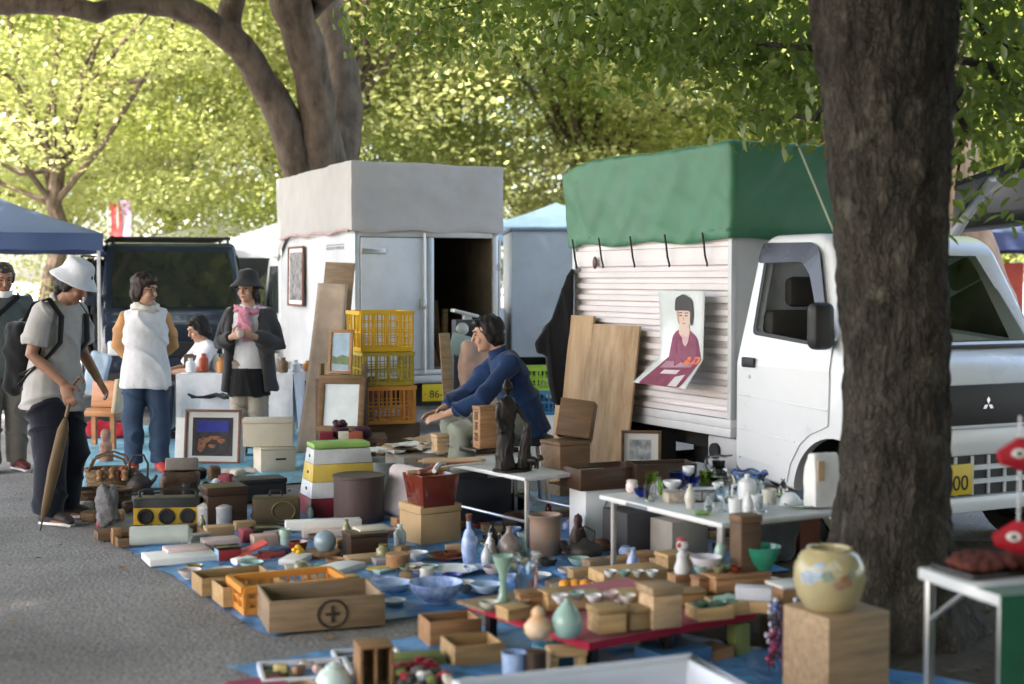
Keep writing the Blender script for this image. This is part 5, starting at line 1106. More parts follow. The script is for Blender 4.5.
for k, (px, py, mt, lab, w_) in enumerate(((366, 572, M('book_yellow', (.62, .47, .12), rough=.7), 'yellow booklet beyond the stamped wooden box', .16), (352, 565, CARD, 'tan tray of odds and ends behind the yellow booklet', .22), (380, 575, glaze('slate_green', (.30, .38, .36)), 'slate green dish tile near the pale blue bowl', .1), (338, 577, PAPER, 'white wrapping paper heap behind the orange crate', .24), (300, 566, PAPER, 'folded white and blue paper behind the orange crate', .2), (412, 580, CEDAR, 'narrow cedar tray among the plates', .1), (310, 560, M('wine_book'), 'wine red flat box behind the folded paper', .14), (405, 560, M('kraft'), 'tan wooden lid near the round container', .1))):
    box_thing(px, py, w_, w_*.6, (.012, .03, .02, .035, .03, .02, .025, .018)[k], mt, lab, name=('booklet', 'tray_box', 'tile', 'paper_heap', 'folded_paper', 'cedar_tray', 'flat_box', 'flat_wood')[k], cat=('booklet', 'tray', 'tile', 'paper', 'paper', 'tray', 'box', 'lid')[k], yaw=R(10+17*k), bev=.004)
# trays behind the red table
box_thing(604, 586, .33, .17, .055, PINE, 'long pine tray box behind the big white plate', z=.11, yaw=R(22), name='long_box')
solo('wooden_riser', MB().box(-.34, .34, -.14, .14, 0, .095), BROWNW, 'low brown riser under the long pine tray box', 'riser', (base(604, 586, .33, .17, R(22), .11).x-.02, base(604, 586, .33, .17, R(22), .11).y, .012), R(22), bevel=.003)
pot(575, 595, [(.09, 0), (.10, .012), (.112, .04), (.108, .042), (.09, .018), (.001, .016)], glaze('black_white', (.62, .62, .60)), 'white dish with a black outside left of the pine tray', 'dish', 'oval_dish', z=.09)
g = G(575, 595, .09); solo('dish_stand', MB().lathe([(.09, 0), (.085, .076), (.001, .077)], 24), BLKLQ, 'black round stand under the white dish of oranges', 'stand', (g.x, g.y, .012))
for k in range(3): solo('orange_fruit', MB().ball((0, 0, 0), .028, .028, .026, 14, 10), M('orange_peel', (.75, .30, .03), rough=.45, var=.12), ('left', 'middle', 'right')[k]+' orange of the three in the white dish', 'orange', (g.x-.045+.045*k, g.y+.01*(k % 2), g.z+.045))
pot(643, 598, [(.10, 0), (.12, .01), (.165, .032), (.16, .035), (.10, .014), (.001, .012)], glaze('green_spot', (.58, .62, .58), (.3, .45, .36), 12), 'big white plate with green spots above the wooden boxes', 'plate', 'large_plate', z=.15, seg=40)
g = G(643, 598, .15); solo('plate_box', MB().box(-.14, .14, -.10, .10, 0, .137), PINE, 'pine box carrying the big green spotted plate', 'box', (g.x, g.y, .012), R(30), bevel=.003)

# ---- low red table and its goods
RZ = .20
r = thing('low_table', 'low black table with a red felt top near the front', 'table', (.28, 5.10, 0), R(35)); MB().box(0, .82, 0, .78, RZ-.045, RZ-.012).build('tabletop', BLKLQ, r, bevel=.004)
MB().grid(lambda u, v: (-.006+.832*u, -.006+.792*v, RZ-.0105+.0016*mnoise.noise(Vector((u*9, v*9, 0)))), 24, 24).build('felt', FELT, r); MB().box(-.008, .828, -.008, -.0005, RZ-.04, RZ-.0095).box(-.008, -.0005, .0, .786, RZ-.04, RZ-.0095).build('felt_edge', FELT, r)
for x, y in ((.04, .04), (.74, .04), (.04, .7), (.74, .7), (.40, .04)): MB().box(x, x+.035, y, y+.035, .01, RZ-.0455).build('leg', BLKLQ, r)
pot(567, 637, [(.034, 0), (.05, .012), (.059, .045), (.052, .08), (.030, .112), (.012, .132), (.009, .142), (.005, .142), (.001, .13)], CELA, 'drop shaped celadon vase on the red felt', 'vase', 'celadon_vase', z=RZ, seg=36)
pot(538, 638, [(.030, 0), (.048, .018), (.052, .045), (.036, .068), (.022, .078), (.026, .092), (.018, .11), (.004, .118), (.001, .118)], M('gourd_orange', (.52, .25, .08), rough=.35, var=.35, scale=12, dark=(.65, .55, .42)), 'orange gourd jar with a pale top beside the celadon vase', 'jar', 'gourd_jar', z=RZ, seg=30)
box_thing(598, 635, .115, .10, .095, PINE, 'pine box, left of three boxes on the front of the red felt', z=RZ, yaw=R(20), lid=.022)
box_thing(629, 631, .085, .09, .08, PINE, 'smaller pine box, middle of three on the front of the red felt', z=RZ, yaw=R(20), lid=.018)
box_thing(653, 630, .125, .11, .155, PAUL, 'tall pale box, right of three on the front of the red felt', z=RZ, yaw=R(24), lid=.03)
for k, (px, py) in enumerate(((590, 606), (603, 602), (612, 608), (625, 604))): pot(px, py, bowl_prof(.03, .028, .003), (PORC, glaze('cream'), glaze('pale_pink', (.6, .5, .46)), PORC)[k], ('white', 'cream', 'pale pink', 'second white')[k]+' sake cup behind the pine boxes', 'cup', 'sake_cup', z=RZ+.005)
pot(503, 607, [(.035, 0), (.038, .01), (.016, .05), (.012, .10), (.018, .14), (.038, .185), (.045, .205), (.04, .207), (.015, .16), (.001, .15)], M('celadon_glass', (.38, .58, .47), rough=.12, var=.08, trans=.4), 'pale green stem vase on the left corner of the red felt', 'vase', 'stem_vase', z=RZ, seg=32)
pot(527, 600, [(.04, 0), (.05, .006), (.048, .09), (.043, .13), (.058, .19), (.054, .19), (.039, .13), (.043, .02), (.001, .012)], CLEAR, 'clear cut glass vase behind the green stem vase', 'vase', 'glass_vase', z=RZ, seg=16)
box_thing(484, 613, .30, .2, .012, GREYW, 'thin wooden board under the green stem vase', z=RZ-.006+.008, yaw=R(35), name='wooden_board', cat='board')
for k, (px, py, w_, d_) in enumerate(((700, 622, .15, .12), (722, 617, .20, .14))):
    r = open_box(px, py, w_, d_, .05, PINE, ('small pine tray of green cups', 'wide pine tray of green folded cloth')[k]+' at the right of the red felt', z=RZ, yaw=R(22), t=.007, name='pine_tray', cat='tray')
    if k: solo('folded_cloth', soft_box(MB(), -.085, .085, -.055, .055, 0, .05, .02, (10, 8, 5), .012, 18), cloth('sea_green', (.20, .36, .27)), 'sea green folded cloth in the wide pine tray', 'cloth', (r.location.x, r.location.y, r.location.z+.009), R(22), weld=True)
    else:
        for j in range(4): solo('green_cup', MB().lathe(bowl_prof(.026, .035, .003), 18), glaze('deep_green', (.10, .24, .17)), ('first', 'second', 'third', 'fourth')[j]+' green cup from the left in the small pine tray', 'cup', (r.location.x-.045+.03*j, r.location.y-.02+.03*(j % 2), r.location.z+.009+.015), j)
box_thing(699, 592, .10, .07, .06, CEDAR, 'cedar box under the white footed bowl', z=RZ+.02, yaw=R(22), lid=.015)
box_thing(716, 594, .26, .13, .07, CEDAR, 'wide cedar box under the green bowl and tall box', z=RZ+.02, yaw=R(22), lid=.015)
solo('felt_pad', MB().box(-.2, .2, -.1, .1, 0, .0195), BROWNW, 'brown board below the cedar boxes on the red felt', 'board', (base(716, 594, .26, .13, R(22), RZ).x-.02, base(716, 594, .26, .13, R(22), RZ).y, RZ-.001+.002), R(22), bevel=.002)
box_thing(741, 573, .10, .085, .235, BROWNW, 'tall brown box standing behind the green bowl', z=RZ+.092, yaw=R(25), lid=.03)
pot(760, 569, bowl_prof(.086, .098, .006, .5), glaze('emerald', (.015, .17, .11), (.03, .26, .16), 9, rough=.12), 'deep emerald green bowl beside the tall brown box', 'bowl', 'green_bowl', z=RZ+.093, seg=40)
pot(706, 573, [(.026, 0), (.022, .012), (.05, .03), (.068, .07), (.064, .07), (.045, .035), (.001, .025)], glaze('lilac_white', (.62, .60, .66)), 'lilac white footed bowl on the cedar box', 'bowl', 'footed_bowl', z=RZ+.082, seg=36)
r = thing('white_figurine', 'white figurine with red hair ornament left of the footed bowl', 'figurine', G(682, 573, RZ+.05), R(20)); MB().lathe([(.03, 0), (.035, .02), (.022, .06), (.024, .08), (.012, .095), (.001, .096)], 20).build('body', PORC, r); MB().ball((0, 0, .118), .026, .026, .027).build('head', PORC, r); MB().ball((0, .004, .142), .022, .022, .012).ball((-.02, -.012, .122), .012, .01, .012).build('ornament', M('figure_red', (.45, .06, .06), rough=.4), r)
solo('figure_block', MB().box(-.05, .05, -.04, .04, 0, .048), CEDAR, 'cedar block under the white figurine', 'block', tuple(Vector(G(682, 573, RZ+.05))-Vector((0, 0, .049))), R(20), bevel=.002)
pot(720, 566, [(.012, 0), (.018, .02), (.026, .055), (.018, .085), (.008, .1), (.001, .1)], CELA, 'little celadon bottle between footed bowl and tall box', 'bottle', 'celadon_bottle', z=RZ+.093)
box_thing(735, 600, .14, .07, .05, M('carton_white', (.66, .66, .72), rough=.7), 'small white carton in front of the emerald bowl', z=RZ+.055, yaw=R(-12), name='white_carton', cat='carton')
solo('pine_slab', MB().box(-.09, .09, -.05, .05, 0, .045), PINE, 'pine slab under the small white carton', 'slab', (base(735, 600, .14, .07, R(-12), RZ+.05).x, base(735, 600, .14, .07, R(-12), RZ+.05).y, RZ+.006), R(-12), bevel=.002)
box_thing(783, 604, .16, .13, .07, CEDAR, 'cedar box with a white lid left of the big jar', z=RZ, yaw=R(22), lid=.012, lidmat=PAPER)
solo('block_stand', MB().box(-.09, .09, -.09, .09, 0, RZ-.014), BROWNW, 'brown block stand under the white lidded cedar box', 'stand', (base(783, 604, .16, .13, R(22), RZ).x, base(783, 604, .16, .13, R(22), RZ).y, .012), R(22), bevel=.003)
# pedestal and big jar
PZ = .345
r = box_thing(829, 619+0, .27, .25, PZ-.02, PAUL, 'large plain wooden box under the big painted jar', z=0, yaw=R(27), name='pedestal_box')
c = G(829, 619, PZ); q = R(27); cc = Vector((c.x+math.cos(q)*.135-math.sin(q)*.125, c.y+math.sin(q)*.135+math.cos(q)*.125, .02)); r.location = cc
r = thing('painted_jar', 'big round cream jar painted with faded flowers', 'jar', (cc.x-.03, cc.y-.02, PZ+.001)); MB().lathe([(.075, 0), (.085, .006), (.112, .05), (.125, .105), (.121, .155), (.100, .195), (.078, .208), (.080, .216), (.070, .217), (.066, .205), (.09, .15), (.001, .04)], 44).build('body', glaze('jar_cream', (.42, .36, .20), (.34, .28, .15), 6), r, auto=60)
def patch(th, z, sz, mat, nm):
    def fn(u, v):
        a = th+(u-.5)*sz; zz = z+(v-.5)*sz*.11; t = (zz/.217); rr = np.interp(zz, [0, .05, .105, .155, .195, .208], [.075, .112, .125, .121, .100, .078])+.0012
        k = 1
        return (rr*math.cos(a), rr*math.sin(a), zz)
    pts = [];
    m = MB(); n = 14; c0 = fn(.5, .5); rim = [fn(.5+.5*math.cos(2*PI*i/n)*(1+.2*math.sin(3*i)), .5+.5*math.sin(2*PI*i/n)*(1+.2*math.cos(2*i))) for i in range(n)]
    m.add([c0]+rim, [(0, 1+i, 1+(i+1) % n) for i in range(n)], True); m.build(nm, mat, r)
for th, z, sz, cl in ((-120, .150, .55, (.30, .40, .52)), (-140, .125, .5, (.34, .42, .50)), (-95, .160, .5, (.52, .48, .36)), (-105, .135, .35, (.22, .30, .22)), (-75, .12, .4, (.38, .20, .13)), (-88, .105, .3, (.35, .22, .16)), (-65, .14, .3, (.26, .30, .20))): patch(R(th), z, sz, M('jarpaint%d' % th, cl, rough=.35, var=.3, scale=30), 'painted_flower')
# coloured glass stems
for k in range(16):
    px = 768+random.uniform(0, 42); p = G(px, 672+random.uniform(-12, 10), .02); h_ = random.uniform(.16, .27)
    cl = [(.30, .02, .06), (.08, .03, .10), (.45, .5, .55), (.12, .2, .45), (.35, .05, .12), (.5, .5, .6), (.05, .02, .05), (.06, .05, .05)][k % 8]
    r = thing('glass_flower', ('wine', 'violet', 'silver', 'blue', 'crimson', 'pearl', 'black', 'smoke')[k % 8]+' beaded glass flower in the bunch before the pedestal box', 'glass flower', p, 0, 'beaded glass flowers'); mt = M('bead%d' % (k % 8), cl, rough=.1, var=.2, spec=.8)
    q = (random.uniform(-.02, .02), random.uniform(-.01, .01)); MB().tube([(0, 0, 0), (q[0], q[1], h_)], .004, seg=6).build('stem', M('dark_stem', (.05, .02, .03), rough=.5), r)
    b = MB(); [b.ball((q[0]*z_/h_+random.uniform(-.014, .014), q[1]+random.uniform(-.012, .012), z_), .011, seg=8, rings=6) for z_ in np.linspace(h_*.3, h_, 9)]; b.build('beads', mt, r)
# ---- white folding table with glassware
TZ2 = .46
r = thing('folding_table', 'longer white folding table crowded with glassware in front of the white cab', 'table', (.90, 6.06, 0), R(30)); LX, LY = .75, .96
soft_box(MB(), 0, LX, 0, LY, TZ2-.032, TZ2, .0145, (8, 8, 3)).build('tabletop', TW, r, weld=True)
for x, y in ((.05, .06), (LX-.05, .06), (.05, LY-.06), (LX-.05, LY-.06)): MB().tube([(x, y, .01), (x, y, TZ2-.033)], .014, seg=10).build('leg', STEEL, r)
MB().box(-.0015, .001, .55, .72, TZ2-.026, TZ2-.010).build('printed_mark', M('print_grey'), r)
def t2(px, py, m=.05):               # a spot on the table top, kept inside its edges
    q = G(px, py, TZ2+.001)-Vector((.90, 6.06, 0)); c, s = math.cos(R(30)), math.sin(R(30)); u = min(max(q.x*c+q.y*s, m), LX-m); v = min(max(-q.x*s+q.y*c, m), LY-m)
    return Vector((.90+u*c-v*s, 6.06+u*s+v*c, TZ2+.001))
def pot2(px, py, prof, mat, label, cat, name, **k): o = pot(px, py, prof, mat, label, cat, name, z=TZ2+.001, **k); o.location = t2(px, py); return o
pot2(631, 492, [(.022, 0), (.03, .01), (.03, .035), (.024, .05), (.03, .053), (.02, .062), (.001, .064)], glaze('pink_white', (.62, .45, .43), (.65, .6, .58), 12), 'pink and white lidded pot at the left end of the glassware table', 'pot', 'lidded_pot')
pot2(645, 489, [(.025, 0), (.028, .006), (.033, .09), (.030, .09), (.025, .01), (.001, .008)], GREENG, 'green glass tumbler behind the pink lidded pot', 'tumbler', 'glass_tumbler')
pot2(661, 485, [(.028, 0), (.03, .006), (.036, .085), (.033, .085), (.027, .01), (.001, .008)], BLUEG, 'deep blue glass tumbler next to the green one', 'tumbler', 'glass_tumbler')
pot2(678, 484, bowl_prof(.045, .06, .003, .5), BLUEG, 'deep blue glass bowl behind the woven box', 'bowl', 'glass_bowl')
pot2(659, 495, [(.016, 0), (.02, .006), (.02, .05), (.010, .065), (.010, .085), (.007, .085), (.001, .01)], glass('lime', (.65, .9, .45)), 'slim lime green glass bottle', 'bottle', 'glass_bottle')
r = box_thing(668, 503, .10, .07, .045, M('woven_pale', (.52, .44, .36), rough=.8, var=.4, scale=50), 'pale woven box holding a white bowl', z=TZ2+.001, yaw=R(15), name='woven_box')
pot(672, 489, bowl_prof(.045, .04, .003), PORC, 'white bowl sitting on the pale woven box', 'bowl', 'small_bowl', z=TZ2+.047)
g = t2(704, 500); r = thing('wire_basket', 'dark wire basket of white plates on the glassware table', 'basket', g, R(12)); w_, d_, h_ = .20, .13, .055
wm = MB()
for z in (.004, h_): wm.tube([(-w_/2, -d_/2, z), (w_/2, -d_/2, z), (w_/2, d_/2, z), (-w_/2, d_/2, z), (-w_/2, -d_/2, z)], .0035, seg=6)
for x in (-w_/2, -w_/6, w_/6, w_/2):
    for y in (-d_/2, d_/2): wm.tube([(x, y, 0), (x, y, h_)], .003, seg=6)
wm.build('wire_frame', IRON, r)
for k in range(3): solo('plate', MB().lathe(plate_prof(.075-.004*k, .016), 30), PORC, ('lowest', 'middle', 'topmost')[k]+' white plate in the dark wire basket', 'plate', (g.x, g.y, g.z+.004+.016*k))
pot2(702, 481, [(.03, 0), (.034, .006), (.05, .05), (.045, .08), (.026, .10), (.03, .125), (.027, .125), (.022, .10), (.04, .07), (.001, .01)], CLEAR, 'clear glass jug behind the wire basket', 'jug', 'glass_jug')
for k, (px, py) in enumerate(((690, 474), (714, 473), (698, 469))): pot2(px, py, [(.026, 0), (.026, .004), (.004, .008), (.004, .06), (.03, .085), (.034, .12), (.031, .12), (.02, .085), (.001, .08)], CLEAR, ('left', 'right', 'rear')[k]+' stemmed glass of three behind the clear jug', 'wine glass', 'stemmed_glass')
r = thing('glass_swan', 'clear glass swan with a long curved neck and dark spout', 'glass swan', t2(731, 482), R(-10)); MB().lathe([(.02, 0), (.05, .015), (.058, .04), (.05, .065), (.045, .065), (.05, .04), (.001, .01)], 24, sx=1.3).build('body', CLEAR, r)
MB().tube([(-.045, 0, .05), (-.07, 0, .09), (-.06, 0, .135), (-.02, 0, .15), (.03, 0, .142), (.07, 0, .15)], [.012, .010, .009, .009, .008, .004], seg=10).build('neck', glass('smoke', (.5, .52, .6)), r)
solo('glass_stones', soft_box(MB(), -.05, .05, -.03, .03, 0, .035, .014, (8, 6, 4), .012, 20), M('dark_pebble', (.10, .11, .10), rough=.35, var=.5, scale=30), 'dark glassy lump beside the clear swan', 'ornament', tuple(t2(741, 482)), R(-20))
r = thing('teapot', 'white porcelain teapot with short spout on the glassware table', 'teapot', t2(747, 503), R(15)); MB().lathe([(.035, 0), (.042, .01), (.047, .05), (.042, .10), (.025, .115), (.012, .12), (.014, .135), (.001, .14)], 28).build('body', PORC, r); MB().tube([(.04, 0, .05), (.065, 0, .075), (.075, 0, .10)], [.014, .010, .008]).build('spout', PORC, r); MB().tube([(-.04, 0, .09), (-.075, 0, .085), (-.075, 0, .04), (-.042, 0, .03)], .006).build('handle', PORC, r)
pot2(769, 504, [(.03, 0), (.034, .006), (.036, .07), (.033, .07), (.029, .01), (.001, .008)], glaze('cream'), 'cream cup between the teapot and white dome', 'cup', 'tea_cup')
pot2(790, 505, [(.05, 0), (.052, .004), (.045, .035), (.024, .055), (.010, .06), (.001, .061)], PORC, 'white upturned dome bowl right of the cream cup', 'bowl', 'upturned_bowl')
pot2(800, 507, plate_prof(.075, .012), glaze('pale_green', (.48, .60, .50)), 'pale green plate at the table corner', 'plate', 'green_plate')
pot2(765, 489, [(.05, 0), (.055, .004), (.078, .07), (.088, .085), (.085, .088), (.072, .07), (.05, .01), (.001, .008)], PALEG, 'wide clear glass bowl with blue wavy rim', 'bowl', 'glass_bowl')
g = t2(765, 489); solo('glass_ring', MB().tube([(.087*math.cos(t), .087*math.sin(t), .006*math.sin(6*t)) for t in [2*PI*k/48 for k in range(49)]], .006, seg=8), BLUEG, 'blue glass ring resting on the wide clear bowl', 'glass ring', (g.x, g.y, g.z+.089))
r = thing('paper_bag', 'white paper bag with a beige label at the table end', 'bag', tuple(t2(822, 507, .09)), R(25)); bg_ = soft_box(MB(), -.075, .075, -.05, .05, 0, .25, .012, (10, 8, 12), .008, 7); bg_.v = [(x*(1-.12*max(0, z-.18)/.07), y*(1-.5*max(0, z-.16)/.09), z) for x, y, z in bg_.v]; bg_.build('body', PAPER, r, weld=True)
MB().box(-.066, -.03, -.0575, -.0535, .13, .22).build('label', M('label_beige', (.55, .38, .24), rough=.7), r)
for px, py, w_, d_, h_, mt, lab, nm in ((627, 556, .22, .24, .23, M('charcoal_board', (.05, .05, .055), rough=.7), 'charcoal carton under the left end of the glassware table', 'carton'), (672, 560, .24, .2, .20, M('grey_board'), 'grey carton in the middle under the glassware table', 'carton'), (800, 556, .14, .14, .2, M('rust_board', (.16, .05, .03), rough=.7), 'rust brown carton under the right end of the glassware table', 'carton')):
    box_thing(px, py, w_, d_, h_, mt, lab, name=nm, cat='carton', yaw=R(30))
solo('dark_sack', soft_box(MB(), -.16, .16, -.12, .12, 0, .26, .06, (12, 10, 10), .03, 6), cloth('dark_sack', (.045, .05, .05)), 'dark sack between the grey and rust brown cartons', 'sack', tuple(G(765, 560, .012)), R(20), weld=True)

# ---- nearest goods, lower edge of the frame
r = thing('white_tub', 'big white plastic tub cut by the bottom edge', 'tub', (.304, 4.085, 0), R(22)); WB = M('tub_white', (.60, .63, .70), rough=.4, var=.04)
tb = MB().tray(.78, .53, .295, .010); tb.v = [(x*(1-.12*(1-z/.30)), y*(1-.12*(1-z/.30)), z) for x, y, z in tb.v]; tb.build('body', WB, r, bevel=.003)
rim = MB(); pr = [(-.40, -.275), (.40, -.275), (.40, .275), (-.40, .275), (-.40, -.275)]; rim.tube([(x, y, .297) for x, y in pr], .013, seg=8); rim.build('rim', WB, r)
r = thing('picture_tray', 'black tray with a white edge and small charms, at lower left', 'tray', base(262, 690, .34, .26, R(14)), R(14)); MB().tray(.34, .26, .035, .016).build('tray', M('white_edge', (.62, .62, .66), rough=.5), r, bevel=.002); MB().box(-.153, .153, -.113, .113, .0165, .018).build('lining', BLKLQ, r)
for k, (x, y, cl, nm) in enumerate(((-.09, -.03, (.62, .52, .22), 'yellow'), (-.02, -.05, (.35, .2, .12), 'brown'), (.05, -.04, (.6, .4, .36), 'pink'), (.0, .02, (.55, .5, .48), 'pale'))): solo('charm', soft_box(MB(), -.028, .028, -.02, .02, 0, .035, .014, (6, 6, 5), .008, 22, k), M('charm'+nm, cl, rough=.5, var=.3, scale=20), nm+' charm lying in the white edged black tray', 'charm', (r.location.x+x, r.location.y+y+.02, r.location.z+.019), k)
r = thing('picture_tray', 'second white edged tray, half hidden by the teal pot', 'tray', base(338, 672, .26, .22, R(14)), R(14)); MB().tray(.26, .22, .03, .014).build('tray', M('white_edge'), r, bevel=.002); MB().box(-.115, .115, -.095, .095, .0145, .016).build('lining', M('dark_lining', (.05, .035, .035), rough=.6), r)
solo('magenta_mat', MB().box(-.1, .1, -.14, .14, 0, .006), M('magenta', (.32, .05, .10), rough=.8), 'magenta mat under the lower left tray', 'mat', tuple(G(262, 690, .036)), R(25))
pot(334, 692, [(.04, 0), (.055, .012), (.066, .045), (.052, .075), (.03, .088), (.034, .094), (.014, .105), (.001, .115)], glaze('teal_white', (.42, .58, .56), (.60, .64, .60), 9), 'pale teal lidded pot at lower left', 'pot', 'teal_pot', seg=32)
r = thing('wooden_stand', 'open sided wooden box standing on end at lower left', 'box', base(360, 697, .125, .12, R(18)), R(18)); MB().box(-.062, .062, -.06, .06, .168, .18).box(-.062, .062, -.06, .06, 0, .012).box(-.062, -.05, -.06, .06, .0121, .1679).box(.05, .062, -.06, .06, .0121, .1679).box(-.0499, .0499, .05, .06, .0121, .1679).box(-.006, .004, -.058, .0499, .0121, .1679).build('sides', CEDAR, r, bevel=.002)
mm = MB(); [mm.ball((.03*math.cos(k*2.4)*math.sqrt(k)*.7, .024*math.sin(k*2.4)*math.sqrt(k)*.7, .008*(k % 3)), .026, .024, .014, 8, 6) for k in range(14)]; solo('red_flowers', mm, REDC, 'cluster of dark red cloth flowers at lower middle', 'cloth flowers', tuple(G(414, 668, .07)))
for k in range(7): pot(396+8*k, 690+3*(k % 2), [(.02, 0), (.03, .01), (.033, .04), (.02, .06), (.001, .06)], (M('moss', (.16, .19, .06), rough=.7), IRON, BRONZE, M('grey_stone'), PORC, IRON, glaze('cream'))[k], ('mossy', 'black', 'bronze', 'grey', 'white', 'dull iron', 'cream')[k]+' small pot in the huddle below the red cloth flowers', 'pot', 'small_pot', group='pots below the red flowers')
solo('moss_tray', MB().box(-.11, .11, -.05, .05, 0, .055), M('moss'), 'moss green box under the red cloth flowers', 'box', tuple(G(414, 668, .012)), R(15), bevel=.006)
open_box(430, 650, .22, .17, .11, CEDAR, 'cedar box without lid, rear one of the pair near the red felt', yaw=R(20), t=.01)
open_box(455, 672, .20, .19, .095, PINE, 'pine box with dark inside, front one of the pair near the red felt', yaw=R(20), t=.01)
pot(514, 690, [(.034, 0), (.04, .01), (.046, .13), (.048, .14), (.044, .14), (.04, .02), (.001, .015)], glaze('blue_mottle', (.40, .50, .66), (.16, .24, .46), 14), 'blue mottled tall cup beside the dark wooden cylinder', 'cup', 'tall_cup')
pot(536, 692, [(.035, 0), (.038, .15), (.034, .152), (.001, .152)], DARKW, 'dark wooden cylinder before the red felt table', 'cylinder', 'wooden_cylinder')
r = thing('wooden_stool', 'tiny pale wooden stool in front of the red felt table', 'stool', base(552, 690, .13, .09, R(12)), R(12)); MB().box(-.07, .07, -.045, .045, .115, .145).build('seat', PINE, r, bevel=.006)
for x in (-.052, .052): MB().box(x-.014, x+.014, -.038, .038, 0, .1145).build('leg', PINE, r, bevel=.003)
solo('blue_sheet', MB().box(-.12, .12, -.09, .09, 0, .07), M('blue_book', (.05, .16, .34), rough=.5), 'blue box under the low red table', 'box', (.62, 5.42, .022), R(35), bevel=.003)
solo('teal_case', MB().box(-.07, .07, -.05, .05, 0, .09), M('teal_case', (.03, .14, .20), rough=.5), 'teal case under the left side of the low red table', 'case', (.16, 5.38, .022), R(35), bevel=.003)

# ---- right foreground table
r = thing('side_table', 'white table with green cloth at the lower right edge', 'table', (1.395, 4.02, 0), R(17)); SZ = .60
MB().box(0, .75, 0, .42, SZ-.035, SZ).build('tabletop', WHITE2, r, bevel=.004)
for x, y in ((.03, .40), (.03, .03), (.7, .40), (.7, .03)): MB().box(x-.012, x+.012, y-.012, y+.012, 0, SZ-.0355).build('leg', STEEL, r, bevel=.003)
MB().tube([(.03, .39, SZ-.16), (.03, .22, SZ-.04)], .007, seg=8).build('brace', STEEL, r)
soft = MB().grid(lambda u, v: (-.012+.76*u, -.012-.012*abs(math.sin(u*19))*v, SZ+.003-.46*v), 40, 10).grid(lambda u, v: (-.012+.76*u, -.012+.12*v, SZ+.003), 20, 3)
o = soft.build('tablecloth', cloth('deep_green', (.008, .085, .045)), None); o.location = r.location; o.rotation_euler = r.rotation_euler; tag(o, 'deep green cloth hanging over the white side table', 'tablecloth')
def st(u, v, z=SZ): return Matrix.Translation(r.location) @ Matrix.Rotation(R(17), 4, 'Z') @ Vector((u, v, z))
solo('flower_tray', MB().box(-.15, .15, -.10, .10, 0, .016), BLKLQ, 'black tray under the dried red flowers', 'tray', st(.18, .30, SZ+.001), R(22), bevel=.004)
mm = MB(); [mm.ball((random.uniform(-.13, .13), random.uniform(-.08, .08), .012+random.uniform(0, .012)), .024, .022, .016, 8, 6) for k in range(40)]; solo('dried_flowers', mm, M('dried_red', (.12, .028, .02), rough=.8, var=.4, scale=24), 'dull red dried flowers on the black tray', 'dried flowers', st(.18, .30, SZ+.018), R(22))
solo('dark_case', MB().box(-.1, .1, -.08, .08, 0, .045), M('slate_case', (.045, .045, .055), rough=.5), 'slate coloured case behind the green cloth', 'case', st(.38, .16, SZ+.001), R(22), bevel=.004)
def fish(loc, yaw, lab, flip):
    r = thing('fish_ornament', lab, 'ornament', loc, yaw); r.scale = (1.75, 1.2, 1.15); b = MB()
    b.tube([(-.07, 0, 0), (-.05, 0, .004), (-.01, 0, .01), (.05, 0, .008), (.09, 0, 0)], [.003, (.010, .022), (.020, .042), (.022, .046), (.008, .018)], seg=14, ref=(0, 1, 0)); b.build('body', M('fish_red', (.42, .015, .03), rough=.45, var=.2), r)
    MB().prism([(-.06, .0), (-.12, .05), (-.10, .0), (-.12, -.045)], -.004, .004, 'y').build('tail', M('fish_red'), r)
    MB().tube([(-.02, -.020, .05), (-.045, -.020, .012), (-.02, -.021, -.035), (.03, -.024, -.042)], .006, seg=6).build('white_trim', PAPER, r)
    for s in (-1, 1): MB().lathe([(.013, 0), (.013, .004), (.006, .006), (.001, .006)], 14).move(Matrix.Translation((.06, s*.019, .014)) @ Matrix.Rotation(R(-90*s), 4, 'X')).build('eye', PAPER, r); MB().ball((.06, s*.025, .014), .006, .003, .006, 8, 6).build('pupil', INK, r)
    return r
pz = P(1014, 575, 4.33); q = st(.33, .27, SZ); solo('display_rod', MB().tube([(0, 0, 0), (0, 0, .48)], .0055, seg=8).lathe([(.04, 0), (.04, .01), (.001, .012)], 16), M('pale_rod', (.45, .46, .5), rough=.5), 'thin pale rod holding the red fish ornaments', 'rod', (P(1019, 500, q.y).x, q.y, SZ+.001))
fish(P(1047, 457, q.y-.01), R(188), 'upper red fish ornament on the thin rod', 1); fish(P(1046, 541, q.y-.01), R(176), 'lower red fish ornament on the thin rod', -1)

# ---- boards, poster and frame against the green truck
A_ = R(-63); RO = Vector((.4346, 10.3, 0))
def TL_(t, o, z): return RO+Vector((math.cos(A_)*t-math.sin(A_)*o, math.sin(A_)*t+math.cos(A_)*o, z))
def lean_board(t0, t1, z1, foot, mat, lab):
    r = solo('plywood_board', MB().box(0, t1-t0, 0, .014, 0, z1), mat, lab, 'board', TL_(t0, -foot, .014), rot=(math.asin(min(.9, (foot-.065)/z1))*-1, 0, A_), bevel=.001)
PLY = M('plywood', (.42, .30, .19), rough=.75, var=.3, scale=2.4, stretch=(5, 1, .8), dark=(.30, .18, .085)); PLY2 = M('plywood_knotty', (.38, .27, .17), rough=.8, var=.4, scale=3.5, stretch=(3, 1, .9), dark=(.22, .13, .065))
lean_board(-.03, .42, 1.24, .17, PLY, 'tall plain plywood board at the rear of the ribbed side')
lean_board(.36, 1.02, 1.19, .20, PLY2, 'wide knotty plywood board beside the poster')
r = thing('poster', 'paper poster of a person in a plum kimono hung on the ribbed side', 'poster', TL_(1.2, -.10, 0), A_)
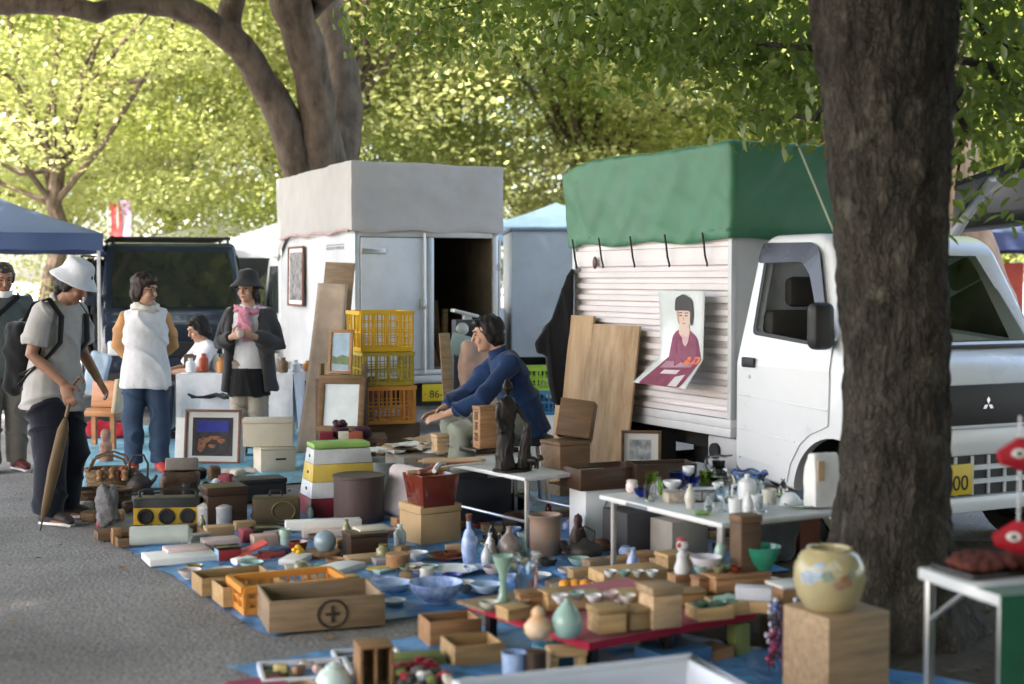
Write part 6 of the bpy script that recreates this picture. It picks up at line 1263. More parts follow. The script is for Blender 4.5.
def pf(u, v, h=0.0):        # u 0..1 across, v 0 (top)..1
    x = .13+.50*u; y = -.02+.035*math.sin(v*3+u*2)*.3; z = 1.435-.58*v
    if v > .72: q = v-.72; x -= .42*q*(1.15-u); y -= .42*q; z = 1.435-.58*.72-.62*q
    return (x+.02*v, y-h, z)
o = MB().grid(lambda u, v: pf(u, v), 10, 30).build('sheet', M('poster_paper', (.56, .60, .60), rough=.5, var=.1, scale=5), r); evaluated(o, [('SOLIDIFY', dict(thickness=.0016))])
def shape(poly, mat, nm, h):
    V, Fc = plate_fill(poly); bm = bmesh.new(); vs = [bm.verts.new((x, y, 0)) for x, y in V]; [bm.faces.new([vs[i] for i in f]) for f in Fc]
    bmesh.ops.subdivide_edges(bm, edges=bm.edges, cuts=3, use_grid_fill=True); bm.verts.index_update()
    m = MB().add([pf(v.co.x, v.co.y, h) for v in bm.verts], [tuple(v.index for v in f.verts) for f in bm.faces], True); bm.free(); m.build(nm, mat, r)
KIM = M('poster_plum', (.22, .035, .085), rough=.5, var=.35, scale=14)
shape(rounded([(.30, .48), (.42, .42), (.70, .42), (.88, .50), (.97, .72), (.90, 1.0), (.10, 1.0), (.20, .75)], .06), KIM, 'printed_kimono', .003)
shape(rounded([(.46, .36), (.68, .36), (.70, .46), (.56, .52), (.44, .46)], .03), M('poster_skin', (.58, .42, .35), rough=.5, var=.05), 'printed_neck', .0045)
shape(rounded([(.38, .16), (.74, .16), (.72, .34), (.62, .40), (.50, .40), (.40, .32)], .09), M('poster_skin'), 'printed_face', .006)
shape(rounded([(.36, .22), (.38, .08), (.56, .035), (.74, .09), (.78, .24), (.75, .38), (.70, .34), (.71, .215), (.42, .215)], .05), M('poster_hair', (.03, .027, .03), rough=.5), 'printed_hair', .0075)
for u in (.49, .62): shape([(u-.045, .236), (u+.045, .232), (u+.04, .243), (u-.04, .246)], M('poster_hair'), 'printed_eyebrow', .008)
shape([(.552, .27), (.562, .27), (.578, .318), (.548, .322)], M('poster_shade', (.46, .30, .24)), 'printed_nose', .0085)
shape(rounded([(.39, .20), (.44, .20), (.47, .37), (.43, .345)], .02), M('poster_shade'), 'printed_cheek', .0068)
shape(rounded([(.30, .50), (.36, .47), (.44, .70), (.40, .78), (.28, .72)], .02), M('poster_plum_dark', (.17, .035, .085), rough=.5), 'printed_fold', .0042)
shape(rounded([(.76, .47), (.84, .50), (.90, .68), (.82, .70)], .02), M('poster_plum_dark'), 'printed_fold', .0042)
for u in (.49, .62): shape([(u-.035, .262), (u+.035, .262), (u+.03, .274), (u-.03, .274)], M('poster_hair'), 'printed_eye', .008)
shape([(.53, .345), (.60, .345), (.585, .358), (.545, .358)], M('poster_lips', (.45, .1, .1)), 'printed_lips', .008)
shape(rounded([(.52, .46), (.62, .50), (.70, .45), (.66, .56), (.60, .6), (.54, .56)], .02), M('poster_pink', (.55, .35, .38)), 'printed_collar', .0055)
shape([(.25, .76), (.86, .74), (.86, .80), (.25, .83)], M('poster_rose', (.40, .22, .28)), 'printed_sash', .005)
shape([(.66, .705), (.97, .695), (.97, .765), (.66, .775)], M('poster_orange', (.75, .16, .05), rough=.5, var=.35, scale=60), 'printed_caption', .0085)
shape([(.38, .845), (.70, .835), (.68, .875), (.36, .885)], M('poster_pale', (.60, .55, .58)), 'printed_caption', .007)
shape([(.70, .90), (.86, .87), (.84, .99), (.68, .99)], M('poster_pale'), 'printed_panel', .007)
p = TL_(1.0, -.62, .0); p = P(641, 468, 8.5); frame_pic('framed_picture', 'small framed print standing below the plywood boards', .24, .225, .018, BROWNW, None, (p.x, p.y, p.z), R(-8), R(8), mount=M('mount_white'))
q_ = [o for o in bpy.data.objects if o.get('label') == 'small framed print standing below the plywood boards'][0]; MB().box(-.07, .06, -.0105, -.0085, .05, .17).build('picture', M('print_pale', (.42, .45, .48), rough=.6, var=.5, scale=24), q_)
solo('wooden_chest', MB().box(-.24, .24, -.14, .14, 0, p.z-.002), DARKW, 'dark chest carrying the small framed print', 'chest', (p.x+.02, p.y+.08, 0), R(-5), bevel=.004)
r = thing('dark_box', 'dark wooden box of oddments in front of the framed print', 'box', (P(662, 480, 8.0).x, 8.05, P(662, 486, 8.0).z), R(12)); MB().tray(.36, .20, .13, .012).build('sides', DARKW, r, bevel=.003)
solo('box_support', MB().box(-.16, .16, -.09, .09, 0, r.location.z-.002), DARKW, 'dark support box under the box of oddments', 'box', (r.location.x, r.location.y, 0), R(12), bevel=.004)

# ---- coat hanging at the truck corner, boxes behind the seller
H0 = TL_(.02, -.07, 0); pts_ = [P(x, y, H0.y) for x, y in ((573, 268), (566, 276), (551, 318), (535, 343), (537, 352), (546, 356), (548, 385), (553, 402), (562, 404), (570, 396), (572, 340))]
b = MB(); n_ = len(pts_); b.add([(p.x-H0.x, -.045, p.z) for p in pts_]+[(p.x-H0.x, .045, p.z) for p in pts_], [tuple(range(n_)), tuple(range(2*n_-1, n_-1, -1))]+[(k, (k+1) % n_, n_+(k+1) % n_, n_+k) for k in range(n_)])
o = b.build('hanging_coat', BLACKC); remesh(o, .010, 6, .006, (26, 8, 2.0), 2); o.location = (H0.x, H0.y-.02, 0); tag(o, 'black coat hanging at the rear corner of the green truck', 'coat')
for k, (py, cl, lab) in enumerate(((415, (.05, .20, .38), 'blue crate behind the seller, lower of two'), (392, (.30, .48, .06), 'lime green crate stacked on the blue one'))):
    p = P(528, py, 11.6); crate((p.x+.14, 11.75, p.z if k == 0 else p.z+.004), R(10), .40, .30, .20, M('crate%d' % k, cl, rough=.45), lab)
p = P(528, 415, 11.6); solo('white_carton', MB().box(-.2, .2, -.16, .16, 0, p.z-.002), PAPER, 'white carton under the blue crate', 'carton', (p.x+.14, 11.75, 0), R(10), bevel=.004)
# picture and boards on the grey truck's left side
GA = R(113.6); GO = Vector((-1.49, 13.5, 0))
def GL(t, o, z): return GO+Vector((math.cos(GA)*t-math.sin(GA)*o, math.sin(GA)*t+math.cos(GA)*o, z))
def art_grey(r, w, h, z0): MB().box(-w/2, w/2, -.011, -.0085, z0, z0+h).build('picture', M('art_grey', (.30, .29, .29), rough=.5, var=.7, scale=14), r)
frame_pic('framed_picture', 'grey picture in a reddish frame hung on the grey truck side', .62, .64, .022, wood('redframe'), art_grey, GL(2.0, .035, 1.22), GA-PI, R(1), mount=M('mount_white'), mb_=.04)
g = P(318, 432, 11.8); solo('weathered_board', MB().box(-.14, .14, 0, .02, 0, 1.66), GREYW, 'tall weathered grey board leaning on the grey truck side', 'board', (P(322, 432, 12.3).x, 12.3, .012), rot=(R(-8), R(2.5), R(-18)), bevel=.002)
def slab(u, v): return (-.13-.05*v**2+(.27+.06*v)*u+.015*math.sin(v*9)*(1-abs(2*u-1)), -.03*v, 1.47*(1-v))
o = MB().grid(slab, 8, 20).build('beige_board', M('beige_hide', (.47, .36, .28), rough=.85, var=.2, scale=5)); evaluated(o, [('SOLIDIFY', dict(thickness=.018))]); o.location = (P(316, 430, 12.1).x, 12.1, .012); o.rotation_euler = (R(-7), R(3), R(-16)); tag(o, 'long beige slab widening downward in front of the grey board', 'board')
# things in and before the open truck door
r = thing('music_stand', 'grey green panel on thin black legs before the open truck door', 'stand', (P(466, 400, 12.2).x, 12.2, 0), R(10)); z_ = P(466, 347, 12.2).z
MB().box(-.14, .14, -.012, .012, -.10, .10, rot=Matrix.Rotation(R(-24), 3, 'X') @ Matrix.Rotation(R(18), 3, 'Y')).move(Matrix.Translation((0, 0, z_))).build('panel', M('grey_green', (.26, .33, .29), rough=.5), r, bevel=.006)
for a in (0, 2.1, 4.2): MB().tube([(.02*math.cos(a), .02*math.sin(a), z_-.1), (.22*math.cos(a), .22*math.sin(a), .0)], .009, seg=8).build('leg', BLACKP, r)
MB().tube([(0, 0, z_-.3), (0, .0, z_-.02)], .012).build('post', BLACKP, r)
r = thing('film_projector', 'black and silver machine standing in the open truck doorway', 'machine', (P(466, 340, 12.7).x, 12.6, 0), R(15)); z_ = P(466, 342, 12.6).z
MB().box(-.11, .11, -.08, .08, z_, z_+.20).build('body', M('machine_grey', (.06, .065, .07), rough=.4, var=.4, scale=12), r, bevel=.01); MB().box(-.13, .10, -.11, .06, z_+.24, z_+.27, rot=Matrix.Rotation(R(14), 3, 'Y')).build('top_plate', ALU, r, bevel=.006)
for x in (-.05, .06): MB().lathe([(.055, 0), (.055, .02), (.02, .03), (.001, .03)], 20).move(Matrix.Translation((x, -.081, z_+.12)) @ Matrix.Rotation(R(90), 4, 'X')).build('reel', ALU if x < 0 else BLACKP, r)
MB().box(-.03, .04, -.09, .0, z_+.201, z_+.24).build('neck', ALU, r)
MB().box(-.13, .13, -.1, .1, 0, z_-.002).build('base', M('dark_plastic'), r, bevel=.004)
p0 = P(452, 398, 12.0); solo('wooden_post', MB().box(-.045, .045, -.02, .02, 0, P(450, 333, 12).z), PAUL, 'pale plank leaning by the open truck door', 'plank', (p0.x, 12.0, 0), rot=(R(-4), R(-3), R(10)), bevel=.003)
s_ = soft_box(MB(), -.16, .16, -.07, .07, 0, .42, .04, (12, 8, 14), .03, 5, 4); solo('paper_sack', s_, M('pink_kraft', (.46, .30, .24), rough=.85, var=.2), 'crumpled pinkish paper sack behind the seller', 'sack', (P(480, 390, 11.4).x, 11.4, P(480, 392, 11.4).z), R(20), weld=True)
solo('sack_carton', MB().box(-.2, .2, -.14, .14, 0, P(480, 392, 11.4).z-.003), CARD, 'carton under the pinkish paper sack', 'carton', (P(480, 390, 11.4).x, 11.4, 0), R(20), bevel=.004)
for k in range(4): solo('timber_offcut', MB().box(-.03, .03, -.02, .02, 0, .75-.1*k), (CEDAR, BROWNW, PINE, DARKW)[k], ('cedar', 'brown', 'pine', 'dark')[k]+' timber offcut leaning inside the dark truck body', 'timber', GL(.5+.12*k, -1.0-.09*k, .652), rot=(R(12-5*k), R(-14+7*k), R(20*k)), bevel=.002)

# ---- back stall with the white cloth
YB = 12.95; bx0, bx1 = P(176, 375, YB).x, P(293, 375, YB).x
r = thing('trestle_table', 'trestle table under the white cloth behind the two women', 'table', ((bx0+bx1)/2, YB+.35, 0)); hw = (bx1-bx0)/2
MB().box(-hw+.02, hw-.02, -.33, .33, .60, .63).build('tabletop', GREYW, r)
for x in (-hw+.1, hw-.1):
    for y in (-.28, .28): MB().box(x-.02, x+.02, y-.02, y+.02, 0, .5995).build('leg', STEEL, r)
def drape(x0, x1, y0, y1, zt, drop):
    m = MB(); m.grid(lambda u, v: (x0+(x1-x0)*u, y0+(y1-y0)*v, zt+.004*mnoise.noise(Vector((u*6, v*4, 0)))), 30, 12)
    per = [(x0, y0), (x1, y0), (x1, y1), (x0, y1), (x0, y0)]
    for i in range(4):
        a, b = Vector(per[i]), Vector(per[i+1]); n_ = Vector(((b-a).y, -(b-a).x)).normalized(); L_ = (b-a).length
        def fn(u, v):
            s = u*L_; p = a+(b-a)*u; f = v*(.5+.5*math.sin(s*16+2*math.sin(s*5)+i)); o = n_*(.004+.045*f); return (p.x+o.x, p.y+o.y, zt-drop*v*(1+.06*math.sin(s*6+i)))
        m.grid(fn, int(L_*36), 12)
    return m
o = drape(-hw, hw, -.35, .35, .64, .48).build('tablecloth', WHITEC, None, auto=80); o.location = r.location; tag(o, 'white cloth draped over the back stall table', 'tablecloth')
JC = [PORC, M('jar_red', (.40, .08, .05), rough=.3), glaze('cream'), M('jar_orange', (.50, .20, .06), rough=.3), PORC, glaze('pale_blue'), IRON, M('jar_red'), glaze('cream'), BROWNW, PORC, M('jar_orange'), CELA, PORC]
JN = ['white', 'red', 'cream', 'orange', 'small white', 'pale blue', 'black', 'dark red', 'tall cream', 'brown', 'round white', 'amber', 'celadon', 'last white']
for k in range(14):
    x = bx0+.1+.095*k; h_ = random.uniform(.09, .18); solo('stall_jar', MB().lathe([(.033, 0), (.044, .01), (.044, h_*.7), (.02, h_*.85), (.024, h_), (.001, h_)], 16), JC[k], JN[k]+' jar in the row on the white clothed back stall', 'jar', (x, YB+.15+.12*((k*7) % 3), .646), 0, 'jars on the back stall')
solo('display_case', MB().tray(.34, .2, .15, .012), DARKW, 'dark open case behind the jars on the back stall', 'case', (P(203, 350, YB+.5).x, YB+.52, .646), R(4), bevel=.003)
solo('cable_bundle', MB().tube([(.3*math.sin(k*.7)*.6, .05*math.cos(k*1.3), .05+.02*math.sin(k*2)) for k in range(14)], .012, seg=6), BLACKP, 'black cable bundle hanging under the back stall edge', 'cable', (P(212, 400, YB).x, YB-.12, .40))
# wooden chair, coats, far-left stall items
p = G(107, 432); r = thing('wooden_chair', 'orange brown wooden bench seat by the white canopy pole', 'bench', (P(104, 415, 12.6).x, 12.6, 0), R(-12)); OW = wood('orange', (.42, .18, .07), rough=.35)
z_ = P(104, 409, 12.6).z; MB().box(-.20, .20, -.20, .18, z_-.05, z_).build('seat', OW, r, bevel=.012); MB().box(-.20, .20, .15, .18, z_, z_+.24, rot=Matrix.Rotation(R(-10), 3, 'X')).build('backrest', OW, r, bevel=.008)
MB().box(.19, .225, -.20, .16, z_-.02, z_+.28, rot=Matrix.Rotation(R(8), 3, 'Y')).build('side_panel', M('pale_wood', (.58, .45, .30), rough=.5), r, bevel=.006)
for x in (-.17, .17):
    for y in (-.16, .14): MB().box(x-.02, x+.02, y-.02, y+.02, 0, z_-.0505).build('leg', OW, r)
solo('red_bag', soft_box(MB(), -.2, .2, -.15, .15, 0, .16, .05, (10, 8, 6), .03, 6), REDC, 'dark red bag on the tarp beneath the wooden bench', 'bag', tuple(G(112, 437, .02)), 0, weld=True)
solo('clear_bag', soft_box(MB(), -.10, .10, -.07, .07, 0, .26, .04, (10, 8, 10), .03, 8, 2), M('plastic_film', (.62, .66, .68), rough=.25, var=.2, trans=.5), 'whitish plastic bag standing by the jeans', 'bag', tuple(G(122, 436, .02)), R(20), weld=True)
r = thing('clothes_rack', 'rack of black coats behind the white canopy pole', 'clothes rack', (P(107, 300, 16.6).x, 16.6, 0), R(8)); zt = P(105, 258, 16.6).z
for x in (-.28, .28): MB().tube([(x, 0, 0), (x, 0, zt+.03)], .014).build('post', BLACKP, r); MB().tube([(x, -.22, .03), (x, .22, .03)], .014).build('foot', BLACKP, r)
MB().tube([(-.29, 0, zt+.02), (.29, 0, zt+.02)], .012).build('rail', BLACKP, r)
for k in range(5):
    b = MB(); x = -.20+.10*k; b.tube([(x, 0, zt-.0), (x, 0, zt-.06), (x, 0, zt-.2), (x, 0, zt-.7), (x+.02, 0, zt-1.2)], [(.02, .03), (.045, .16), (.060, .21), (.065, .2), (.075, .22)], seg=16, ref=(1, 0, 0)); b.tube([(x, -.18, zt-.1), (x-.01, -.24, zt-.4), (x, -.25, zt-.65)], [.05, .05, .04])
    o = b.build('coat', (BLACKC, cloth('charcoal', (.03, .03, .034)), BLACKC, cloth('ink', (.018, .02, .03)), BLACKC)[k]); remesh(o, .016, 3, .02, (20, 12, 3), k); o.location = r.location; o.rotation_euler = r.rotation_euler; tag(o, ('leftmost', 'second', 'middle', 'fourth', 'rightmost')[k]+' black coat on the rack by the canopy pole', 'coat')
solo('pale_jeans', soft_box(MB(), -.10, .10, -.05, .05, 0, .42, .03, (10, 6, 12), .02, 5), cloth('pale_denim', (.38, .50, .62)), 'pale blue denim hung low beside the canopy pole', 'garment', tuple(P(92, 396, 13.4)), R(10), rot=(0, R(14), 0), weld=True)
solo('garment_box', MB().box(-.2, .2, -.15, .15, 0, P(92, 396, 13.4).z-.003), M('dark_plastic'), 'dark box under the pale blue denim', 'box', (P(92, 396, 13.4).x, 13.4, 0), R(5), bevel=.01)
# ================================================================ people
SKIN = M('skin', (.47, .27, .185), rough=.5, var=.12, scale=10, spec=.35); SKIN_D = M('skin_tan', (.30, .155, .10), rough=.5, var=.15, scale=10)
HAIR = M('black_hair', (.014, .011, .010), rough=.62, var=.4, scale=40, stretch=(1, 1, .2)); HAIRB = M('brown_hair', (.030, .016, .012), rough=.6, var=.4, scale=40, stretch=(1, 1, .2))
def hand(b, wr, d, n, side, curl=.5, k=1.0):
    """palm, four unequal bent fingers and a thumb; d: wrist to knuckles, n: out of the palm, side: +1 / -1 where the thumb sits"""
    d = Vector(d).normalized(); n = Vector(n); n = (n-d*n.dot(d)).normalized(); s = d.cross(n)*side; w = Vector(wr)
    b.tube([w-d*.01, w+d*.03*k, w+d*.085*k], [(.024, .020), (.036*k, .016), (.040*k, .014)], seg=12, ref=s)
    for i, (o, L) in enumerate(((.030, .070), (.010, .080), (-.010, .075), (-.029, .058))):
        p = w+d*.082*k+s*o*k; a = curl*(.7+.1*i); pts = [p-d*.02]; q = d.copy()
        for j, f in enumerate((.45, .32, .23)):
            pts.append(pts[-1]+q*(L*k*f+(.02 if j == 0 else 0))); q = (q*math.cos(a)+n*math.sin(a)*1).normalized() if j == 0 else (q+n*a*.8).normalized()
        b.tube(pts, [.0092*k, .0088*k, .0082*k, .0066*k], seg=8)
    t0 = w+d*.02*k+s*.028*k; b.tube([t0, t0+(d*.5+s*.75+n*.25).normalized()*.04*k, t0+(d*.8+s*.65+n*.45).normalized()*.075*k], [.0125*k, .0108*k, .0082*k], seg=8)
def headrot(J): return Euler((J.get('hp', 0), J.get('hr', 0), J.get('hy', 0)), 'XYZ').to_matrix()   # hp > 0 bows the head
def human(root, J, skin, hair, feats=True, voxel=.0065):
    V = lambda k: Vector(J[k]); b = MB(); pel, ch, nb, hd = V('pel'), V('chest'), V('neck'), V('head'); X = J.get('side', (1, 0, 0)); fat = J.get('fat', 1.0)
    b.tube([pel-(ch-pel)*.25, pel, pel.lerp(ch, .5), ch, ch.lerp(nb, .6), nb], [(.13*fat, .10*fat), (.155*fat, .11*fat), (.135*fat, .098*fat), (.155, .105), (.13, .085), (.055, .055)], seg=18, ref=X)
    b.tube([nb-(hd-nb)*.25, nb.lerp(hd, .45), hd], [.058, .052, .05], seg=14)
    for s in 'LR':
        sh, el, wr = V('sh'+s), V('el'+s), V('wr'+s)
        b.tube([ch.lerp(nb, .55), sh, sh.lerp(el, .35), el, el.lerp(wr, .3), wr], [.046, .045, .043, .038, .037, .026], seg=12)
        hd_ = J.get('hd'+s, (wr-el)); hand(b, wr, hd_, J.get('pn'+s, (0, 1, 0)), J.get('th'+s, 1 if s == 'R' else -1), J.get('curl', .5))
        hp, kn, an = V('hip'+s), V('kn'+s), V('an'+s)
        b.tube([pel.lerp(hp, .7), hp, hp.lerp(kn, .5), kn, kn.lerp(an, .35), an, an-Vector((0, 0, .04))], [.09, .088, .072, .053, .052, .036, .036], seg=12)
        te = V('to'+s); b.tube([an+(an-te).normalized()*.04-Vector((0, 0, .045)), an.lerp(te, .4)-Vector((0, 0, .02)), te], [(.034, .03), (.040, .03), (.034, .018)], seg=12, ref=X)
    Rm = headrot(J); T = lambda x, y, z: hd+Rm @ Vector((x, y, z))
    b.ball(T(0, .012, .022), .074, .092, .094, 20, 14, Rm); b.ball(T(0, -.026, -.045), .057, .060, .066, 18, 12, Rm); b.ball(T(0, -.062, -.092), .022, .02, .018, 10, 8)
    b.tube([T(0, -.082, .016), T(0, -.096, -.008), T(0, -.106, -.026), T(0, -.088, -.032)], [.008, .010, .0135, .009], seg=10)
    for s in (-1, 1): b.ball(T(s*.074, .012, -.012), .010, .020, .032, 10, 8, Rm); b.ball(T(s*.036, -.066, -.03), .022, .018, .02, 10, 8)
    b.ball(T(0, -.082, .034), .045, .012, .010, 12, 8, Rm)
    o = remesh(b.build('body', skin, root), voxel, 2)
    if feats:
        EY = M('eye_dark', (.02, .015, .012), rough=.15); LP = M('lips', (.36, .13, .11), rough=.5)
        for s in (-1, 1):
            MB().ball(T(s*.031, -.0815, .010), .012, .006, .0055, 10, 6, Rm).build('eye', EY, root); MB().tube([T(s*.016, -.090, .030), T(s*.034, -.088, .035), T(s*.052, -.074, .030)], .0035, seg=6).build('eyebrow', HAIR, root)
        MB().tube([T(-.024, -.082, -.062), T(-.008, -.0885, -.060), T(.008, -.0885, -.060), T(.024, -.082, -.062)], [.003, .006, .006, .003], seg=8).build('lips', LP, root)
    return T, Rm
def garment(root, nm, mat, tubes, voxel=.011, folds=.008, seed=0, fs=(11, 11, 5), sm=3):
    b = MB()
    for pts, rad, *rf in tubes: b.tube(pts, rad, seg=18, ref=rf[0] if rf else None)
    return remesh(b.build(nm, mat, root), voxel, sm, folds, fs, seed)
def hair_cap(root, T, Rm, mat, length=.0, vol=1.0, fringe=.03):
    b = MB(); b.ball(T(0, .024, .040), .084*vol, .096*vol, .090*vol, 20, 14, Rm); b.ball(T(0, .050, -.015-length*.4), .078*vol, .064*vol, .075+length*.5, 18, 12, Rm)
    for s in (-1, 1): b.ball(T(s*.070, .012, .012-length*.5), .018*vol, .045, .055+length*.5, 12, 8, Rm)
    b.ball(T(0, -.052, .083), .06, .038, fringe, 14, 8, Rm)
    return remesh(b.build('hair', mat, root), .007, 1, .004, (70, 70, 26), 3)
def shoes(root, J, mat, nm='shoe', sole=None):
    for s in 'LR':
        an, te = Vector(J['an'+s]), Vector(J['to'+s]); b = MB(); bk = an+(an-te).normalized()*.05
        b.tube([Vector((bk.x, bk.y, .045)), Vector((an.x, an.y, .055)), an.lerp(te, .5)*1+Vector((0, 0, 0)), te+Vector((0, 0, .012)), te+(te-an).normalized()*.03], [(.036, .042), (.043, .052), (.046, .036), (.042, .028), (.022, .016)], seg=14, ref=J.get('side', (1, 0, 0)))
        o = remesh(b.build(nm, mat, root), .008, 2)
        if sole: MB().tube([Vector((bk.x, bk.y, .013)), Vector((an.x, an.y, .013)), Vector((te.x, te.y, .013)), te*1+(te-an).normalized()*.03-Vector((0, 0, te.z-.013))], [(.030, .012), (.045, .013), (.046, .013), (.024, .012)], seg=12, ref=J.get('side', (1, 0, 0))).build('sole', sole, o)
def trousers(root, J, mat, r0=.108, rk=.078, ra=.066, top=.10, folds=.009, seed=1, end=.05):
    pel, ch = Vector(J['pel']), Vector(J['chest']); u = (ch-pel).normalized(); t = [([pel-u*.14, pel, pel+u*top], [(.145, .105), (.155, .112), (.140, .100)], J.get('side', (1, 0, 0)))]
    for s in 'LR':
        hp, kn, an = Vector(J['hip'+s]), Vector(J['kn'+s]), Vector(J['an'+s]); e = an+(kn-an).normalized()*end-Vector((0, 0, .04)); t.append(([pel.lerp(hp, .6), hp, hp.lerp(kn, .5), kn, kn.lerp(e, .5), e], [r0, r0, .5*(r0+rk)+.004, rk, .5*(rk+ra)+.002, ra]))
    return garment(root, 'trousers', mat, t, .011, folds, seed, (12, 12, 7))
def torso_tubes(J, k=1.0, hem=.12, flare=0.0, up=1.0):
    pel, ch, nb = Vector(J['pel']), Vector(J['chest']), Vector(J['neck']); u = (ch-pel).normalized(); f = J.get('fat', 1.0)
    return [([pel-u*hem, pel, pel.lerp(ch, .5), ch, ch.lerp(nb, .55), ch.lerp(nb, .92)], [((.172+flare)*k*f, (.125+flare)*k*f), ((.172+flare*.6)*k*f, (.126+flare*.5)*k*f), (.158*k*f, .118*k*f), (.172*k, .120*k), (.150*k, .098*k), (.070, .066)], J.get('side', (1, 0, 0))), ([Vector(J['shL'])+Vector((0, 0, -.008)), ch.lerp(nb, .62), Vector(J['shR'])+Vector((0, 0, -.008))], [.058*k, .088*k, .058*k])]
def sleeve(J, s, frac, r0=.072, r1=.060):
    ch, nb, sh, el, wr = (Vector(J[q]) for q in ('chest', 'neck', 'sh'+s, 'el'+s, 'wr'+s)); p = [ch.lerp(nb, .55), sh+Vector((0, 0, -.008))]
    if frac <= 1: return (p+[sh.lerp(el, frac*.5), sh.lerp(el, frac)], [.070, r0-.002, r0-.002, r1+.006])
    return (p+[sh.lerp(el, .5), el, el.lerp(wr, (frac-1)*.6), el.lerp(wr, frac-1)], [.066, r0-.008, r0-.006, r1, r1-.004, r1-.012])
def mirrored(J, **over):
    for k in list(J):
        if k.endswith('L') and k[:-1]+'R' not in J and k[:2] in ('sh', 'el', 'wr', 'hi', 'kn', 'an', 'to', 'hd', 'pn'): x, y, z = J[k]; J[k[:-1]+'R'] = (-x, y, z)
    J.update(over); return J
def bucket_hat(root, T, Rm, mat, rb, drop, crown=.10, tilt=0.0, band=None, soft=.004):
    pr = [(rb, -drop), (rb*.985, -drop+.006), (.112, -.012), (.096, .012), (.091, .022), (.084, crown*.7), (.074, crown*.93), (.060, crown), (.03, crown+.006), (.001, crown+.016)]
    m = MB().lathe(pr, 40, cap=False, sy=1.12); q = Matrix.Translation(T(0, .012, .060)) @ Rm.to_4x4() @ Matrix.Rotation(tilt, 4, 'X'); m.move(q)
    m.v = [tuple(Vector(v)+mnoise.noise_vector(Vector(v)*14)*soft) for v in m.v]
    o = m.build('hat', mat, root, auto=70); evaluated(o, [('SOLIDIFY', dict(thickness=.004)), ('SUBSURF', dict(levels=1))])
    if False: MB().lathe([(.097, .022), (.0925, .046)], 40, cap=False, sy=1.12).move(q).build('band', band, o)
    return o

# ---- man in the white hat
g = G(58, 521); r = thing('person', 'man in white bucket hat and grey tee with black backpack, looking down', 'person', (g.x, g.y, .0), R(74)); SHIRT = cloth('grey_tee', (.40, .385, .37)); DNAVY = cloth('dark_navy', (.012, .014, .022))
J = mirrored(dict(pel=(0, .02, .86), chest=(0, -.01, 1.17), neck=(0, -.055, 1.355), head=(0, -.135, 1.475), hp=R(30), hy=R(4), fat=1.12, shL=(.19, -.035, 1.30), elL=(.255, -.02, 1.05), wrL=(.22, -.16, .87), hipL=(.09, .02, .83), knL=(.11, -.02, .46), anL=(.12, .03, .085), toL=(.14, -.13, .03),
    elR=(-.25, .0, 1.05), wrR=(-.20, -.19, .875), curl=.8, pnR=(.8, .3, 0), pnL=(-.5, .5, 0), hdR=(0, -.35, -1), knR=(-.12, -.04, .46), anR=(-.14, -.02, .085), toR=(-.16, -.18, .03)))
T, Rm = human(r, J, SKIN_D, HAIR); hair_cap(r, T, Rm, HAIR, .02, .93); bucket_hat(r, T, Rm, cloth('white_hat', (.66, .68, .74)), .142, .045, .096, R(-4), soft=.006)
garment(r, 'shirt', SHIRT, torso_tubes(J, 1.06, .16, .020)+[sleeve(J, 'L', .78, .082, .078), sleeve(J, 'R', .78, .082, .078)], .010, .010, 2); garment(r, 'collar', SHIRT, [([T(0, .045, -.155), T(0, .03, -.125)], [(.066, .07), (.060, .062)])], .008, 0)
trousers(r, J, DNAVY, .122, .104, .092, .06, .012, 4, .02); shoes(r, J, M('shoe_dark', (.05, .035, .04), rough=.6), sole=PAPER)
BP = cloth('backpack', (.010, .010, .012)); pk = soft_box(MB(), -.155, .155, .10, .30, .80, 1.26, .075, (12, 10, 16), .03, 5, 2); pk.build('backpack', BP, r, weld=True)
for s in (-1, 1): MB().tube([(s*.125, .13, 1.25), (s*.13, .05, 1.365), (s*.135, -.05, 1.385), (s*.135, -.135, 1.28), (s*.145, -.13, 1.12), (s*.17, -.03, 1.0), (s*.15, .14, .92)], [(.030, .008)]*7, seg=8, ref=(1, 0, 0)).build('strap', BP, r)
MB().tube([(-.186, -.02, 1.12), (-.20, .0, .98), (-.16, .15, .86)], [(.020, .008)]*3, seg=8, ref=(1, 0, 0)).build('strap', BP, r)
hp_ = Matrix.Translation(r.location) @ Matrix.Rotation(R(74), 4, 'Z') @ Vector((-.185, -.225, .80)); tip = G(40, 531, .005); d_ = hp_-tip
u_ = thing('umbrella', 'furled brown umbrella held point down by the man in white hat', 'umbrella', tip); UB = cloth('umbrella_brown', (.13, .085, .045), rough=.7)
m = MB().tube([d_*.08, d_*.16, d_*.45, d_*.75, d_*.83], [.008, .022, .036, .030, .012], seg=14); m.v = [tuple(Vector(v)+mnoise.noise_vector(Vector((v[0]*30, v[1]*30, v[2]*9)))*.008) for v in m.v]; m.build('canopy', UB, u_)
MB().tube([(0, 0, 0), d_*.1, d_*.86], .005, seg=8).build('shaft', IRON, u_); e_ = d_.normalized(); MB().tube([d_*.84, d_*1.0, d_*1.10, d_*1.14+Vector((.03, 0, .005)), d_*1.10+Vector((.06, 0, 0))], .011, seg=10).build('handle', M('umbrella_handle', (.16, .08, .035), rough=.4), u_)

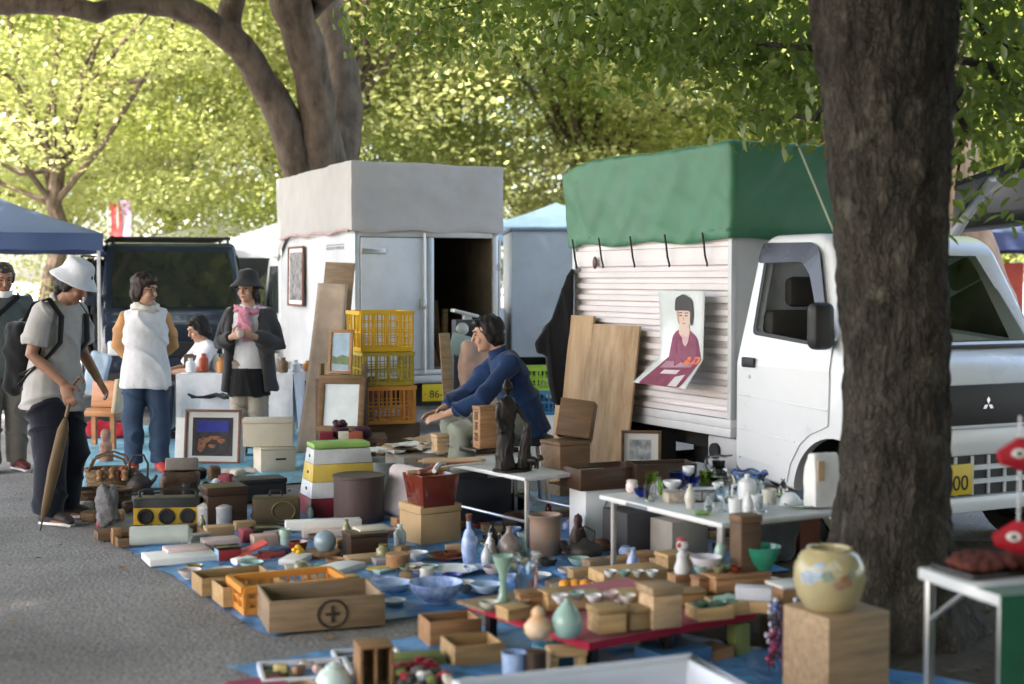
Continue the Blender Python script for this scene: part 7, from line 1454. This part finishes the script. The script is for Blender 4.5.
# ---- far left man
g = G(4, 471); r = thing('person', 'man in grey green polo with a white mask pulled under his chin', 'person', (g.x, g.y, 0), R(38))
J = mirrored(dict(pel=(0, .02, .88), chest=(0, 0, 1.2), neck=(0, -.02, 1.385), head=(0, -.055, 1.51), hp=R(16), hy=R(-10), shL=(.2, 0, 1.325), elL=(.25, .02, 1.06), wrL=(.24, -.08, .83), hipL=(.09, .02, .85), knL=(.10, 0, .47), anL=(.11, .03, .085), toL=(.13, -.13, .03), pnL=(-1, 0, 0), pnR=(1, 0, 0)))
T, Rm = human(r, J, SKIN_D, HAIR); hair_cap(r, T, Rm, M('grey_hair', (.05, .045, .042), rough=.5), 0, .96, .015)
garment(r, 'shirt', cloth('grey_green', (.085, .10, .098)), torso_tubes(J, 1.06, .14, .01)+[sleeve(J, 'L', .8, .08, .076), sleeve(J, 'R', .8, .08, .076)], .011, .010, 5); trousers(r, J, cloth('khaki_grey', (.16, .145, .125)), .115, .092, .082, .05, .011, 6, .02); shoes(r, J, M('shoe_red_brown', (.12, .025, .025), rough=.6), sole=PAPER)
mk = MB().grid(lambda u, v: tuple(T((u-.5)*.13, -.098+.055*(2*abs(u-.5))**2+.01*v, -.075-.055*v)), 10, 6).build('mask', PAPER, r); evaluated(mk, [('SOLIDIFY', dict(thickness=.003))])
sb = soft_box(MB(), -.36, -.20, -.10, .16, .62, .98, .05, (8, 10, 12), .02, 6); sb.build('shoulder_bag', BP, r, weld=True); MB().tube([(-.24, 0, .96), (-.10, -.13, 1.2), (.10, -.10, 1.37), (.14, .02, 1.39)], [(.02, .007)]*4, seg=8).build('strap', BP, r)

# ---- woman in the white top
g = G(147, 473); r = thing('person', 'woman in white top with orange sleeves and jeans, arms behind back', 'person', (g.x, g.y, 0), R(16)); WTOP = cloth('white_top', (.66, .66, .69)); ORS = cloth('orange_knit', (.52, .27, .12))
J = mirrored(dict(pel=(0, .02, .82), chest=(0, 0, 1.11), neck=(0, -.015, 1.29), head=(0, -.045, 1.425), hp=R(8), hy=R(52), shL=(.155, .015, 1.215), elL=(.205, .14, .99), wrL=(.06, .20, .86), hipL=(.070, .02, .79), knL=(.10, -.01, .44), anL=(.10, .03, .08), toL=(.125, -.11, .03), pnL=(0, 1, 0), pnR=(0, 1, 0)))
T, Rm = human(r, J, SKIN, HAIRB); hair_cap(r, T, Rm, HAIRB, .03, 1.06, .035)
garment(r, 'tunic', WTOP, torso_tubes(J, 1.03, .15, .024), .011, .012, 7, (13, 13, 4)); garment(r, 'sleeve', ORS, [sleeve(J, 'L', 1.85, .064, .056)], .010, .008, 8); garment(r, 'sleeve', ORS, [sleeve(J, 'R', 1.85, .068, .058)], .010, .008, 9)
sc = MB(); sc.tube([Vector(J['neck'])+Vector((.085*math.cos(t), .01+.078*math.sin(t), -.005+.014*math.sin(2*t))) for t in [2*PI*k/20 for k in range(21)]], .030, seg=10); o = remesh(sc.build('scarf', cloth('cream_scarf', (.58, .56, .50)), r), .010, 1, .008, (40, 40, 40), 1)
trousers(r, J, M('denim', (.035, .062, .115), rough=.85, var=.3, scale=5, bump=.004, bscale=40), .098, .080, .072, -.02, .010, 10, .04); shoes(r, J, M('shoe_coral', (.50, .06, .05), rough=.6))
GL_ = MB(); [GL_.tube([T(s*.032+.021*math.cos(t), -.094, .010+.018*math.sin(t)) for t in [2*PI*k/16 for k in range(17)]], .0022, seg=5) for s in (-1, 1)]; GL_.tube([T(.052, -.092, .012), T(.078, -.01, .010)], .002, seg=5); GL_.tube([T(-.052, -.092, .012), T(-.078, -.01, .010)], .002, seg=5); GL_.build('glasses', BLACKP, r)

# ---- woman in the dark hat
g = G(250, 457); r = thing('person', 'woman in dark cloche hat, grey cardigan and pink scarf, hands together', 'person', (g.x, g.y, 0), R(-4)); CARDI = cloth('charcoal_cardigan', (.048, .046, .048)); PINKS = cloth('pink_scarf', (.58, .24, .32))
J = mirrored(dict(pel=(0, .02, .82), chest=(0, 0, 1.11), neck=(0, -.015, 1.29), head=(0, -.04, 1.425), hp=R(4), hy=R(-14), shL=(.165, .01, 1.225), elL=(.255, .02, .965), wrL=(.085, -.20, 1.035), hipL=(.072, .02, .79), knL=(.08, -.01, .44), anL=(.08, .03, .08), toL=(.12, -.11, .03), curl=.7, hdL=(-.7, -.5, .2), hdR=(.7, -.5, .2), pnL=(-.3, .5, .2), pnR=(.3, .5, .2)))
J['wrR'] = (-.085, -.205, 1.03)
T, Rm = human(r, J, SKIN, HAIR); hair_cap(r, T, Rm, HAIR, .05, .92, .015); bucket_hat(r, T, Rm, cloth('felt_hat', (.030, .029, .031)), .146, .050, .100, R(-9), soft=.008)
garment(r, 'blouse', WTOP, torso_tubes(J, .98, .10, .01), .011, .009, 11)
ct = []
for s in (-1, 1):
    ct.append(([(s*.13, .03, 1.25), (s*.145, .0, 1.1), (s*.15, .0, .9), (s*.165, .01, .70), (s*.18, .01, .56)], [(.055, .10), (.062, .115), (.066, .120), (.062, .12), (.060, .125)], (1, 0, 0)))
ct.append(([Vector(J['shL'])+Vector((0, .01, -.012)), Vector(J['chest']).lerp(Vector(J['neck']), .55)+Vector((0, .05, 0)), Vector(J['shR'])+Vector((0, .01, -.012))], [.066, .085, .066]))
ct.append(([(0, .075, 1.29), (0, .085, 1.1), (0, .09, .85), (0, .10, .56)], [(.10, .04), (.15, .055), (.15, .055), (.17, .06)], (1, 0, 0)))
garment(r, 'cardigan', CARDI, ct+[sleeve(J, 'L', 1.88, .074, .066), sleeve(J, 'R', 1.88, .074, .066)], .011, .012, 12, (13, 13, 5))
garment(r, 'apron', cloth('black_apron', (.014, .014, .016)), [([(0, -.01, .76), (0, -.012, .66), (0, -.014, .52)], [(.170, .130), (.178, .140), (.190, .150)], (1, 0, 0))], .011, .008, 13, (16, 16, 2))
trousers(r, J, cloth('beige_trousers', (.38, .33, .27)), .11, .088, .08, .02, .010, 14, .03); shoes(r, J, M('shoe_dark'))
sc = MB(); sc.tube([Vector(J['neck'])+Vector((.10*math.cos(t), -.005+.085*math.sin(t), -.040+.016*math.sin(2*t))) for t in [2*PI*k/20 for k in range(21)]], .024, seg=10); sc.tube([(.0, -.11, 1.27), (.015, -.145, 1.18), (.02, -.15, 1.08), (.03, -.165, .99)], [(.030, .02), (.034, .02), (.040, .018), (.042, .014)], seg=10, ref=(1, 0, 0)); sc.tube([(-.03, -.11, 1.26), (-.04, -.14, 1.15), (-.035, -.15, 1.05)], [(.022, .016), (.028, .016), (.03, .012)], seg=10, ref=(1, 0, 0)); remesh(sc.build('scarf', PINKS, r), .010, 1, .010, (34, 34, 22), 2)
pc = Matrix.Translation(r.location) @ Matrix.Rotation(R(-4), 4, 'Z') @ Vector((0, -.29, 1.06)); solo('small_cup', MB().lathe([(.02, 0), (.028, .01), (.032, .055), (.028, .055), (.001, .01)], 18), glaze('pink_white'), 'small pale cup held by the woman in the dark hat', 'cup', (pc.x, pc.y, pc.z-.03))

# ---- seated helper behind the back stall
g = P(206, 330, 13.5); r = thing('person', 'seated person in white, partly hidden behind the back stall', 'person', (g.x, 13.5, 0), R(-62)); 
J = mirrored(dict(pel=(0, .06, .46), chest=(0, .0, .74), neck=(0, -.03, .915), head=(0, -.075, 1.035), hp=R(22), shL=(.17, -.01, .86), elL=(.22, -.14, .66), wrL=(.12, -.34, .64), hipL=(.09, .04, .45), knL=(.12, -.36, .47), anL=(.12, -.34, .08), toL=(.13, -.48, .03), pnL=(0, 0, -1), pnR=(0, 0, -1)))
T, Rm = human(r, J, SKIN, HAIR); hair_cap(r, T, Rm, HAIR, .03, 1.04); garment(r, 'shirt', WTOP, torso_tubes(J, 1.03, .12)+[sleeve(J, 'L', .9), sleeve(J, 'R', .9)], .012, .009, 15); trousers(r, J, DNAVY, .11, .08, .07, .04); shoes(r, J, M('shoe_dark'))
solo('folding_stool', MB().box(-.18, .18, -.15, .15, .34, .37).box(-.16, -.13, -.13, .13, 0, .3395).box(.13, .16, -.13, .13, 0, .3395), BROWNW, 'stool under the seated person behind the back stall', 'stool', (g.x-.05*math.sin(R(-62))*-1, 13.5+.03, 0), R(-62), bevel=.004)

# ---- the seller
sy = 9.35; g = P(512, 400, sy); r = thing('person', 'seated seller in a dark blue jacket, forearms on his knees', 'person', (g.x, sy, 0), R(-78)); BLUEJ = cloth('blue_jacket', (.012, .033, .095))
J = mirrored(dict(pel=(0, .08, .585), chest=(0, -.02, .855), neck=(0, -.09, 1.025), head=(0, -.165, 1.145), hp=R(10), hy=R(-6), shL=(.19, -.05, .965), elL=(.27, -.25, .74), wrL=(.13, -.46, .635), hipL=(.09, .04, .56), knL=(.17, -.38, .53), anL=(.16, -.34, .085), toL=(.18, -.49, .03), curl=.55, hdL=(-.35, -.8, -.25), hdR=(.3, -.85, -.2), pnL=(-.4, .2, -.8), pnR=(.4, .2, -.8), fat=1.05))
T, Rm = human(r, J, SKIN, HAIR); hair_cap(r, T, Rm, HAIR, .015, 1.0, .03)
garment(r, 'jacket', BLUEJ, torso_tubes(J, 1.0, .12, .02)+[sleeve(J, 'L', 1.8, .070, .060), sleeve(J, 'R', 1.8, .070, .060)], .010, .011, 17, (13, 13, 7)); garment(r, 'collar', BLUEJ, [([Vector(J['neck'])-Vector((0, -.01, .03)), Vector(J['neck'])+Vector((0, -.012, .035))], [(.070, .072), (.064, .064)])], .008, .002)
trousers(r, J, cloth('sage_trousers', (.22, .24, .20)), .115, .088, .078, .04, .010, 18, .03); shoes(r, J, M('shoe_dark'))
q = Matrix.Translation(r.location) @ Matrix.Rotation(R(-78), 4, 'Z') @ Vector((0, .10, 0)); r = thing('stool', 'low stool under the seated seller', 'stool', (q.x, q.y, 0), R(-78)); MB().lathe([(.17, .42), (.18, .43), (.18, .465), (.16, .475), (.001, .475)], 28).build('seat', M('dark_plastic'), r)
for a in range(4): MB().tube([(.13*math.cos(a*PI/2+.8), .13*math.sin(a*PI/2+.8), .43), (.17*math.cos(a*PI/2+.8), .17*math.sin(a*PI/2+.8), 0)], .014, seg=8).build('leg', STEEL, r)
# ================================================================ more small goods between the big ones
def lump(px, py, w, d, h, mat, label, cat, name, z=0, yaw=None, r=None, amp=.01):
    g = G(px, py, z if z > .001 else .012); return solo(name, soft_box(MB(), -w/2, w/2, -d/2, d/2, 0, h, r or min(w, d, h)*.3, (8, 6, 5), amp, 9, px), mat, label, cat, tuple(g), R(px*7 % 60) if yaw is None else yaw, weld=True)
def bx(px, py, w, d, h, mat, label, name='small_box', cat='box', z=0, yaw=None, lid=0): return box_thing(px, py, w, d, h, mat, label, z=z, yaw=R(14+px*5 % 26) if yaw is None else yaw, lid=lid, name=name, cat=cat)
BOOKS = [M('book_%d' % k, cl, rough=.6, var=.2, scale=12) for k, cl in enumerate(((.35, .06, .06), (.08, .12, .25), (.50, .44, .34), (.12, .20, .14), (.55, .35, .12), (.30, .28, .30)))]
# left rows
for k, (px, py, w, h, lab) in enumerate(((262, 559, .13, .03, 'small crimson book behind the coral folder'), (275, 557, .10, .04, 'navy small book right of the coral folder'), (287, 571, .13, .02, 'cream booklet above the orange crate'), (318, 571, .12, .025, 'dark green booklet above the orange crate'), (342, 584, .10, .03, 'amber booklet by the stamped box corner'), (376, 566, .13, .03, 'grey booklet right of the dark chest'))):
    bx(px, py, w, w*.75, h, BOOKS[k], lab, 'book', 'book')
pot(335, 566, bowl_prof(.05, .04, .004), CEDAR, 'little wooden bowl in front of the dark chest', 'bowl', 'wood_bowl')
pot(383, 560, [(.03, 0), (.04, .02), (.036, .06), (.02, .075), (.024, .085), (.001, .085)], glaze('olive', (.25, .24, .12)), 'olive glazed jar between the dark chest and the milky jar', 'jar', 'small_jar')
pot(418, 561, bowl_prof(.055, .05, .004), PORC, 'white rice bowl before the cardboard cube', 'bowl', 'rice_bowl')
pot(408, 573, bowl_prof(.045, .035, .004), glaze('olive'), 'olive shallow bowl near the round lidded container', 'bowl', 'small_bowl')
bx(270, 542, .10, .08, .05, BOOKS[5], 'grey purple box behind the pinkish gift box'); bx(236, 531, .12, .08, .05, CARD, 'small tan carton between the tins and olive suitcase')
bx(191, 548, .12, .07, .07, M('grey_print'), 'grey printed box behind the pale pink carton'); bx(176, 537, .13, .08, .06, BROWNW, 'brown wooden box behind the milky glass cylinder')
lump(318, 529, .2, .12, .05, M('patterned_cloth', (.50, .34, .30), rough=.9, var=.7, scale=40, dark=(.55, .50, .44)), 'folded patterned cloth beside the long white carton', 'cloth', 'folded_cloth')
bx(361, 549, .14, .09, .03, PINE, 'pine lid leaning in front of the dark chest'); lump(296, 548, .06, .05, .05, M('violet_box', (.20, .10, .35), rough=.6), 'violet crumpled packet behind the yellow flower', 'packet', 'packet')
for k, (px, py) in enumerate(((247, 489), (199, 480), (214, 481), (226, 483), (238, 481), (188, 497), (176, 484))):
    lump(px, py, .11, .09, .07+.02*(k % 3), (M('dull_rose'), BLKLQ, BROWNW, M('wine_book'), CREAM, IRON, CEDAR)[k], ('dull rose', 'black', 'brown', 'wine red', 'cream', 'iron grey', 'cedar')[k]+' soft bundle in the jumble above the slatted box', 'bundle', 'bundle', yaw=k)
for k, (px, py) in enumerate(((90, 522), (86, 512), (128, 512), (122, 500), (146, 500), (118, 521))):
    lump(px, py, .10, .08, .07, (BROWNW, CREAM, M('worn_leather'), WICK, IRON, CEDAR)[k], ('brown', 'cream', 'leather brown', 'straw', 'iron', 'cedar')[k]+' small lump of goods around the grey pointed stone', 'bundle', 'bundle', yaw=k)
lump(104, 526, .08, .05, .05, M('wine_book'), 'wine red and white little bundle left of the stone', 'bundle', 'bundle')
# ceramics
for k, (px, py, rr, hh, mt, lab) in enumerate(((384, 583, .075, .022, BLUEP, 'blue patterned plate behind the pale blue bowl'), (416, 570, .05, .03, PORC, 'white small dish right of the round container'), (441, 588, .07, .02, PORC, 'white plate under the rim of the large bowl'), (463, 592, .06, .05, glaze('cream'), 'cream bowl between the large bowl and the stack'),
        (478, 572, .075, .03, BLUEP, 'blue rimmed plate near the porcelain bottle'), (494, 575, .06, .045, glaze('rose_white', (.58, .48, .46)), 'rosy white bowl near the mottled bottle'), (454, 557, .06, .03, BROWNW, 'brown wooden dish beside the porcelain bottle'), (521, 572, .055, .05, glaze('olive'), 'olive bowl before the mottled bottle'),
        (538, 580, .07, .03, PORC, 'white plate behind the clear cut glass vase'), (512, 583, .05, .04, BLUEP, 'small blue bowl behind the green stem vase'), (430, 572, .045, .035, CELA, 'celadon cup near the oval plate'), (548, 568, .05, .05, IRON, 'dark iron cup before the stoneware jar'))):
    pot(px, py, bowl_prof(rr, hh, .004, .5), mt, lab, 'bowl' if hh > .032 else 'plate', 'bowl' if hh > .032 else 'plate')
for k, (px, py, mt, lab) in enumerate(((493, 563, glaze('brown_mottle'), 'slim brown sake flask by the porcelain bottle'), (523, 560, CELA, 'small celadon flask by the stoneware jar'), (486, 567, PORC, 'white sake flask in front of the mottled bottle'), (532, 590, glaze('pale_blue'), 'pale blue flask behind the glass vase'))):
    pot(px, py, vase_prof(.028, .12, .32, .6, .4), mt, lab, 'flask', 'sake_flask')
bx(612, 572, .16, .10, .06, PINE, 'pine box behind the long pine tray box', lid=.015); bx(636, 572, .12, .10, .09, CEDAR, 'cedar box right behind the long pine tray box', lid=.02); bx(590, 575, .12, .09, .07, GREYW, 'greyish wooden box left behind the long pine tray box')
bx(655, 572, .18, .12, .07, PAUL, 'pale wooden box in front of the white glassware table leg', lid=.018); bx(668, 588, .14, .12, .16, PINE, 'pine box left of the white figurine', lid=.02)
for k in range(4): pot(610+14*k, 577, bowl_prof(.03, .03, .003), (PORC, CELA, glaze('cream'), PORC)[k], ('white', 'celadon', 'cream', 'far white')[k]+' tea bowl lined up on the long pine tray box', 'bowl', 'tea_bowl', z=.168)
# red felt table: filled up with boxes and cups
bx(508, 622, .10, .09, .05, PINE, 'pine box on the red felt below the green stem vase', z=RZ, lid=.012); bx(548, 612, .12, .09, .075, PINE, 'pine box behind the celadon vase', z=RZ, lid=.015); bx(520, 611, .09, .08, .07, CEDAR, 'cedar box behind the gourd jar', z=RZ, lid=.015)
bx(572, 610, .13, .10, .06, PAUL, 'pale box behind the left pine box', z=RZ, lid=.012); bx(620, 606, .16, .10, .05, PINE, 'pine tray behind the tall pale box', z=RZ); bx(646, 606, .12, .10, .08, CEDAR, 'cedar box behind the tall pale box', z=RZ, lid=.015); bx(676, 606, .13, .09, .055, PINE, 'pine box behind the small pine tray', z=RZ, lid=.012)
for k in range(5): pot(560+17*k, 603-(k % 2)*3, bowl_prof(.032, .032, .003), (PORC, CELA, PORC, glaze('rose_white'), glaze('cream'))[k], ('white', 'celadon', 'plain white', 'rosy', 'cream')[k]+' cup on top of the boxes at the back of the red felt', 'cup', 'tea_cup', z=RZ+.062)
pot(489, 609, bowl_prof(.04, .03, .003), glaze('cream'), 'cream bowl on the thin wooden board', 'bowl', 'small_bowl', z=RZ+.013); pot(520, 608, bowl_prof(.035, .03, .003), CELA, 'celadon bowl on the thin wooden board', 'bowl', 'small_bowl', z=RZ+.013)
bx(770, 596, .14, .10, .05, CEDAR, 'cedar tray right of the small white carton', z=RZ); bx(748, 612, .12, .10, .05, CEDAR, 'cedar box at the right end of the red felt', z=RZ, lid=.012)
for k in range(5): pot(700+9*k, 573-(k % 2)*2, bowl_prof(.026, .03, .003), (CELA, PORC, glaze('olive'), CELA, LACQ)[k], ('celadon', 'white', 'olive', 'pale celadon', 'red')[k]+' tiny cup along the edge of the wide cedar box', 'cup', 'tiny_cup', z=RZ+.091)
# under and around the tables
bx(552, 668, .14, .10, .12, BROWNW, 'brown box in the shade under the red felt table'); bx(640, 650, .16, .12, .10, GREYW, 'greyish box in the shade under the red felt table', yaw=R(35)); bx(704, 668, .16, .12, .06, CEDAR, 'cedar board box right of the white tub', yaw=R(35)); bx(736, 660, .07, .06, .14, M('moss'), 'mossy upright box beside the beaded flowers', yaw=R(30))
lump(520, 528, .18, .14, .1, DARKW, 'dark bundle under the small folding table', 'bundle', 'bundle'); bx(500, 516, .2, .16, .14, BLKLQ, 'black lacquer box under the small folding table')
# lower left
for k, (px, py, mt, lab) in enumerate(((470, 690, PORC, 'white dish before the open pine box'), (448, 693, glaze('rose_white'), 'rosy dish at the bottom edge'), (490, 688, PINE, 'pine lid beside the blue mottled cup'), (380, 694, M('moss'), 'mossy jar beside the wooden stand'), (302, 694, CEDAR, 'cedar dish before the teal pot'))):
    pot(px, py, bowl_prof(.05, .035, .004), mt, lab, 'dish', 'dish')
for k in range(9): lump(400+6*k, 676+4*(k % 3), .045, .035, .03, (M('moss'), REDC, IRON, M('grey_stone'), PAPER, M('moss'), BRONZE, REDC, CREAM)[k], ('mossy', 'red', 'iron', 'grey', 'white', 'green', 'bronze', 'crimson', 'cream')[k]+' cloth scrap in the heap below the red flowers', 'scrap', 'cloth_scrap', z=.07, yaw=k)
# papers by the seller
for k in range(6):
    p = P(388+15*k, 444-5*(k % 2), 9.55); solo('paper_sheet', soft_box(MB(), -.13, .13, -.09, .09, 0, .03, .012, (10, 8, 3), .02, 8, k), (PAPER, M('kraft'), PAPER, CREAM, PAPER, M('dull_rose'))[k], ('crisp white', 'dark kraft', 'soft white', 'ivory', 'bright white', 'rose')[k]+' folded paper in the heap left of the seller', 'paper', (p.x, 9.5+.06*(k % 3), .345+.012*k), R(31*k), weld=True)
# glass table
for k, (px, py) in enumerate(((654, 499), (718, 497), (727, 503), (741, 494), (783, 495), (757, 510), (709, 512))): pot(px, py, (vase_prof(.022, .08, .4, .6, .6), [(.02, 0), (.024, .005), (.028, .07), (.025, .07), (.02, .008), (.001, .006)])[k % 2], (CLEAR, PORC, CLEAR, PALEG, CLEAR, PORC, CLEAR)[k], ('clear', 'white', 'plain clear', 'pale blue', 'thin clear', 'ivory white', 'front clear')[k]+' little vessel squeezed among the glassware', 'vessel', 'glass_vessel', z=TZ2+.001)

VES = [('clear glass', CLEAR), ('white porcelain', PORC), ('pale blue glass', PALEG), ('green glass', GREENG), ('cream glazed', glaze('cream')), ('deep blue glass', BLUEG)]
SHP = [('tumbler', [(.024, 0), (.027, .005), (.031, .075), (.028, .075), (.023, .008), (.001, .006)]), ('bowl', bowl_prof(.042, .042, .003)), ('flask', vase_prof(.026, .11, .3, .6, .4)), ('cup', bowl_prof(.032, .05, .003, .6)), ('saucer', plate_prof(.05, .012)), ('goblet', [(.024, 0), (.024, .004), (.004, .008), (.004, .05), (.028, .075), (.031, .105), (.028, .105), (.018, .075), (.001, .07)])]
spots = [(650, 501), (642, 497), (690, 508), (700, 515), (722, 511), (735, 515), (748, 516), (762, 514), (730, 489), (752, 487), (777, 487), (788, 490), (676, 480), (688, 487), (736, 470), (756, 478), (772, 480), (795, 496), (668, 478), (715, 478), (728, 475), (744, 480)]
ADJ = ['slender', 'squat', 'slightly tilted', 'thick walled', 'small', 'taller']
for k, (px, py) in enumerate(spots):
    (mn, mt), (sn, pr) = VES[(k*5+k//6) % 6], SHP[(k*7+k//3) % 6]; g_ = t2(px, py)
    near_ = ('left end', 'left half', 'middle', 'right half', 'right end')[min(4, max(0, int((px-630)/36)))]; dep = 'front edge' if py > 505 else ('rear edge' if py < 484 else 'centre line')
    solo(sn if sn != 'cup' else 'glazed_cup', MB().lathe(pr, 22), mt, '%s %s %s near the %s of the glassware table, %s' % (ADJ[k % 6], mn, sn, dep, near_), sn, (g_.x, g_.y, g_.z), k, auto=50)

# fill the bare patches of the two middle tarps with odds and ends that touch nothing else
bpy.context.view_layer.update()
def box2(o):
    q = [o]; st_ = [o]
    while st_:
        k_ = st_.pop(); q += list(k_.children); st_ += list(k_.children)
    P_ = [k_.matrix_world @ Vector(c_) for k_ in q if k_.type == 'MESH' for c_ in k_.bound_box]
    return (min(v.x for v in P_), max(v.x for v in P_), min(v.y for v in P_), max(v.y for v in P_), min(v.z for v in P_)) if P_ else None
occ = []; big_ = []
for o in list(S.objects):
    if o.parent is None and o.get('category') and o['category'] not in ('tarp', 'tree', 'truck', 'table', 'tent'):
        b_ = box2(o)
        if b_ and b_[4] < .35 and b_[1]-b_[0] < 1.2: occ.append(b_); big_.append(((b_[0]+b_[1])/2, (b_[2]+b_[3])/2, (b_[1]-b_[0])*(b_[3]-b_[2]), o['label']))
for x0, x1, y0, y1 in ((.3, .95, 5.1, 6.15),): occ.append((x0, x1, y0, y1, 0))          # the low red table
rnd = random.Random(5)
KIN = [('bowl', 'bowl', lambda r: MB().lathe(bowl_prof(r, r*.75, .004, .5), 22)), ('plate', 'plate', lambda r: MB().lathe(plate_prof(r*1.15, r*.28), 24)), ('cup', 'sake_cup', lambda r: MB().lathe(bowl_prof(r*.62, r*.8, .003, .6), 18)),
       ('flask', 'sake_flask', lambda r: MB().lathe(vase_prof(r*.55, r*2.4, .32, .6, .4), 20)), ('wooden box', 'wooden_box', lambda r: MB().box(-r, r, -r*.7, r*.7, 0, r*.9)), ('jar', 'small_jar', lambda r: MB().lathe([(r*.5, 0), (r*.72, r*.2), (r*.75, r*.9), (r*.5, r*1.2), (r*.55, r*1.3), (.001, r*1.3)], 20)), ('packet', 'packet', lambda r: soft_box(MB(), -r, r, -r*.6, r*.6, 0, r*.6, r*.2, (6, 5, 4), .008, 14, int(r*9999)))]
MT = {'bowl': [('white', PORC), ('blue patterned', BLUEP), ('celadon', CELA), ('olive', glaze('olive')), ('rosy', glaze('rose_white')), ('black', BLKLQ), ('red lacquer', LACQ), ('brown', M('bowl_brown'))], 'wooden box': [('pine', PINE), ('cedar', CEDAR), ('dark', DARKW), ('pale', PAUL), ('brown', BROWNW)], 'packet': [('white', PAPER), ('kraft', M('kraft')), ('rose', M('dull_rose')), ('grey', M('grey_print')), ('wine red', M('wine_book'))]}
used_ = {}; made = 0
for _ in range(6000):
    px, py = rnd.uniform(180, 770), rnd.uniform(515, 606)
    if 375 < px < 482 and py > 590: continue
    lo_ = 540+(px-118)*.62                                                   # stay on the tarp side of the asphalt edge
    if px < 270 and py > lo_-6: continue
    if made > 105: break
    g_ = G(px, py, .014); r_ = rnd.uniform(.034, .068)
    if any(b_[0]-r_ < g_.x < b_[1]+r_ and b_[2]-r_ < g_.y < b_[3]+r_ for b_ in occ): continue
    kn, nm, fn_ = KIN[rnd.choice([0, 0, 1, 2, 3, 4, 4, 4, 5, 6])]; an, mt = rnd.choice(MT.get(kn, MT['bowl']))
    nb_ = min((b_ for b_ in big_ if b_[2] > .012 and len(b_[3].split()) < 13), key=lambda b_: (b_[0]-g_.x)**2+(b_[1]-g_.y)**2); w_ = nb_[3].split()
    for stop in ('under', 'behind', 'beside', 'in', 'with', 'on', 'below', 'at', 'standing', 'lying', 'next', 'left', 'right', 'by', 'before', 'between', 'touching', 'holding', 'of', 'near', 'carrying', 'from', 'inside', 'above', 'along'):
        if stop in w_[2:]: w_ = w_[:2+w_[2:].index(stop)]
    while w_[-1].strip(',') in ('a', 'the', 'and', 'one') or w_[-1].endswith(','): w_ = w_[:-1] if not w_[-1].endswith(',') else w_[:-1]+[w_[-1][:-1]]
    if any(q_ in ('person', 'man', 'woman', 'seated') for q_ in w_): continue
    side_ = 'left of' if g_.x < nb_[0]-.08 else ('right of' if g_.x > nb_[0]+.08 else ('in front of' if g_.y < nb_[1] else 'just behind'))
    lab = 'small %s %s %s the %s' % (an, kn, side_, ' '.join(w_[:7]))
    if lab in used_: continue
    used_[lab] = 1; occ.append((g_.x-r_, g_.x+r_, g_.y-r_, g_.y+r_, 0)); made += 1
    solo(nm, fn_(r_), mt, lab, kn if kn != 'wooden box' else 'box', (g_.x, g_.y, .016), rnd.uniform(0, .9), bevel=.002 if kn == 'wooden box' else 0, auto=50)
